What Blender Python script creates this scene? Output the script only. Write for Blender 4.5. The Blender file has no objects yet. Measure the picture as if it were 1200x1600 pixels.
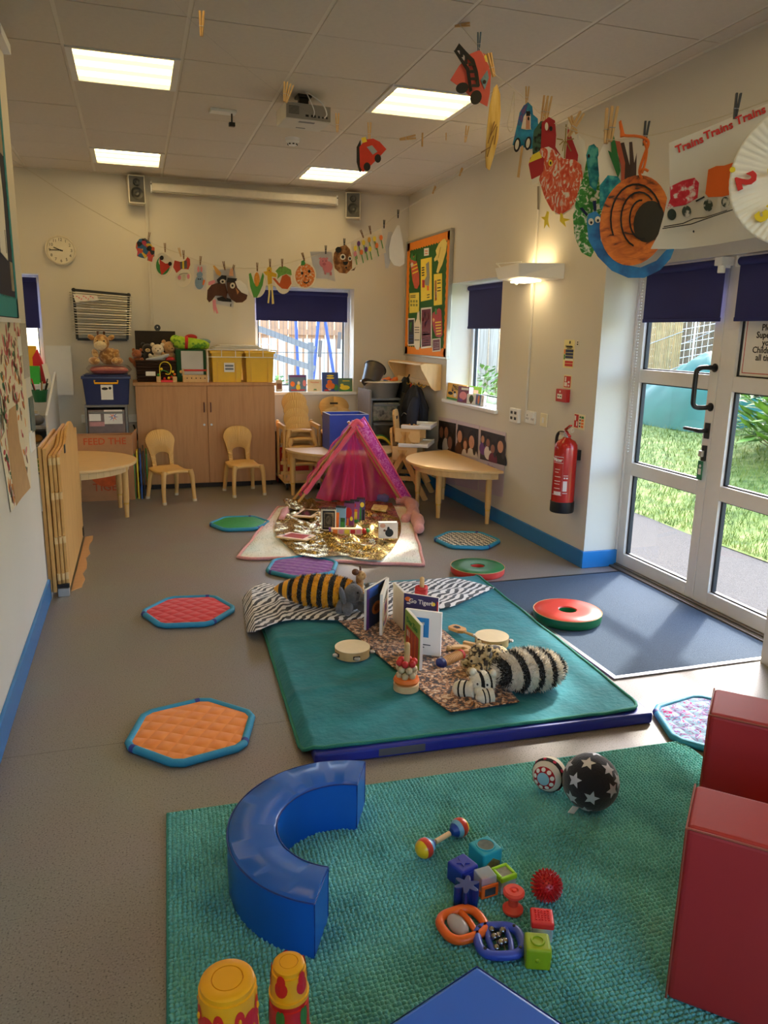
import bpy,bmesh,math,random
from mathutils import Vector,Matrix,Euler,noise
random.seed(7)
PI=math.pi
R_=math.radians
SC=bpy.context.scene
COL=SC.collection

# ------------------------------------------------------------------ camera
CAM=Vector((0,0,1.532))
FPX,YAW,PITCH,ROLL=1200.0,0.31013,-0.22684,0.01939
_f=Vector((math.sin(YAW)*math.cos(PITCH),math.cos(YAW)*math.cos(PITCH),math.sin(PITCH)))
_r=Vector((math.cos(YAW),-math.sin(YAW),0))
_u=_r.cross(_f)
CR=_r*math.cos(ROLL)+_u*math.sin(ROLL)
CU=-_r*math.sin(ROLL)+_u*math.cos(ROLL)
CF=_f
cam_d=bpy.data.cameras.new('camera')
cam_d.sensor_fit='HORIZONTAL'
cam_d.sensor_width=36.0
cam_d.lens=36.0*FPX/1200.0
cam_d.clip_start=0.05
cam_d.clip_end=300
cam=bpy.data.objects.new('camera',cam_d)
cam.matrix_world=Matrix(((CR.x,CU.x,-CF.x,CAM.x),(CR.y,CU.y,-CF.y,CAM.y),(CR.z,CU.z,-CF.z,CAM.z),(0,0,0,1)))
COL.objects.link(cam)
SC.camera=cam

# ------------------------------------------------------------------ light and exposure
SC.view_settings.view_transform='Standard'
SC.view_settings.look='None'
SC.view_settings.gamma=1.0
SC.view_settings.use_curve_mapping=False
SC.view_settings.exposure=1.05
SUN_DIR=Vector((-1.0,-0.81,-0.95)).normalized()
world=bpy.data.worlds.new('sky')
SC.world=world
world.use_nodes=True
wn=world.node_tree.nodes
sky=wn.new('ShaderNodeTexSky')
sky.sky_type='NISHITA'
sky.sun_disc=False
sky.sun_elevation=math.asin(-SUN_DIR.z)
sky.sun_rotation=math.atan2(-SUN_DIR.x,-SUN_DIR.y)
sky.air_density=1.0
sky.dust_density=1.5
sky.ozone_density=1.0
wn['Background'].inputs['Strength'].default_value=0.90
world.node_tree.links.new(sky.outputs['Color'],wn['Background'].inputs['Color'])
sun_d=bpy.data.lights.new('sun','SUN')
sun_d.energy=3.7
sun_d.angle=R_(3.0)
sun_d.color=(1.0,0.95,0.86)
sun_o=bpy.data.objects.new('sun',sun_d)
sun_o.rotation_euler=SUN_DIR.to_track_quat('-Z','Y').to_euler()
sun_o.location=(12,12,12)
COL.objects.link(sun_o)
LAMP_E=3.2 # emission of the ceiling panels

# ------------------------------------------------------------------ pixel to place
def ray(px,py):
    return CR*((px-600)/FPX)+CU*(-(py-800)/FPX)+CF
def FL(px,py,z=0.0):
    d=ray(px,py);return CAM+d*((z-CAM.z)/d.z)
def RW(px,py,x=2.845):
    d=ray(px,py);return CAM+d*(x/d.x)
def BW(px,py,y=8.21):
    d=ray(px,py);return CAM+d*(y/d.y)
def DP(px,py,depth):
    return CAM+ray(px,py)*depth
def PLN(px,py,p0,n):
    d=ray(px,py);return CAM+d*((p0-CAM).dot(n)/d.dot(n))

# ------------------------------------------------------------------ materials
def lin(c):
    o=[]
    for v in c[:3]:
        v=v/255.0
        o.append(v/12.92 if v<=0.04045 else((v+0.055)/1.055)**2.4)
    return(o[0],o[1],o[2],1.0)
MATS={}
def nodes_of(name):
    m=bpy.data.materials.new(name);m.use_nodes=True
    nt=m.node_tree
    return m,nt,nt.nodes,nt.links,nt.nodes['Principled BSDF']
def mat(name,rgb,rough=0.6,metal=0.0,var=0.06,vs=18.0,bump=0.0,bs=60.0,sheen=0.0,coat=0.0,spec=None,stretch=None,sub=0.0):
    if name in MATS:return MATS[name]
    m,nt,N,L,b=nodes_of(name)
    c=lin(rgb)
    b.inputs['Base Color'].default_value=c
    b.inputs['Roughness'].default_value=rough
    b.inputs['Metallic'].default_value=metal
    if sheen:b.inputs['Sheen Weight'].default_value=sheen
    if coat:b.inputs['Coat Weight'].default_value=coat
    if spec is not None:b.inputs['Specular IOR Level'].default_value=spec
    tc=N.new('ShaderNodeTexCoord')
    vec=tc.outputs['Object']
    if stretch:
        mp=N.new('ShaderNodeMapping');mp.inputs['Scale'].default_value=stretch
        L.new(vec,mp.inputs['Vector']);vec=mp.outputs['Vector']
    if var:
        nz=N.new('ShaderNodeTexNoise');nz.inputs['Scale'].default_value=vs;nz.inputs['Detail'].default_value=4
        L.new(vec,nz.inputs['Vector'])
        mx=N.new('ShaderNodeMix');mx.data_type='RGBA'
        mx.inputs['A'].default_value=tuple(max(0,v*(1-var*2))for v in c[:3])+(1,)
        mx.inputs['B'].default_value=tuple(min(1,v*(1+var*2))for v in c[:3])+(1,)
        L.new(nz.outputs['Fac'],mx.inputs['Factor'])
        L.new(mx.outputs['Result'],b.inputs['Base Color'])
    if bump:
        nb=N.new('ShaderNodeTexNoise');nb.inputs['Scale'].default_value=bs;nb.inputs['Detail'].default_value=3
        L.new(vec,nb.inputs['Vector'])
        bp=N.new('ShaderNodeBump');bp.inputs['Strength'].default_value=bump;bp.inputs['Distance'].default_value=0.01
        L.new(nb.outputs['Fac'],bp.inputs['Height']);L.new(bp.outputs['Normal'],b.inputs['Normal'])
    MATS[name]=m
    return m
def ramp_mat(name,stops,texture='noise',scale=10.0,rough=0.7,detail=3.0,distort=0.0,stretch=(1,1,1),rot=(0,0,0),interp='LINEAR',bump=0.0,metal=0.0,sheen=0.0,wave_dir='X',coords='Object'):
    """colour ramp over one procedural texture"""
    if name in MATS:return MATS[name]
    m,nt,N,L,b=nodes_of(name)
    tc=N.new('ShaderNodeTexCoord');mp=N.new('ShaderNodeMapping')
    mp.inputs['Scale'].default_value=stretch;mp.inputs['Rotation'].default_value=rot
    L.new(tc.outputs[coords],mp.inputs['Vector'])
    if texture=='noise':
        t=N.new('ShaderNodeTexNoise');t.inputs['Detail'].default_value=detail;t.inputs['Distortion'].default_value=distort;out=t.outputs['Fac']
    elif texture=='voronoi':
        t=N.new('ShaderNodeTexVoronoi');out=t.outputs['Distance']
    elif texture=='cells':
        t=N.new('ShaderNodeTexVoronoi');out=t.outputs['Color']
    elif texture=='checker':
        t=N.new('ShaderNodeTexChecker');t.inputs['Color1'].default_value=(0,0,0,1);t.inputs['Color2'].default_value=(1,1,1,1);out=t.outputs['Color']
    else:
        t=N.new('ShaderNodeTexWave');t.wave_type='BANDS';t.bands_direction=wave_dir
        t.inputs['Distortion'].default_value=distort;t.inputs['Detail'].default_value=detail;t.inputs['Detail Scale'].default_value=1.0;out=t.outputs['Fac']
    t.inputs['Scale'].default_value=scale
    L.new(mp.outputs['Vector'],t.inputs['Vector'])
    cr=N.new('ShaderNodeValToRGB');cr.color_ramp.interpolation=interp
    e=cr.color_ramp.elements
    while len(e)<len(stops):e.new(0.5)
    for i,(pos,c)in enumerate(stops):
        e[i].position=pos;e[i].color=lin(c)
    L.new(out,cr.inputs['Fac']);L.new(cr.outputs['Color'],b.inputs['Base Color'])
    b.inputs['Roughness'].default_value=rough;b.inputs['Metallic'].default_value=metal
    if sheen:b.inputs['Sheen Weight'].default_value=sheen
    if bump:
        bp=N.new('ShaderNodeBump');bp.inputs['Strength'].default_value=bump;bp.inputs['Distance'].default_value=0.01
        L.new(out,bp.inputs['Height']);L.new(bp.outputs['Normal'],b.inputs['Normal'])
    MATS[name]=m
    return m
def emis(name,rgb,strength):
    if name in MATS:return MATS[name]
    m,nt,N,L,b=nodes_of(name)
    b.inputs['Base Color'].default_value=lin(rgb)
    b.inputs['Emission Color'].default_value=lin(rgb)
    b.inputs['Emission Strength'].default_value=strength
    MATS[name]=m;return m
def glassy(name,tint=(255,255,255),reflect=0.08,rough=0.0):
    """clear sheet: transparent with a view-angle (Fresnel) gloss"""
    if name in MATS:return MATS[name]
    m,nt,N,L,b=nodes_of(name)
    N.remove(b)
    tr=N.new('ShaderNodeBsdfTransparent');tr.inputs['Color'].default_value=lin(tint)
    gl=N.new('ShaderNodeBsdfGlossy');gl.inputs['Roughness'].default_value=rough
    lw=N.new('ShaderNodeLayerWeight');lw.inputs['Blend'].default_value=0.5
    pw=N.new('ShaderNodeMath');pw.operation='POWER';pw.inputs[1].default_value=5
    fr=N.new('ShaderNodeMapRange');fr.inputs['To Min'].default_value=0.02;fr.inputs['To Max'].default_value=0.6
    L.new(lw.outputs['Facing'],pw.inputs[0]);L.new(pw.outputs[0],fr.inputs['Value'])
    mx=N.new('ShaderNodeMixShader')
    L.new(fr.outputs['Result'],mx.inputs['Fac']);L.new(tr.outputs['BSDF'],mx.inputs[1]);L.new(gl.outputs['BSDF'],mx.inputs[2])
    L.new(mx.outputs['Shader'],N['Material Output'].inputs['Surface'])
    MATS[name]=m;return m
def sheer(name,rgb,opacity,rough=0.5):
    if name in MATS:return MATS[name]
    m,nt,N,L,b=nodes_of(name)
    b.inputs['Base Color'].default_value=lin(rgb);b.inputs['Roughness'].default_value=rough
    b.inputs['Alpha'].default_value=opacity
    MATS[name]=m;return m

# ------------------------------------------------------------------ mesh builder
class MB:
    def __init__(s,m=None):
        s.v=[];s.f=[];s.mi=[];s.mats=[];s.cur=0;s.T=None
        if m:s.use(m)
    def use(s,m):
        if m not in s.mats:s.mats.append(m)
        s.cur=s.mats.index(m);return s
    def add(s,vs,fs):
        b=len(s.v)
        if s.T is not None:vs=[s.T@Vector(v)for v in vs]
        s.v+=[tuple(v)for v in vs]
        s.f+=[tuple(i+b for i in f)for f in fs]
        s.mi+=[s.cur]*len(fs);return s
    def bx(s,x0,x1,y0,y1,z0,z1):
        return s.add([(x0,y0,z0),(x1,y0,z0),(x1,y1,z0),(x0,y1,z0),(x0,y0,z1),(x1,y0,z1),(x1,y1,z1),(x0,y1,z1)],
                     [(3,2,1,0),(4,5,6,7),(0,1,5,4),(1,2,6,5),(2,3,7,6),(3,0,4,7)])
    def box(s,c,d,rot=(0,0,0)):
        M=Matrix.Translation(c)@Euler(rot).to_matrix().to_4x4()
        hx,hy,hz=d[0]/2,d[1]/2,d[2]/2
        vs=[M@Vector(q)for q in[(-hx,-hy,-hz),(hx,-hy,-hz),(hx,hy,-hz),(-hx,hy,-hz),(-hx,-hy,hz),(hx,-hy,hz),(hx,hy,hz),(-hx,hy,hz)]]
        return s.add(vs,[(3,2,1,0),(4,5,6,7),(0,1,5,4),(1,2,6,5),(2,3,7,6),(3,0,4,7)])
    def bar(s,p,q,w,t,up=(0,0,1)):
        """square bar from p to q, w wide (sideways) and t thick (along up)"""
        p=Vector(p);q=Vector(q);d=(q-p).normalized();up=Vector(up)
        sd=d.cross(up)
        if sd.length<1e-4:sd=d.cross(Vector((1,0,0)))
        sd.normalize();u2=sd.cross(d)
        a=sd*(w/2);b=u2*(t/2)
        return s.add([p-a-b,p+a-b,p+a+b,p-a+b,q-a-b,q+a-b,q+a+b,q-a+b],
                     [(0,1,2,3),(7,6,5,4),(1,0,4,5),(2,1,5,6),(3,2,6,7),(0,3,7,4)])
    def tube(s,pts,r,n=8,closed=False,caps=True):
        pts=[Vector(p)for p in pts];k=len(pts)
        rs=r if isinstance(r,(list,tuple))else[r]*k
        vs=[];fs=[];prev=None
        for i,p in enumerate(pts):
            a=pts[i-1]if(i>0 or closed)else p
            b=pts[(i+1)%k]if(i<k-1 or closed)else p
            d=(b-a).normalized()if(b-a).length>1e-9 else Vector((0,0,1))
            if prev is None:
                x=d.cross(Vector((0,0,1)))
                if x.length<1e-3:x=d.cross(Vector((1,0,0)))
            else:
                x=prev-d*prev.dot(d)
            x.normalize();prev=x;y=d.cross(x)
            for j in range(n):
                t=2*PI*j/n
                vs.append(p+x*(rs[i]*math.cos(t))+y*(rs[i]*math.sin(t)))
        for i in range(k if closed else k-1):
            i2=(i+1)%k
            for j in range(n):
                j2=(j+1)%n
                fs.append((i*n+j,i*n+j2,i2*n+j2,i2*n+j))
        if caps and not closed:
            fs.append(tuple(range(n-1,-1,-1)));fs.append(tuple((k-1)*n+j for j in range(n)))
        return s.add(vs,fs)
    def cyl(s,p,q,r,r2=None,n=16):
        return s.tube([p,q],[r,r if r2 is None else r2],n)
    def lathe(s,prof,n=24,c=(0,0,0),M=None,caps=True):
        vs=[];fs=[];k=len(prof)
        for rr,z in prof:
            for j in range(n):
                t=2*PI*j/n
                p=Vector((rr*math.cos(t),rr*math.sin(t),z))
                vs.append((M@p if M is not None else p)+Vector(c))
        for i in range(k-1):
            for j in range(n):
                j2=(j+1)%n
                fs.append((i*n+j,i*n+j2,(i+1)*n+j2,(i+1)*n+j))
        if caps:
            if prof[0][0]>1e-6:fs.append(tuple(range(n-1,-1,-1)))
            if prof[-1][0]>1e-6:fs.append(tuple((k-1)*n+j for j in range(n)))
        return s.add(vs,fs)
    def ball(s,c,r,n=14,m=9,rot=None):
        rx,ry,rz=r if isinstance(r,(tuple,list))else(r,r,r)
        M=Euler(rot).to_matrix()if rot else Matrix.Identity(3)
        c=Vector(c);vs=[c+M@Vector((0,0,-rz))];fs=[]
        for i in range(1,m):
            ph=-PI/2+PI*i/m
            for j in range(n):
                t=2*PI*j/n
                vs.append(c+M@Vector((rx*math.cos(ph)*math.cos(t),ry*math.cos(ph)*math.sin(t),rz*math.sin(ph))))
        vs.append(c+M@Vector((0,0,rz)))
        for j in range(n):
            j2=(j+1)%n
            fs.append((0,1+j2,1+j));fs.append((len(vs)-1,1+(m-2)*n+j,1+(m-2)*n+j2))
            for i in range(m-2):
                a=1+i*n
                fs.append((a+j,a+j2,a+n+j2,a+n+j))
        return s.add(vs,fs)
    def poly(s,pts,n,t):
        """flat outline pts (3D, coplanar), extruded by t along the vector n"""
        pts=[Vector(p)for p in pts];n=Vector(n).normalized()
        nor=Vector((0,0,0))
        for i in range(len(pts)):nor+=pts[i].cross(pts[(i+1)%len(pts)])
        if nor.dot(n)<0:pts=pts[::-1]
        k=len(pts)
        vs=pts+[p+n*t for p in pts]
        fs=[tuple(range(k-1,-1,-1)),tuple(range(k,2*k))]
        fs+=[(i,(i+1)%k,k+(i+1)%k,k+i)for i in range(k)]
        return s.add(vs,fs)
    def grid(s,nx,ny,fn,flip=False):
        vs=[fn(i/nx,j/ny)for j in range(ny+1)for i in range(nx+1)]
        fs=[]
        for j in range(ny):
            for i in range(nx):
                a=j*(nx+1)+i
                q=(a,a+1,a+nx+2,a+nx+1)
                fs.append(q[::-1]if flip else q)
        return s.add(vs,fs)
    def build(s,name,parent=None,org=None,smooth=None,bevel=0.0,seg=2,solid=0.0,sub=0,world=False,off=-1.0):
        vs=s.v
        if parent is not None and world:
            Mi=Matrix.LocRotScale(parent.location,parent.rotation_euler,None).inverted()
            vs=[Mi@Vector(v)for v in vs]
        if org is not None:
            o=Vector(org);vs=[Vector(v)-o for v in vs]
        me=bpy.data.meshes.new(name)
        me.from_pydata([tuple(v)for v in vs],[],s.f)
        for m in s.mats:me.materials.append(m)
        if len(s.mats)>1:me.polygons.foreach_set('material_index',s.mi)
        me.update()
        if smooth:
            me.polygons.foreach_set('use_smooth',[True]*len(me.polygons))
            me.set_sharp_from_angle(angle=R_(smooth))
        ob=bpy.data.objects.new(name,me);COL.objects.link(ob)
        if org is not None:ob.location=org
        if parent is not None:ob.parent=parent
        if solid:
            md=ob.modifiers.new('solid','SOLIDIFY');md.thickness=solid;md.offset=off
        if bevel:
            md=ob.modifiers.new('bevel','BEVEL');md.width=bevel;md.segments=seg;md.limit_method='ANGLE';md.angle_limit=R_(40)
        if sub:
            md=ob.modifiers.new('sub','SUBSURF');md.levels=sub;md.render_levels=sub
        return ob
def tag(o,label=None,cat=None,group=None,kind=None):
    if label:o['label']=label
    if cat:o['category']=cat
    if group:o['group']=group
    if kind:o['kind']=kind
    return o
def thing(name,label,cat,loc=(0,0,0),rz=0.0,group=None,rot=None):
    o=bpy.data.objects.new(name,None);o.empty_display_size=0.05;COL.objects.link(o)
    o.location=loc;o.rotation_euler=rot if rot else(0,0,rz)
    return tag(o,label,cat,group)
def struct_empty(name,loc=(0,0,0)):
    o=bpy.data.objects.new(name,None);o.empty_display_size=0.05;COL.objects.link(o);o.location=loc
    o['kind']='structure';return o
def copy_tree(o,parent=None):
    c=o.copy();COL.objects.link(c)
    if parent is not None:c.parent=parent
    for ch in list(o.children):copy_tree(ch,c)
    return c
def bez(ps,n=10):
    """smooth curve through points (Catmull-Rom)"""
    ps=[Vector(p)for p in ps];out=[]
    for i in range(len(ps)-1):
        p0=ps[max(i-1,0)];p1=ps[i];p2=ps[i+1];p3=ps[min(i+2,len(ps)-1)]
        for k in range(n):
            t=k/n
            out.append(0.5*((2*p1)+(p2-p0)*t+(2*p0-5*p1+4*p2-p3)*t*t+(3*p1-p0-3*p2+p3)*t**3))
    out.append(ps[-1]);return out
_fonts={}
def lettering(name,text,M,size,m,parent=None,align='CENTER',ext=0.0006,world=True,bold=0.0):
    """flat letters as a mesh; M places the text plane (x right, y up, z out of the surface)"""
    cu=bpy.data.curves.new(name,'FONT');cu.body=text;cu.size=size;cu.align_x=align;cu.align_y='CENTER'
    cu.extrude=ext;cu.resolution_u=2;cu.offset=bold
    tmp=bpy.data.objects.new(name+'_tmp',cu);COL.objects.link(tmp)
    dg=bpy.context.evaluated_depsgraph_get()
    me=bpy.data.meshes.new_from_object(tmp.evaluated_get(dg));me.name=name
    bpy.data.objects.remove(tmp);bpy.data.curves.remove(cu)
    if parent is not None and world:
        M=Matrix.LocRotScale(parent.location,parent.rotation_euler,None).inverted()@M
    me.transform(M);me.materials.clear();me.materials.append(m)
    ob=bpy.data.objects.new(name,me);COL.objects.link(ob)
    if parent is not None:ob.parent=parent
    return ob
def frame_M(o,xdir,ydir):
    x=Vector(xdir).normalized();y=Vector(ydir).normalized();z=x.cross(y)
    return Matrix(((x.x,y.x,z.x,o[0]),(x.y,y.y,z.y,o[1]),(x.z,y.z,z.z,o[2]),(0,0,0,1)))
def nz(x,y,z=0.0):return noise.noise(Vector((x,y,z)))

# ------------------------------------------------------------------ palette
WALL=mat('wall_paint',(214,208,197),0.7,var=0.02,vs=3,bump=0.05,bs=120)
WHITE=mat('white_plastic',(236,236,234),0.4,var=0.01)
WHITEM=mat('white_metal',(226,226,224),0.35,var=0.02)
TILE=mat('ceiling_tile',(214,205,192),0.9,var=0.03,vs=40,bump=0.15,bs=250)
TBAR=mat('grid_bar_white',(226,219,206),0.5,var=0.01)
BLUEP=mat('blue_gloss_paint',(38,122,190),0.25,var=0.03)
BLACK=mat('black_plastic',(22,22,24),0.4,var=0.05)
GREY=mat('grey_plastic',(120,120,120),0.5,var=0.04)
NAVY=mat('navy_blind',(34,38,104),0.8,var=0.04,vs=200,bump=0.1,bs=400)
BEECH=mat('beech',(206,158,92),0.45,var=0.09,vs=6,stretch=(2,2,14))
BEECHL=mat('pale_beech',(226,188,130),0.4,var=0.06,vs=5,stretch=(10,2,2))
PLY=mat('plywood',(222,176,106),0.4,var=0.04,vs=3,stretch=(8,8,1))
CABW=ramp_mat('cabinet_beech',[(0.3,(176,122,70)),(0.55,(192,138,84)),(0.75,(182,128,74))],'noise',3.0,0.5,6,0.3,(9,9,0.7))
PINE=ramp_mat('pine',[(0.3,(190,138,72)),(0.5,(214,166,96)),(0.7,(200,148,80))],'noise',3.0,0.55,5,0.6,(12,12,1.0))
PEGW=mat('peg_wood',(206,166,108),0.6,var=0.1,vs=40)
STEEL=mat('steel',(200,198,194),0.36,metal=0.75,var=0.03)
PAPER=mat('paper',(236,232,224),0.85,var=0.02)
CARD=mat('cardboard',(196,150,98),0.85,var=0.06)
TEAL=mat('teal_binding',(44,146,186),0.6,var=0.05,bump=0.15,bs=120)
INK=mat('black_ink',(28,26,28),0.7,var=0.02)
REDI=mat('red_print',(196,40,36),0.6,var=0.03)
YELI=mat('yellow_print',(244,214,56),0.6,var=0.03)
GRNI=mat('green_print',(58,140,62),0.6,var=0.05)
BLUI=mat('blue_print',(52,96,176),0.6,var=0.05)
ORGI=mat('orange_print',(236,120,40),0.6,var=0.05)
PNKI=mat('pink_print',(228,140,150),0.6,var=0.05)
PURI=mat('purple_print',(110,60,130),0.6,var=0.05)
BRNI=mat('brown_print',(96,58,36),0.7,var=0.15,vs=30)
SKIN=mat('printed_skin',(206,150,120),0.7,var=0.08)
GLASS=glassy('window_glass')
# ================================================================== THE ROOM
ZC=2.971
def struct(o):o['kind']='structure';return o
FLOORM=None
def floor_material():
    m,nt,N,L,b=nodes_of('speckled_vinyl')
    tc=N.new('ShaderNodeTexCoord')
    v1=N.new('ShaderNodeTexNoise');v1.inputs['Scale'].default_value=190;v1.inputs['Detail'].default_value=2
    r1=N.new('ShaderNodeValToRGB');e=r1.color_ramp.elements
    e[0].position=0.33;e[0].color=lin((86,80,74));e[1].position=0.40;e[1].color=lin((140,133,125))
    e2=e.new(0.64);e2.color=lin((146,139,131));e3=e.new(0.72);e3.color=lin((168,162,154))
    v2=N.new('ShaderNodeTexNoise');v2.inputs['Scale'].default_value=2.2;v2.inputs['Detail'].default_value=5
    mx=N.new('ShaderNodeMix');mx.data_type='RGBA';mx.blend_type='MULTIPLY';mx.inputs['Factor'].default_value=0.25
    L.new(tc.outputs['Object'],v1.inputs['Vector']);L.new(tc.outputs['Object'],v2.inputs['Vector'])
    L.new(v1.outputs['Fac'],r1.inputs['Fac']);L.new(r1.outputs['Color'],mx.inputs['A']);L.new(v2.outputs['Color'],mx.inputs['B'])
    L.new(mx.outputs['Result'],b.inputs['Base Color'])
    rr=N.new('ShaderNodeMapRange');rr.inputs['To Min'].default_value=0.32;rr.inputs['To Max'].default_value=0.5
    L.new(v2.outputs['Fac'],rr.inputs['Value']);L.new(rr.outputs['Result'],b.inputs['Roughness'])
    return m
FLOORM=floor_material()
# floor laid in two sheets with a welded seam across the room at y = 2.82
fl=struct_empty('floor')
for y0,y1 in((-2.0,2.818),(2.821,8.21)):
    MB(FLOORM).bx(-2.4,3.1 if y0<0 else 3.1,y0,y1,-0.05,0).build('vinyl_sheet',fl)
MB(mat('seam_weld',(96,92,88),0.5)).bx(-2.4,3.1,2.818,2.821,-0.05,-0.0004).build('seam',fl)

XR,YB,XL=2.845,8.21,-0.555
YE=4.395 # corner where the right wall turns into the door recess
w=MB(WALL)
# wall_back with two window openings
def wall_holes(mb,a0,a1,holes,z1,fn):
    """solid wall along a with rectangular holes [(a,b,z0,z1)]; fn(a0,a1,z0,z1) adds a box"""
    x=a0
    for(h0,h1,z0,zt)in sorted(holes):
        if h0>x:fn(x,h0,0,z1)
        if z0>0:fn(h0,h1,0,z0)
        fn(h0,h1,zt,z1);x=h1
    if x<a1:fn(x,a1,0,z1)
W1=(1.19,2.25,0.915,2.0);W3=(-1.75,-0.845,1.0,2.03);W2=(5.86,6.99,0.935,2.01)
wall_holes(w,-2.4,3.2,[W1,W3],ZC+0.1,lambda a,b,c,d:w.bx(a,b,YB,YB+0.28,c,d))
struct(w.build('wall_back'))
w=MB(WALL)
wall_holes(w,YE,YB,[W2],ZC+0.1,lambda a,b,c,d:w.bx(XR,XR+0.32,a,b,c,d))
w.bx(XR,XR+0.32,2.78,YE,2.075,ZC+0.1) # over the door
w.bx(XR,XR+0.32,-2.0,2.78,0,ZC+0.1)
struct(w.build('wall_right'))
w=MB(WALL).bx(XL-0.2,XL,-2.0,4.62,0,ZC+0.1)
struct(w.build('wall_left',bevel=0.004))
struct(MB(WALL).bx(-2.4,XL-0.2,4.5,4.62,0,ZC+0.1).build('wall_alcove'))
struct(MB(WALL).bx(-2.5,-2.4,4.5,YB,0,ZC+0.1).build('wall_far_left'))
w=MB(WALL)
W4_FILL=(-.35,1.05,.9,2.3);W5_FILL=(1.25,2.65,.9,2.3)  # unseen windows added behind the camera for cool daylight fill
wall_holes(w,XL-.2,XR+.3,[W4_FILL,W5_FILL],ZC+.1,lambda a,b,c,d:w.bx(a,b,-2.12,-2.0,c,d))
struct(w.build('wall_front'))
# skirting
struct(MB(BLUEP).bx(XR-0.016,XR,YE+0.0,8.2,0,0.118).build('baseboard_right',bevel=0.004))
struct(MB(BLUEP).bx(XR-0.016,3.10,YE-0.016,YE,0,0.118).build('baseboard_recess',bevel=0.004))
struct(MB(BLUEP).bx(XL,XL+0.016,-2.0,4.62,0,0.118).build('baseboard_left',bevel=0.004))
struct(MB(BLUEP).bx(-2.4,XR,YB-0.016,YB,0,0.118).build('baseboard_back',bevel=0.004))

# ceiling: slab, tiles, bars
cl=struct_empty('ceiling',(0,0,ZC))
MB(TILE).bx(-2.4,3.2,-2.1,YB+0.2,0.012,0.1).build('ceiling_slab',cl)
GX=[-0.2829+0.6*k for k in range(-4,6)]
GY=[8.33-0.6*k for k in range(0,17)]
LIGHTS={(i,j)for i in(0,3)for j in(1,5,9,13)}|{(-3,1),(-3,5)}
tile_cache={}
cols=[(-2.4,GX[0])]+[(GX[i],GX[i+1])for i in range(len(GX)-1)]+[(GX[-1],XR)]
for a,b in cols:
    for k in range(len(GY)):
        y1=min(GY[k],YB);y0=GY[k+1]if k+1<len(GY)else-2.0
        if y1<0.4:continue
        if b<XL and y0<4.6:continue
        ci=round((a+0.2829)/0.6)
        if(ci,k)in LIGHTS and abs(b-a-0.6)<0.01:continue
        w_,h_=round(b-a-0.022,3),round(y1-y0-0.007,3)
        if w_<0.03 or h_<0.03:continue
        key=(w_,h_)
        if key not in tile_cache:
            o=MB(TILE).bx(-w_/2,w_/2,-h_/2,h_/2,-0.004,0.012).build('ceiling_tile',cl)
            tile_cache[key]=o
        else:
            o=tile_cache[key].copy();COL.objects.link(o);o.parent=cl
        o.location=((a+b)/2,(y0+y1)/2,random.uniform(-0.001,0.001))
for gx in GX:
    y0=4.62 if gx<XL else-2.0
    MB(TBAR).bx(gx-0.011,gx+0.011,y0,YB,0.001,0.011).build('grid_bar',cl)
MB(TBAR).bx(XR-0.022,XR,-2,YB,-0.008,0.0).build('edge_trim',cl)
MB(TBAR).bx(-2.4,XR,YB-0.022,YB,-0.008,0.0).build('edge_trim',cl)

# ceiling lights
DIFF=emis('lamp_louvre',(255,214,116),LAMP_E*0.62)
TUBE=emis('lamp_tube',(255,236,188),LAMP_E*1.7)
def ceiling_light(i,k,label):
    x0=-0.2829+0.6*i;y1=8.33-0.6*k;y0=y1-0.6
    t=thing('ceiling_light',label,'ceiling light',(x0+0.3,(y0+y1)/2,ZC),0,'square light panels in the ceiling grid')
    f=MB(WHITEM)
    f.bx(-0.295,0.295,-0.295,-0.278,-0.012,0.03).bx(-0.295,0.295,0.278,0.295,-0.012,0.03)
    f.bx(-0.295,-0.258,-0.278,0.278,-0.012,0.03).bx(0.258,0.295,-0.278,0.278,-0.012,0.03)
    f.build('frame',t,bevel=0.002)
    for c in(-0.185,0.0,0.185):
        m=MB(DIFF)
        for s in(-1,1):
            m.add([(-0.258,c,0.012),(0.258,c,0.012),(0.258,c+s*0.0925,-0.004),(-0.258,c+s*0.0925,-0.004)],[(0,1,2,3)if s<0 else(3,2,1,0)])
        m.build('louvre',t)
        MB(TUBE).tube([(-0.25,c,0.006),(0.25,c,0.006)],0.014,8).build('tube',t,smooth=60)
for(i,k)in sorted(LIGHTS):
    lab={(0,5):'glowing square ceiling light nearest the top left of the picture',(0,1):'glowing ceiling light above the left wall speaker',
           (3,5):'glowing ceiling light right of the projector, beside the hanging fire engine',(3,1):'glowing ceiling light above the right wall speaker'}.get((i,k),'square ceiling light panel beyond the edges of the picture')
    ceiling_light(i,k,lab)

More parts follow.
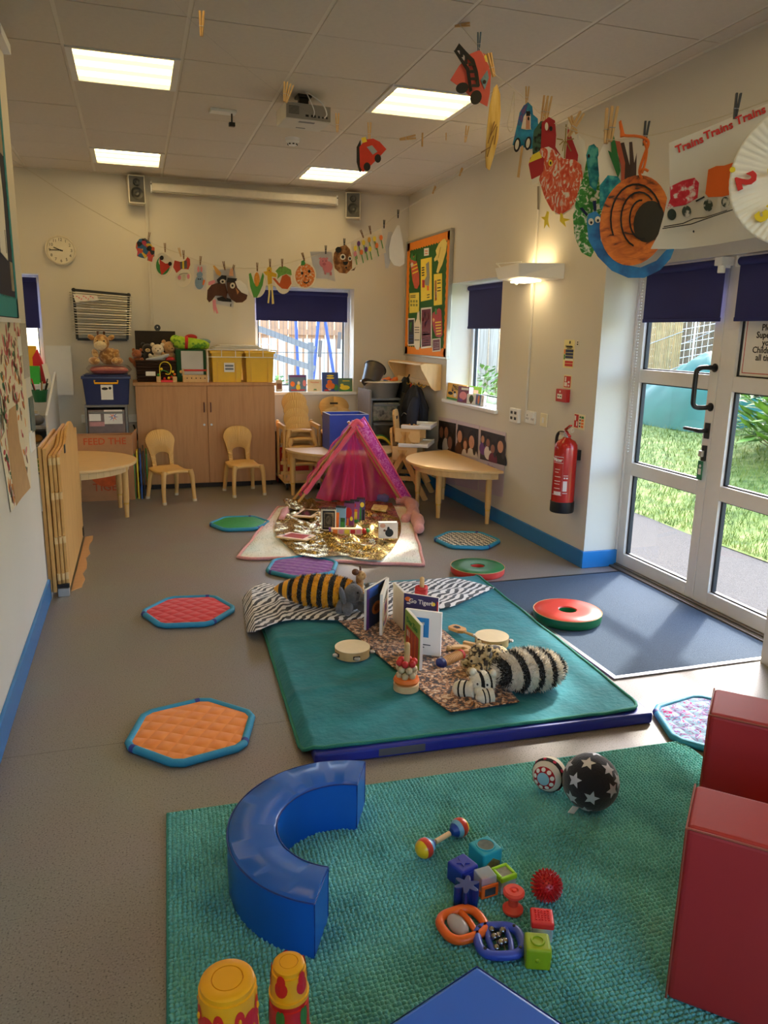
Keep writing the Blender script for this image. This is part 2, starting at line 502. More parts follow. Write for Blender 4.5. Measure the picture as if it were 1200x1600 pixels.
# windows ---------------------------------------------------------------
UPVC=mat('white_upvc',(232,234,238),0.35,var=0.01)
RUBBER=mat('dark_gasket',(30,32,38),0.6,var=0.02)
def window(n,axis,a0,a1,z0,z1,wall,frame_at,sill_in,mullion=None):
    """axis 'x': in the back wall (runs along x); axis 'y': in the right wall"""
    def bx(mb,p0,p1,q0,q1,c0,c1):
        return mb.bx(p0,p1,q0,q1,c0,c1)if axis=='x' else mb.bx(q0,q1,p0,p1,c0,c1)
    o=struct_empty('window_%d'%n)
    f=MB(UPVC);fd0,fd1=frame_at,frame_at+0.06;t=0.055
    bx(f,a0,a0+t,fd0,fd1,z0,z1);bx(f,a1-t,a1,fd0,fd1,z0,z1);bx(f,a0+t,a1-t,fd0,fd1,z0,z0+t);bx(f,a0+t,a1-t,fd0,fd1,z1-t,z1)
    if mullion:bx(f,mullion-0.03,mullion+0.03,fd0,fd1,z0+t,z1-t)
    f.build('window_frame',o,bevel=0.004)
    g=MB(RUBBER)
    i0,i1,j0,j1=a0+t,a1-t,z0+t,z1-t
    for(p,q,c,d)in((i0,i0+.012,j0,j1),(i1-.012,i1,j0,j1),(i0,i1,j0,j0+.012),(i0,i1,j1-.012,j1)):bx(g,p,q,fd0+0.02,fd0+0.045,c,d)
    g.build('gasket',o)
    bx(MB(GLASS),i0,i1,fd0+0.03,fd0+0.034,j0,j1).build('pane',o)
    bx(MB(mat('sill_gloss',(240,240,240),0.3,var=0.01)),a0-0.03,a1+0.03,wall-sill_in,frame_at,z0-0.03,z0+0.002).build('window_sill',o,bevel=0.006)
    return o
window(1,'x',W1[0],W1[1],W1[2],W1[3],YB,YB+0.20,0.03)
window(2,'y',W2[0],W2[1],W2[2],W2[3],XR,XR+0.24,0.03)
window(4,'x',W4_FILL[0],W4_FILL[1],W4_FILL[2],W4_FILL[3],-2.0,-2.1,0.0)  # added window out of view, lets fill daylight into the foreground
window(5,'x',W5_FILL[0],W5_FILL[1],W5_FILL[2],W5_FILL[3],-2.0,-2.1,0.0)  # second added window, same daylight fill
window(3,'x',W3[0],W3[1],W3[2],W3[3],YB,YB+0.20,0.03)

# glazed double door ------------------------------------------------------
ALU=mat('door_frame_white',(226,222,216),0.3,var=0.02)
d1=struct_empty('door_1',(3.1,3.6,0))
def wpart(mb,name,parent,**k):return mb.build(name,parent,world=True,**k)
f=MB(ALU).bx(3.09,3.17,4.385,4.43,0,2.075).bx(3.09,3.17,2.75,2.795,0,2.075).bx(3.08,3.17,2.75,4.43,1.985,2.08)
wpart(f,'door_frame',d1,bevel=0.004)
wpart(MB(mat('threshold_metal',(120,112,100),0.4,metal=0.6)).bx(3.045,3.2,2.78,4.40,0.0,0.014).bx(3.08,3.2,2.78,4.40,0.014,0.022),'threshold',d1,bevel=0.003)
wpart(MB(WALL).bx(XR,3.12,2.78,YE,2.07,2.09),'soffit',d1)
ZR=[(0.022,0.105),(0.65,0.735),(1.262,1.345),(1.90,1.985)]
for(y0,y1,g0,g1)in((3.602,4.385,3.672,4.315),(2.80,3.598,2.885,3.482)):
    m=MB(ALU).bx(3.105,3.155,y0,g0,0.022,1.985).bx(3.105,3.155,g1,y1,0.022,1.985)
    for(a,b)in ZR:m.bx(3.105,3.155,g0,g1,a,b)
    leaf=bpy.data.objects.new('door_leaf',None);COL.objects.link(leaf);leaf.parent=d1
    ob=m.build('leaf_frame',None,org=(3.1,3.6,0),bevel=0.003);ob.location=(0,0,0);ob.parent=leaf
    for i in range(3):
        z0,z1=ZR[i][1],ZR[i+1][0]
        g=MB(RUBBER)
        for(p,q,c,d)in((g0,g0+.01,z0,z1),(g1-.016,g1,z0,z1),(g0,g1,z0,z0+.008),(g0,g1,z1-.008,z1)):g.bx(3.125,3.15,p,q,c,d)
        ob=g.build('gasket',None,org=(3.1,3.6,0));ob.location=(0,0,0);ob.parent=leaf
        ob=MB(GLASS).bx(3.135,3.139,g0,g1,z0,z1).build('pane',None,org=(3.1,3.6,0));ob.location=(0,0,0);ob.parent=leaf
hp=bez([(3.105,3.63,1.385),(3.02,3.63,1.387),(2.985,3.63,1.37),(2.98,3.63,1.33),(2.98,3.63,1.22),(2.985,3.63,1.18),(3.02,3.63,1.163),(3.105,3.63,1.165)],5)
wpart(MB(BLACK).tube(hp,0.014,10).cyl((3.107,3.63,1.385),(3.1,3.63,1.385),.024).cyl((3.107,3.63,1.165),(3.1,3.63,1.165),.024),'pull_handle',d1,smooth=50)
wpart(MB(BLACK).bx(3.095,3.106,3.615,3.65,0.985,1.075).tube(bez([(3.1,3.635,1.03),(3.05,3.637,1.03),(3.045,3.68,1.032),(3.04,3.76,1.034)],5),[.012]*10+[.01]*5+[.006],8),'lever_handle',d1,smooth=50)
wpart(MB(BLACK).bx(3.09,3.106,3.62,3.648,0.855,0.945).use(STEEL).bx(3.075,3.092,3.625,3.655,.88,.915),'door_lock',d1,bevel=0.002)
tg=wpart(MB(mat('green_tag',(30,110,70),.5)).bx(3.085,3.0875,3.618,3.66,.745,.855),'escape_tag',d1)
wpart(MB(PAPER).bx(3.0835,3.085,3.628,3.65,.775,.81).ball((3.0845,3.639,.825),(.001,.009,.009)),'escape_symbol',d1)
wpart(MB(WHITE).bx(3.02,3.10,3.57,3.63,1.93,1.975).cyl((3.03,3.58,1.93),(3.03,3.58,1.89),.02),'door_closer',d1,bevel=.003)

# notice on the right door leaf
DOOR_NOTICE=thing('door_notice','white paper notice with black words stuck on the right door pane','notice',(3.13,3.2,1.36))
wpart(MB(PAPER).bx(3.128,3.131,2.93,3.465,1.352,1.85),'sheet',DOOR_NOTICE)
rb=MB(REDI)
for(p,q,c,d)in((2.945,3.45,1.366,1.37),(2.945,3.45,1.832,1.836),(3.446,3.45,1.366,1.836),(2.945,2.949,1.366,1.836)):rb.bx(3.1272,3.128,p,q,c,d)
wpart(rb,'red_border',DOOR_NOTICE)
for i,s in enumerate(('Please','Supervise','your','Children at','all times')):
    lettering('lettering',s,frame_M((3.1275,3.285,RW(1190,512+11.8*i,3.1275).z),(0,-1,0),(0,0,1)),0.047,INK,DOOR_NOTICE,bold=0.0006)

# entrance mat with metal rim
MATB=mat('blue_entrance_mat',(62,80,100),0.95,var=0.22,vs=220,bump=0.4,bs=300)
em=thing('entrance_mat','blue grey ribbed entrance mat with metal rim inside the glazed door','doormat',(2.54,3.53,0))
MB(MATB).bx(-0.49,0.5,-0.71,0.71,0.0,0.006).build('mat_pile',em)
MB(mat('rim_metal',(176,176,180),.3,metal=.9)).bx(-0.515,-0.49,-0.735,0.725,0,0.009).bx(-0.49,0.505,-0.735,-0.71,0,0.009).build('metal_rim',em,bevel=.002)
MB(BLACK).bx(-0.505,0.505,0.71,0.725,0,0.008).build('rubber_edge',em)

# roller blinds
def blind(label,axis,at,a0,a1,zt,zb):
    t=thing('roller_blind',label,'blind',((a0+a1)/2,at,zb)if axis=='x' else(at,(a0+a1)/2,zb),0,'navy roller blinds')
    L_=a1-a0;h=zt-zb
    def T(mb):
        if axis=='y':mb.T=Matrix.Rotation(PI/2,4,'Z')
        return mb
    sy=1 if axis=='x' else-1 # local +y points outwards through the window
    T(MB(NAVY)).bx(-L_/2,L_/2,-0.0015,0.0015,0.012,h).build('blind_fabric',t)
    T(MB(NAVY)).tube([(-L_/2,0,h),(L_/2,0,h)],0.022,14).build('roller',t,smooth=50)
    T(MB(NAVY)).bx(-L_/2,L_/2,-0.007,0.007,0,0.022).build('bottom_bar',t,bevel=.003)
    for s in(-1,1):T(MB(WHITE)).box((s*(L_/2+.005),0,h),(.006,.05,.056)).build('bracket',t)
    return t
blind('short navy roller blind on the left leaf of the glazed door','y',3.06,3.585,4.27,1.945,1.637)
blind('navy roller blind on the right leaf of the glazed door, beside the notice','y',3.06,2.86,3.475,1.945,1.637)
blind('navy roller blind on the back window behind the hanging pumpkin','x',YB+0.15,1.225,2.215,1.945,1.655)
blind('narrow navy roller blind in the window above the books by the notice board','y',XR+0.10,5.90,6.75,1.96,1.60)
blind('navy roller blind half hidden behind the left wall','x',YB+0.10,-1.72,-0.875,1.98,1.53)
ch=MB(WHITE)
for k in range(60):
    for yy in(4.325,4.345):
        ch.ball((3.075,yy,1.93-k*0.019),0.004,6,4)
o=ch.build('blind_chain',org=(3.075,4.33,0.8));tag(o,'white beaded pull chain hanging beside the left door jamb','blind chain')
# ================================================================== OUTSIDE
TARM=mat('tarmac',(92,89,86),0.95,var=0.25,vs=130,bump=0.6,bs=160,spec=0.05)
struct(MB(TARM).bx(3.2,4.5,-3,9.0,-0.2,-0.05).build('ground_path'))
def bank(x,y):return-0.05+max(0,x-4.4)*0.17+0.03*nz(x*0.8,y*0.8)
GRASS=ramp_mat('grass_bank',[(0.3,(70,92,34)),(0.5,(104,126,50)),(0.7,(140,146,84))],'noise',9,0.9,6)
g=MB(GRASS);g.grid(40,60,lambda u,v:(4.35+u*12,-2+v*20,bank(4.35+u*12,-2+v*20)))
struct(g.build('ground_bank',smooth=60))
gb=MB(ramp_mat('grass_blade',[(0.35,(66,92,28)),(0.55,(104,126,42)),(0.75,(140,142,78))],'noise',4,0.7,4))
rnd=random.Random(3)
for k in range(36000):
    x=4.38+5.2*rnd.random()**1.6;y=3.6+9.5*rnd.random()
    a=rnd.random()*PI;h=rnd.uniform(0.03,0.085);w_=0.0038+0.003*(x-4.4)/5;z=bank(x,y)
    dx,dy=math.cos(a)*w_,math.sin(a)*w_;lx,ly=rnd.uniform(-.05,.05),rnd.uniform(-.05,.05)
    gb.add([(x-dx,y-dy,z-.01),(x+dx,y+dy,z-.01),(x+lx,y+ly,z+h)],[(0,1,2)])
o=gb.build('lawn_grass');tag(o,'sunlit short green grass on the bank outside the door','grass',kind='stuff')

def bank_hit(px,py):
    d=ray(px,py);t=3.0
    for _ in range(400):
        p=CAM+d*t
        if p.z<bank(p.x,p.y):break
        t+=0.03
    return p
# tarpaulin thrown over a heap
c0=bank_hit(1050,668);
TARP=mat('teal_tarpaulin',(24,98,84),0.6,var=0.2,vs=3,bump=0.5,bs=4)
tp=MB(TARP)
def tarp(u,v):
    x=(u-.5)*2;y=(v-.5)*2
    r=max(abs(x),abs(y))
    h=0.85*max(0,1-r**2.2)*(0.8+0.25*math.cos(3*y+1))+0.08*nz(x*3,y*3,2)*(1-r*.6)+0.06*abs(math.sin(5*math.atan2(y,x)))*(r>.3)*(1-r)
    wx=c0.x+0.75+x*0.85;wy=c0.y+0.45+y*1.35
    return(wx,wy,bank(wx,wy)+max(0.004,h))
tp.grid(40,40,tarp)
o=tp.build('tarpaulin',org=(c0.x+.75,c0.y+.45,bank(c0.x+.75,c0.y+.45)),smooth=80)
tag(o,'teal tarpaulin heaped over something on the grass outside the door','tarpaulin')
# reed fence and wire fence up the bank
def reed_fence(name,label,p,q,hgt,m,step=0.03,rr=0.016):
    p=Vector(p);q=Vector(q);n=int((q-p).length/step)
    t=thing(name,label,'fence',p)
    mb=MB(m);r2=random.Random(5)
    for i in range(n):
        b=p.lerp(q,(i+.5)/n);b.z=bank(b.x,b.y)-.05
        hh=hgt+r2.uniform(-.06,.06);j=r2.uniform(-.012,.012)
        mb.tube([b,b+Vector((j,j,hh))],rr*r2.uniform(.7,1.2),5)
    o=mb.build('reed_stems',t,world=True,smooth=80);o['kind']='stuff'
    w_=MB(STEEL)
    for h in(.35,.9,1.45):w_.tube([p+Vector((0,-.03,h)),q+Vector((0,-.03,bank(q.x,q.y)-bank(p.x,p.y)+h))],.006,5)
    w_.build('tie_wire',t,world=True)
    return t
REED=mat('reed',(176,150,104),.8,var=.2,vs=9);REEDD=mat('dark_reed',(124,104,80),.8,var=.25,vs=9)
fA=Vector((9.6,13.2,bank(9.6,13.2)));fB=Vector((15.5,13.6,bank(15.5,13.6)))
reed_fence('reed_fence','dark reed fence behind the wire panel on the bank',fA,fB,2.2,REEDD,.04,.022)
fC=Vector((7.6,10.75,0));fC.z=bank(fC.x,fC.y);fD=Vector((8.35,10.6,0));fD.z=bank(fD.x,fD.y)
reed_fence('reed_screen','pale bundle of upright reeds beside the tarpaulin outside',fC,fD,2.3,REED)
wf=thing('wire_fence','pale wire mesh fence panel in front of the dark reed fence','fence',(10.2,12.2,bank(10.2,12.2)))
m=MB(mat('galvanised',(214,214,208),.4,metal=.5))
for i in range(31):
    x=8.6+i*.13;m.tube([(x,12.3,bank(x,12.3)-.02),(x,12.3,bank(x,12.3)+1.9)],.007,4)
for k in range(15):m.tube([(8.6,12.3,bank(8.6,12.3)+.1+k*.13),(12.5,12.3,bank(12.5,12.3)+.1+k*.13)],.007,4)
m.build('mesh_wires',wf,world=True)
MB(STEEL).tube([(9.95,12.28,bank(9.95,12.3)-.1),(9.95,12.28,bank(9.95,12.3)+2.2)],.02,8).build('post',wf,world=True)
# leafy plants
LEAF1=ramp_mat('leaf_green',[(0.3,(52,96,30)),(0.6,(110,156,52)),(0.8,(150,186,86))],'noise',6,.6,3)
def shrub(name,label,c,h,rad,n,seed,lm=LEAF1,blade=.09):
    r2=random.Random(seed);t=thing(name,label,'plant',c)
    l=MB(lm);s=MB(mat('stem_brown',(96,84,50),.8))
    for i in range(n):
        a=r2.random()*2*PI;q=r2.random()**.5
        tip=Vector((math.cos(a)*rad*q,math.sin(a)*rad*q,h*r2.uniform(.25,1)))
        b=Vector((tip.x*.25,tip.y*.25,0))
        d=Vector((math.cos(a),math.sin(a),r2.uniform(-.3,.9))).normalized();sd=d.cross(Vector((0,0,1))).normalized()*blade*.28
        L_=blade*r2.uniform(.7,1.5)
        l.add([tip,tip+d*L_*.5+sd,tip+d*L_,tip+d*L_*.5-sd],[(0,1,2,3)])
        if i%12==0:s.tube([b,tip],.004,4)
    l.build('foliage',t);s.build('stems',t)
    return t
shrub('grass_clump','long leafy clump growing on the bank seen through the right door leaf',(6.7,6.35,bank(6.7,6.35)-.02),.75,.7,700,2,blade=.22)
shrub('shrub','bushy green shrub beyond the right door leaf',(8.6,8.2,bank(8.6,8.2)-.02),1.4,1.0,900,4,blade=.16)
pt=thing('flower_pots','small stack of terracotta pots on the bank beyond the right door leaf','pots',(7.4,6.55,bank(7.4,6.55)))
for k in range(3):MB(mat('terracotta',(190,140,110),.8)).lathe([(.09,0),(.12,.12),(.13,.12),(.13,.16),(.1,.16)],18,(0,0,.38+k*.1)).build('pot',pt,smooth=40)
MB(mat('stone_block',(150,146,138),.9,var=.2)).bx(-.2,.2,-.2,.2,-.1,.38).build('plinth',pt)
# board fence behind the right window
WFEN=ramp_mat('weathered_board',[(0.3,(132,124,108)),(0.55,(176,168,150)),(0.75,(150,140,122))],'noise',3,.9,6,.5,(6,6,.5))
bf=thing('board_fence','weathered vertical board fence outside the window above the books','fence',(5.6,11,-.05))
for i in range(34):
    y=8.8+i*.2;MB(WFEN).bx(5.6+.02*(i%2),5.63+.02*(i%2),y,y+.185,-.1,2.6).build('board',bf,world=True,bevel=.004)
for k,(x,y,hh)in enumerate(((3.75,7.9,.95),(3.9,8.6,1.15),(4.1,9.4,.8),(4.6,9.9,1.2))):
    shrub('shrub','leafy plant %s outside the window above the books'%('hugging the wall','in the middle','farther off','against the board fence')[k],(x,y,-.06),hh,.32,330,20+k,blade=.1)
# back yard behind the back window
struct(MB(mat('yard_concrete',(196,194,186),.9,var=.12,vs=12)).bx(-4,4.4,8.49,20,-.3,-.05).build('ground_yard'))
wd=thing('timber_fence','brown timber fence across the yard behind the back window','fence',(2.6,14.0,-.05))
for i in range(38):
    x=-.6+i*.17;MB(mat('yard_board',(170,130,96),.8,var=.15,vs=5)).bx(x,x+.155,14,14.03,-.1,2.0+(.5 if i<12 else 0)).build('board',wd,world=True)
for z in(.5,1.5):MB(mat('yard_board',(1,1,1))).bx(-.6,5.8,13.94,14,z,z+.1).build('rail',wd,world=True)
pk=thing('picket_fence','pale picket fence behind the blue posts in the yard','fence',(2.6,11.8,-.05))
for i in range(24):
    x=.9+i*.13;MB(mat('pale_picket',(214,206,186),.8,var=.1)).bx(x,x+.09,11.8,11.83,-.06,1.45).build('picket',pk,world=True)
BLUEST=mat('blue_steel',(44,78,150),.4,var=.05)
sw=thing('swing_frame','bright blue steel swing posts seen through the back window','swing frame',(2.35,10.6,-.05))
for(a,b)in(((470,640),(462,495)),((480,640),(500,470)),((540,650),(503,470))):
    p=BW(*a,10.6);q=BW(*b,10.6);p.z=-.05;MB(BLUEST).tube([p,q],.022,10).build('post',sw,world=True,smooth=60)
MB(BLUEST).tube([BW(455,472,10.6),BW(530,470,10.6)],.022,10).build('crossbar',sw,world=True,smooth=60)
wp=thing('mesh_panel','thin dark wire mesh security panel just outside the back window','fence',(1.8,9.4,-.05))
m=MB(mat('dark_wire',(70,76,84),.5,metal=.4))
for i in range(36):m.tube([(1.2+i*.05,9.4,-.05),(1.2+i*.05,9.4,2.2)],.0022,4)
for z in(.2,.75,1.3,1.85):m.tube([(1.2,9.4,z),(2.95,9.4,z)],.004,4)
m.build('mesh_wires',wp,world=True)
for(px,py)in((500,545),(530,532)):
    c=BW(px,py,9.38);MB(mat('grey_label',(86,88,92),.6)).box(c,(.045,.006,.2),(0,R_(4),0)).build('fixing_strip',wp,world=True)
rl=thing('ramp_rail','grey slatted ramp handrail sloping behind the yellow trays outside','handrail',(1.75,10.0,-.05))
for k in range(2):
    MB(mat('grey_rail',(104,114,122),.6,var=.05)).bar(BW(400,512+k*36,10),BW(492,546+k*30,10),.03,.075).build('rail',rl,world=True)
MB(mat('grey_rail',(1,1,1))).bar(BW(486,535,10.03),Vector((BW(484,640,10.03).x,10.03,-.06)),.06,.06,(0,1,0)).build('post',rl,world=True)
shrub('shrub','sunny green bush low outside the back window',(1.75,10.9,-.06),.95,.6,500,9,blade=.12)
shrub('shrub','small green plant outside the back window by the blue post',(2.75,11.2,-.06),.7,.4,300,10,blade=.1)
# ================================================================== FURNITURE AT THE BACK
# storage cabinet
cb=thing('storage_cabinet','two-door beech storage cabinet against the back wall','cabinet',(0.64,7.96,0))
MB(CABW).bx(-.665,.665,-.20,.235,.05,1.015).build('body',cb)
MB(CABW).bx(-.685,.685,-.225,.235,1.015,1.045).build('top_board',cb,bevel=.003)
MB(mat('dark_plinth',(50,40,34),.7)).bx(-.64,.64,-.17,.22,0,.05).build('plinth',cb)
for s in(-1,1):
    dr=MB(CABW).bx(min(s*.002,s*.665),max(s*.002,s*.665),-.219,-.201,.055,1.012).build('cabinet_door',cb,bevel=.002)
    MB(mat('brown_handle',(90,40,26),.4)).tube([(s*.032,-.22,.76),(s*.032,-.24,.765),(s*.032,-.24,.845),(s*.032,-.22,.85)],.006,6).build('handle',dr,smooth=50)
    MB(STEEL).cyl((s*.035,-.219,.635),(s*.035,-.226,.635),.011).build('lock',dr)

# small bent-ply chairs
def make_chair(label,loc,rz,group,wide=.30,slot=False,stack=False,seat_h=.30):
    """local: faces -y, seat front at y=-.15"""
    t=thing('child_chair',label,'chair',loc,rz,group)
    w_=wide/2
    s=MB(PLY)
    def seat(u,v):
        x=(u-.5)*wide*(1.04-.08*v);y=-.15+v*.29
        z=seat_h+.012*math.cos((u-.5)*PI)-.02*math.sin(v*PI)-.022*max(0,.15-v)/.15
        return(x,y,z)
    s.grid(10,10,seat);s.build('seat',t,smooth=60,solid=.02)
    # backrest with an arch cut out
    b=MB(PLY);h0,h1=seat_h-.005,seat_h+.335
    def outer(tt): # right half outline, tt 0..1 from bottom to top centre
        if tt<.55:return(w_*(.70+.26*(tt/.55)**2),h0+(h1-.11-h0)*tt/.55)
        a=(tt-.55)/.45*PI/2
        return(w_*.96*math.cos(a)**.8,h1-.11+.11*math.sin(a))
    n=22
    def inner(tt):
        if slot:return None
        if tt<.3:return(w_*.44,h0+.10*tt/.3)
        a=(tt-.3)/.7*PI/2
        return(w_*.44*math.cos(a),h0+.10+.035*math.sin(a))
    lean=lambda z:.14+(z-seat_h)*.20
    for sx in(-1,1):
        for i in range(n):
            t0,t1=i/n,(i+1)/n
            o0,o1=outer(t0),outer(t1)
            i0,i1=(inner(t0),inner(t1))if not slot else((0,h0+(h1-h0)*t0*.0+h0*0),(0,h0))
            if slot:i0=(0,o0[1]);i1=(0,o1[1])
            q=[(sx*o0[0],lean(o0[1]),o0[1]),(sx*o1[0],lean(o1[1]),o1[1]),(sx*i1[0],lean(i1[1]),i1[1]),(sx*i0[0],lean(i0[1]),i0[1])]
            b.add(q,[(0,1,2,3)if sx>0 else(3,2,1,0)])
    b.use(mat('ply_edge',(150,106,58),.6,var=.05));bo=b.build('backrest',t,smooth=50,solid=.016,off=0);bo.data.materials.clear();bo.data.materials.append(PLY);bo.data.materials.append(MATS['ply_edge']);bo.modifiers['solid'].material_offset_rim=1
    if slot:
        MB(mat('slot_dark',(60,44,30),.8)).box((0,lean(h1-.07)-.009,h1-.07),(.085,.006,.018),(R_(-11),0,0)).build('hand_slot',bo)
    # legs
    for sx in(-1,1):
        MB(PLY).tube(bez([(sx*w_*.84,-.135,seat_h-.012),(sx*w_*.93,-.15,seat_h-.06),(sx*w_*.98,-.155,.12),(sx*w_*1.0,-.165,.012)],4),[.030,.028,.026,.024,.023,.022,.021,.02,.02,.019,.018,.018,.018],8).build('leg',t,smooth=60)
        MB(PLY).tube(bez([(sx*w_*.74,.12,seat_h-.012),(sx*w_*.84,.14,seat_h-.06),(sx*w_*.92,.16,.12),(sx*w_*.97,.185,.012)],4),[.028,.027,.026,.024,.023,.022,.021,.02,.02,.019,.018,.018,.018],8).build('leg',t,smooth=60)
        for yy,xx in((-.165,1.0),(.185,.97)):
            MB(mat('foot_cap',(206,190,160),.6)).cyl((sx*w_*xx,yy,0),(sx*w_*xx,yy,.024),.0205,n=10).build('foot_cap',t,smooth=50)
    return t
GC='small wooden nursery chairs'
make_chair('small wooden chair with arched back, standing by the left half of the cabinet',(.245,7.235,0),R_(24),GC)
make_chair('small wooden chair with arched back, in front of the right cabinet door',(.94,7.41,0),R_(10),GC)

# half-round tables
def half_table(label,loc,rz,rad,zt,legs):
    t=thing('half_round_table',label,'table',loc,rz,'half round nursery tables')
    pts=[Vector((rad*math.cos(a),-rad*math.sin(a),zt-.022))for a in[PI*i/36 for i in range(37)]]
    MB(BEECHL).poly(pts,(0,0,1),.022).build('table_top',t,bevel=.004)
    ap=MB(BEECHL);r2=rad-.06
    for i in range(24):
        a,b=PI*i/24,PI*(i+1)/24
        ap.bar((r2*math.cos(a),-.02-r2*math.sin(a)*.93,zt-.05),(r2*math.cos(b),-.02-r2*math.sin(b)*.93,zt-.05),.02,.056)
    ap.bar((-r2,-.03,zt-.05),(r2,-.03,zt-.05),.02,.056);ap.build('apron',t)
    for(x,y)in legs:
        l=MB(PLY).lathe([(.017,0),(.017,.02),(.021,.11),(.019,.115),(.019,.125),(.024,.13),(.026,.2),(.027,zt-.022)],14,(x,y,0)).build('leg',t,smooth=40)
        MB(mat('yellow_ring',(216,168,60),.5)).lathe([(.0215,.112),(.0215,.124)],14,(x,y,0)).build('ring',l)
    return t
half_table('half-round wooden table flat against the right wall under the photo posters',(2.80,6.17,0),-PI/2,.60,.47,[(.46,-.06),(.16,-.385),(-.36,-.385),(-.545,-.06)])
half_table('half-round wooden table behind the pink play tent, carrying the blue box',(1.86,7.26,0),0,.545,.455,[(-.48,-.06),(.48,-.06),(-.2,-.40),(.2,-.40)])
half_table('half-round wooden table behind the folded gate on the left',(-.60,6.75,0),PI/2,.56,.47,[(-.13,-.46),(.26,-.40),(-.49,-.05),(.49,-.05)])

# folded wooden gate panels against the left wall
gt=thing('folded_gate','folded pine playpen gate panels standing against the left wall','gate',(-.50,5.3,0))
def gate_panel(x,y0,y1,zlow,zhigh,wid,hump,m=PINE):
    pts=[(x,y0,.03),(x,y1,.03),(x,y1,zlow)]
    if hump:
        for k in range(13):
            u=k/12;y=y1+(y0-y1)*(.12+.60*u)
            pts.append((x,y,zlow+(zhigh-zlow)*(math.sin(min(1,u*2.4)*PI/2)if u<.6 else(.5+.5*math.cos((u-.6)/.4*PI)))))
    pts+=[(x,y0,zlow)]
    return MB(m).poly(pts,(1,0,0),wid)
gate_panel(-.552,4.64,5.5,.885,.885,.018,False).build('panel',gt,world=True,bevel=.003)
gate_panel(-.529,4.63,5.9,.875,.88,.02,False).build('panel',gt,world=True,bevel=.003)
for i,xx in enumerate((-.503,-.482,-.461)):
    p_=gate_panel(xx,4.645+.01*i,6.0,.835,.93 if i==2 else .9,.018,True).build('panel',gt,world=True,bevel=.004)
    for z in(.12,.34,.60,.80):MB(mat('pale_pine',(222,186,128),.6,var=.1)).cyl((xx+.009,4.64+.01*i,z-.02),(xx+.009,4.64+.01*i,z+.02),.0105,n=8).build('hinge_knuckle',gt,world=True,smooth=50)
MB(BLACK).bx(-.505,-.44,4.632,4.66,.055,.075).build('strap',gt,world=True)
MB(STEEL).bx(-.505,-.442,4.63,4.67,0,.05).build('foot_bracket',gt,world=True,bevel=.004)
MB(BLACK).bx(-.443,-.437,4.95,5.0,.80,.85).bx(-.443,-.437,5.9,5.96,.04,.10).build('latch',gt,world=True)
cbd=MB(CARD)
pts=[(-.44,4.72,.001),(-.385,4.78,.001)]+[(-.385+.012*math.sin(k*2.3)-.004*k/9,4.82+k*.12,.001)for k in range(10)]+[(-.38,6.03,.001),(-.435,6.0,.001)]
o=cbd.poly(pts,(0,0,1),.006).build('cardboard_strip',org=(-.41,5.3,0));tag(o,'torn strip of cardboard on the floor along the folded gate','cardboard')

# stack of chairs on a wheeled trolley
tr=thing('chair_trolley','low wooden trolley on castors under the chair stack','trolley',(1.50,7.62,0))
MB(PLY).bx(-.165,.23,-.20,.30,.075,.10).build('deck',tr,bevel=.006)
for x in(-.13,.19):
    for y in(-.15,.25):
        c=MB(BLACK).cyl((x-.012,y,.034),(x+.012,y,.034),.033).build('castor',tr,smooth=50)
        MB(STEEL).bx(x-.016,x+.016,y-.012,y+.012,.05,.075).build('castor_fork',tr)
for x in(-.15,.20):
    MB(PLY).bx(x-.012,x+.012,-.16,-.11,.10,.62).build('upright',tr,bevel=.004)
    MB(PLY).bx(x-.012,x+.012,.20,.25,.10,.66).build('upright',tr,bevel=.004)
    MB(PLY).bx(x-.014,x+.014,-.18,.26,.60,.645).build('arm_rail',tr,bevel=.004)
for z in(.16,.26):MB(PLY).bx(-.19,.20,-.165,-.135,z,z+.03).build('crossbar',tr)
proto=None
for i in range(5):
    lab=['nearest and lowest chair of the tall stack behind the tent table','second chair up in the tall chair stack','middle chair of the tall chair stack','fourth chair up in the tall chair stack','topmost chair of the tall stack below the window books'][i]
    loc=(1.515+(.006 if i%2 else-.004),7.42+i*.045,.105+i*.076)
    if proto is None:proto=make_chair(lab,loc,0,'stacked nursery chairs',wide=.27,seat_h=.20);o=proto
    else:o=copy_tree(proto);o.location=loc;o['label']=lab
for i in range(2):
    make_chair(['larger wooden chair with a hand slot behind the blue box, front of two','larger wooden chair with a hand slot below the window, back of two'][i],(1.965+.004*i,7.60+i*.17,.02+i*.09),0,'stacked larger chairs',wide=.34,slot=True,seat_h=.44)
# red crate and pram wheel on the trolley's left
rc=thing('red_crate','red plastic crate half hidden behind the chair trolley','crate',(1.60,8.0,0))
m=MB(mat('red_plastic',(190,36,34),.4));m.bx(-.25,.25,-.1,.1,.0,.02).bx(-.25,.25,-.1,-.085,.02,.34).bx(-.25,.25,.085,.1,.02,.34).bx(-.25,-.235,-.085,.085,.02,.34).bx(.235,.25,-.085,.085,.02,.34)
m.build('tub',rc,bevel=.005)
MB(mat('red_plastic',(1,1,1))).bx(-.26,.26,-.11,-.1,.32,.345).build('rim',rc)
wl=thing('pram_wheel','black wheel of a doll pram standing beside the cabinet','toy pram',(1.36,7.98,0))  # only the wheel and its post are built
MB(BLACK).tube([(.0,.09*math.cos(a),.42+.09*math.sin(a))for a in[2*PI*k/20 for k in range(20)]],.022,8,closed=True).build('tyre',wl,smooth=60)
MB(GREY).cyl((-.012,0,.42),(.012,0,.42),.07).cyl((0,0,0),(0,0,.42),.012).build('hub',wl,smooth=50)

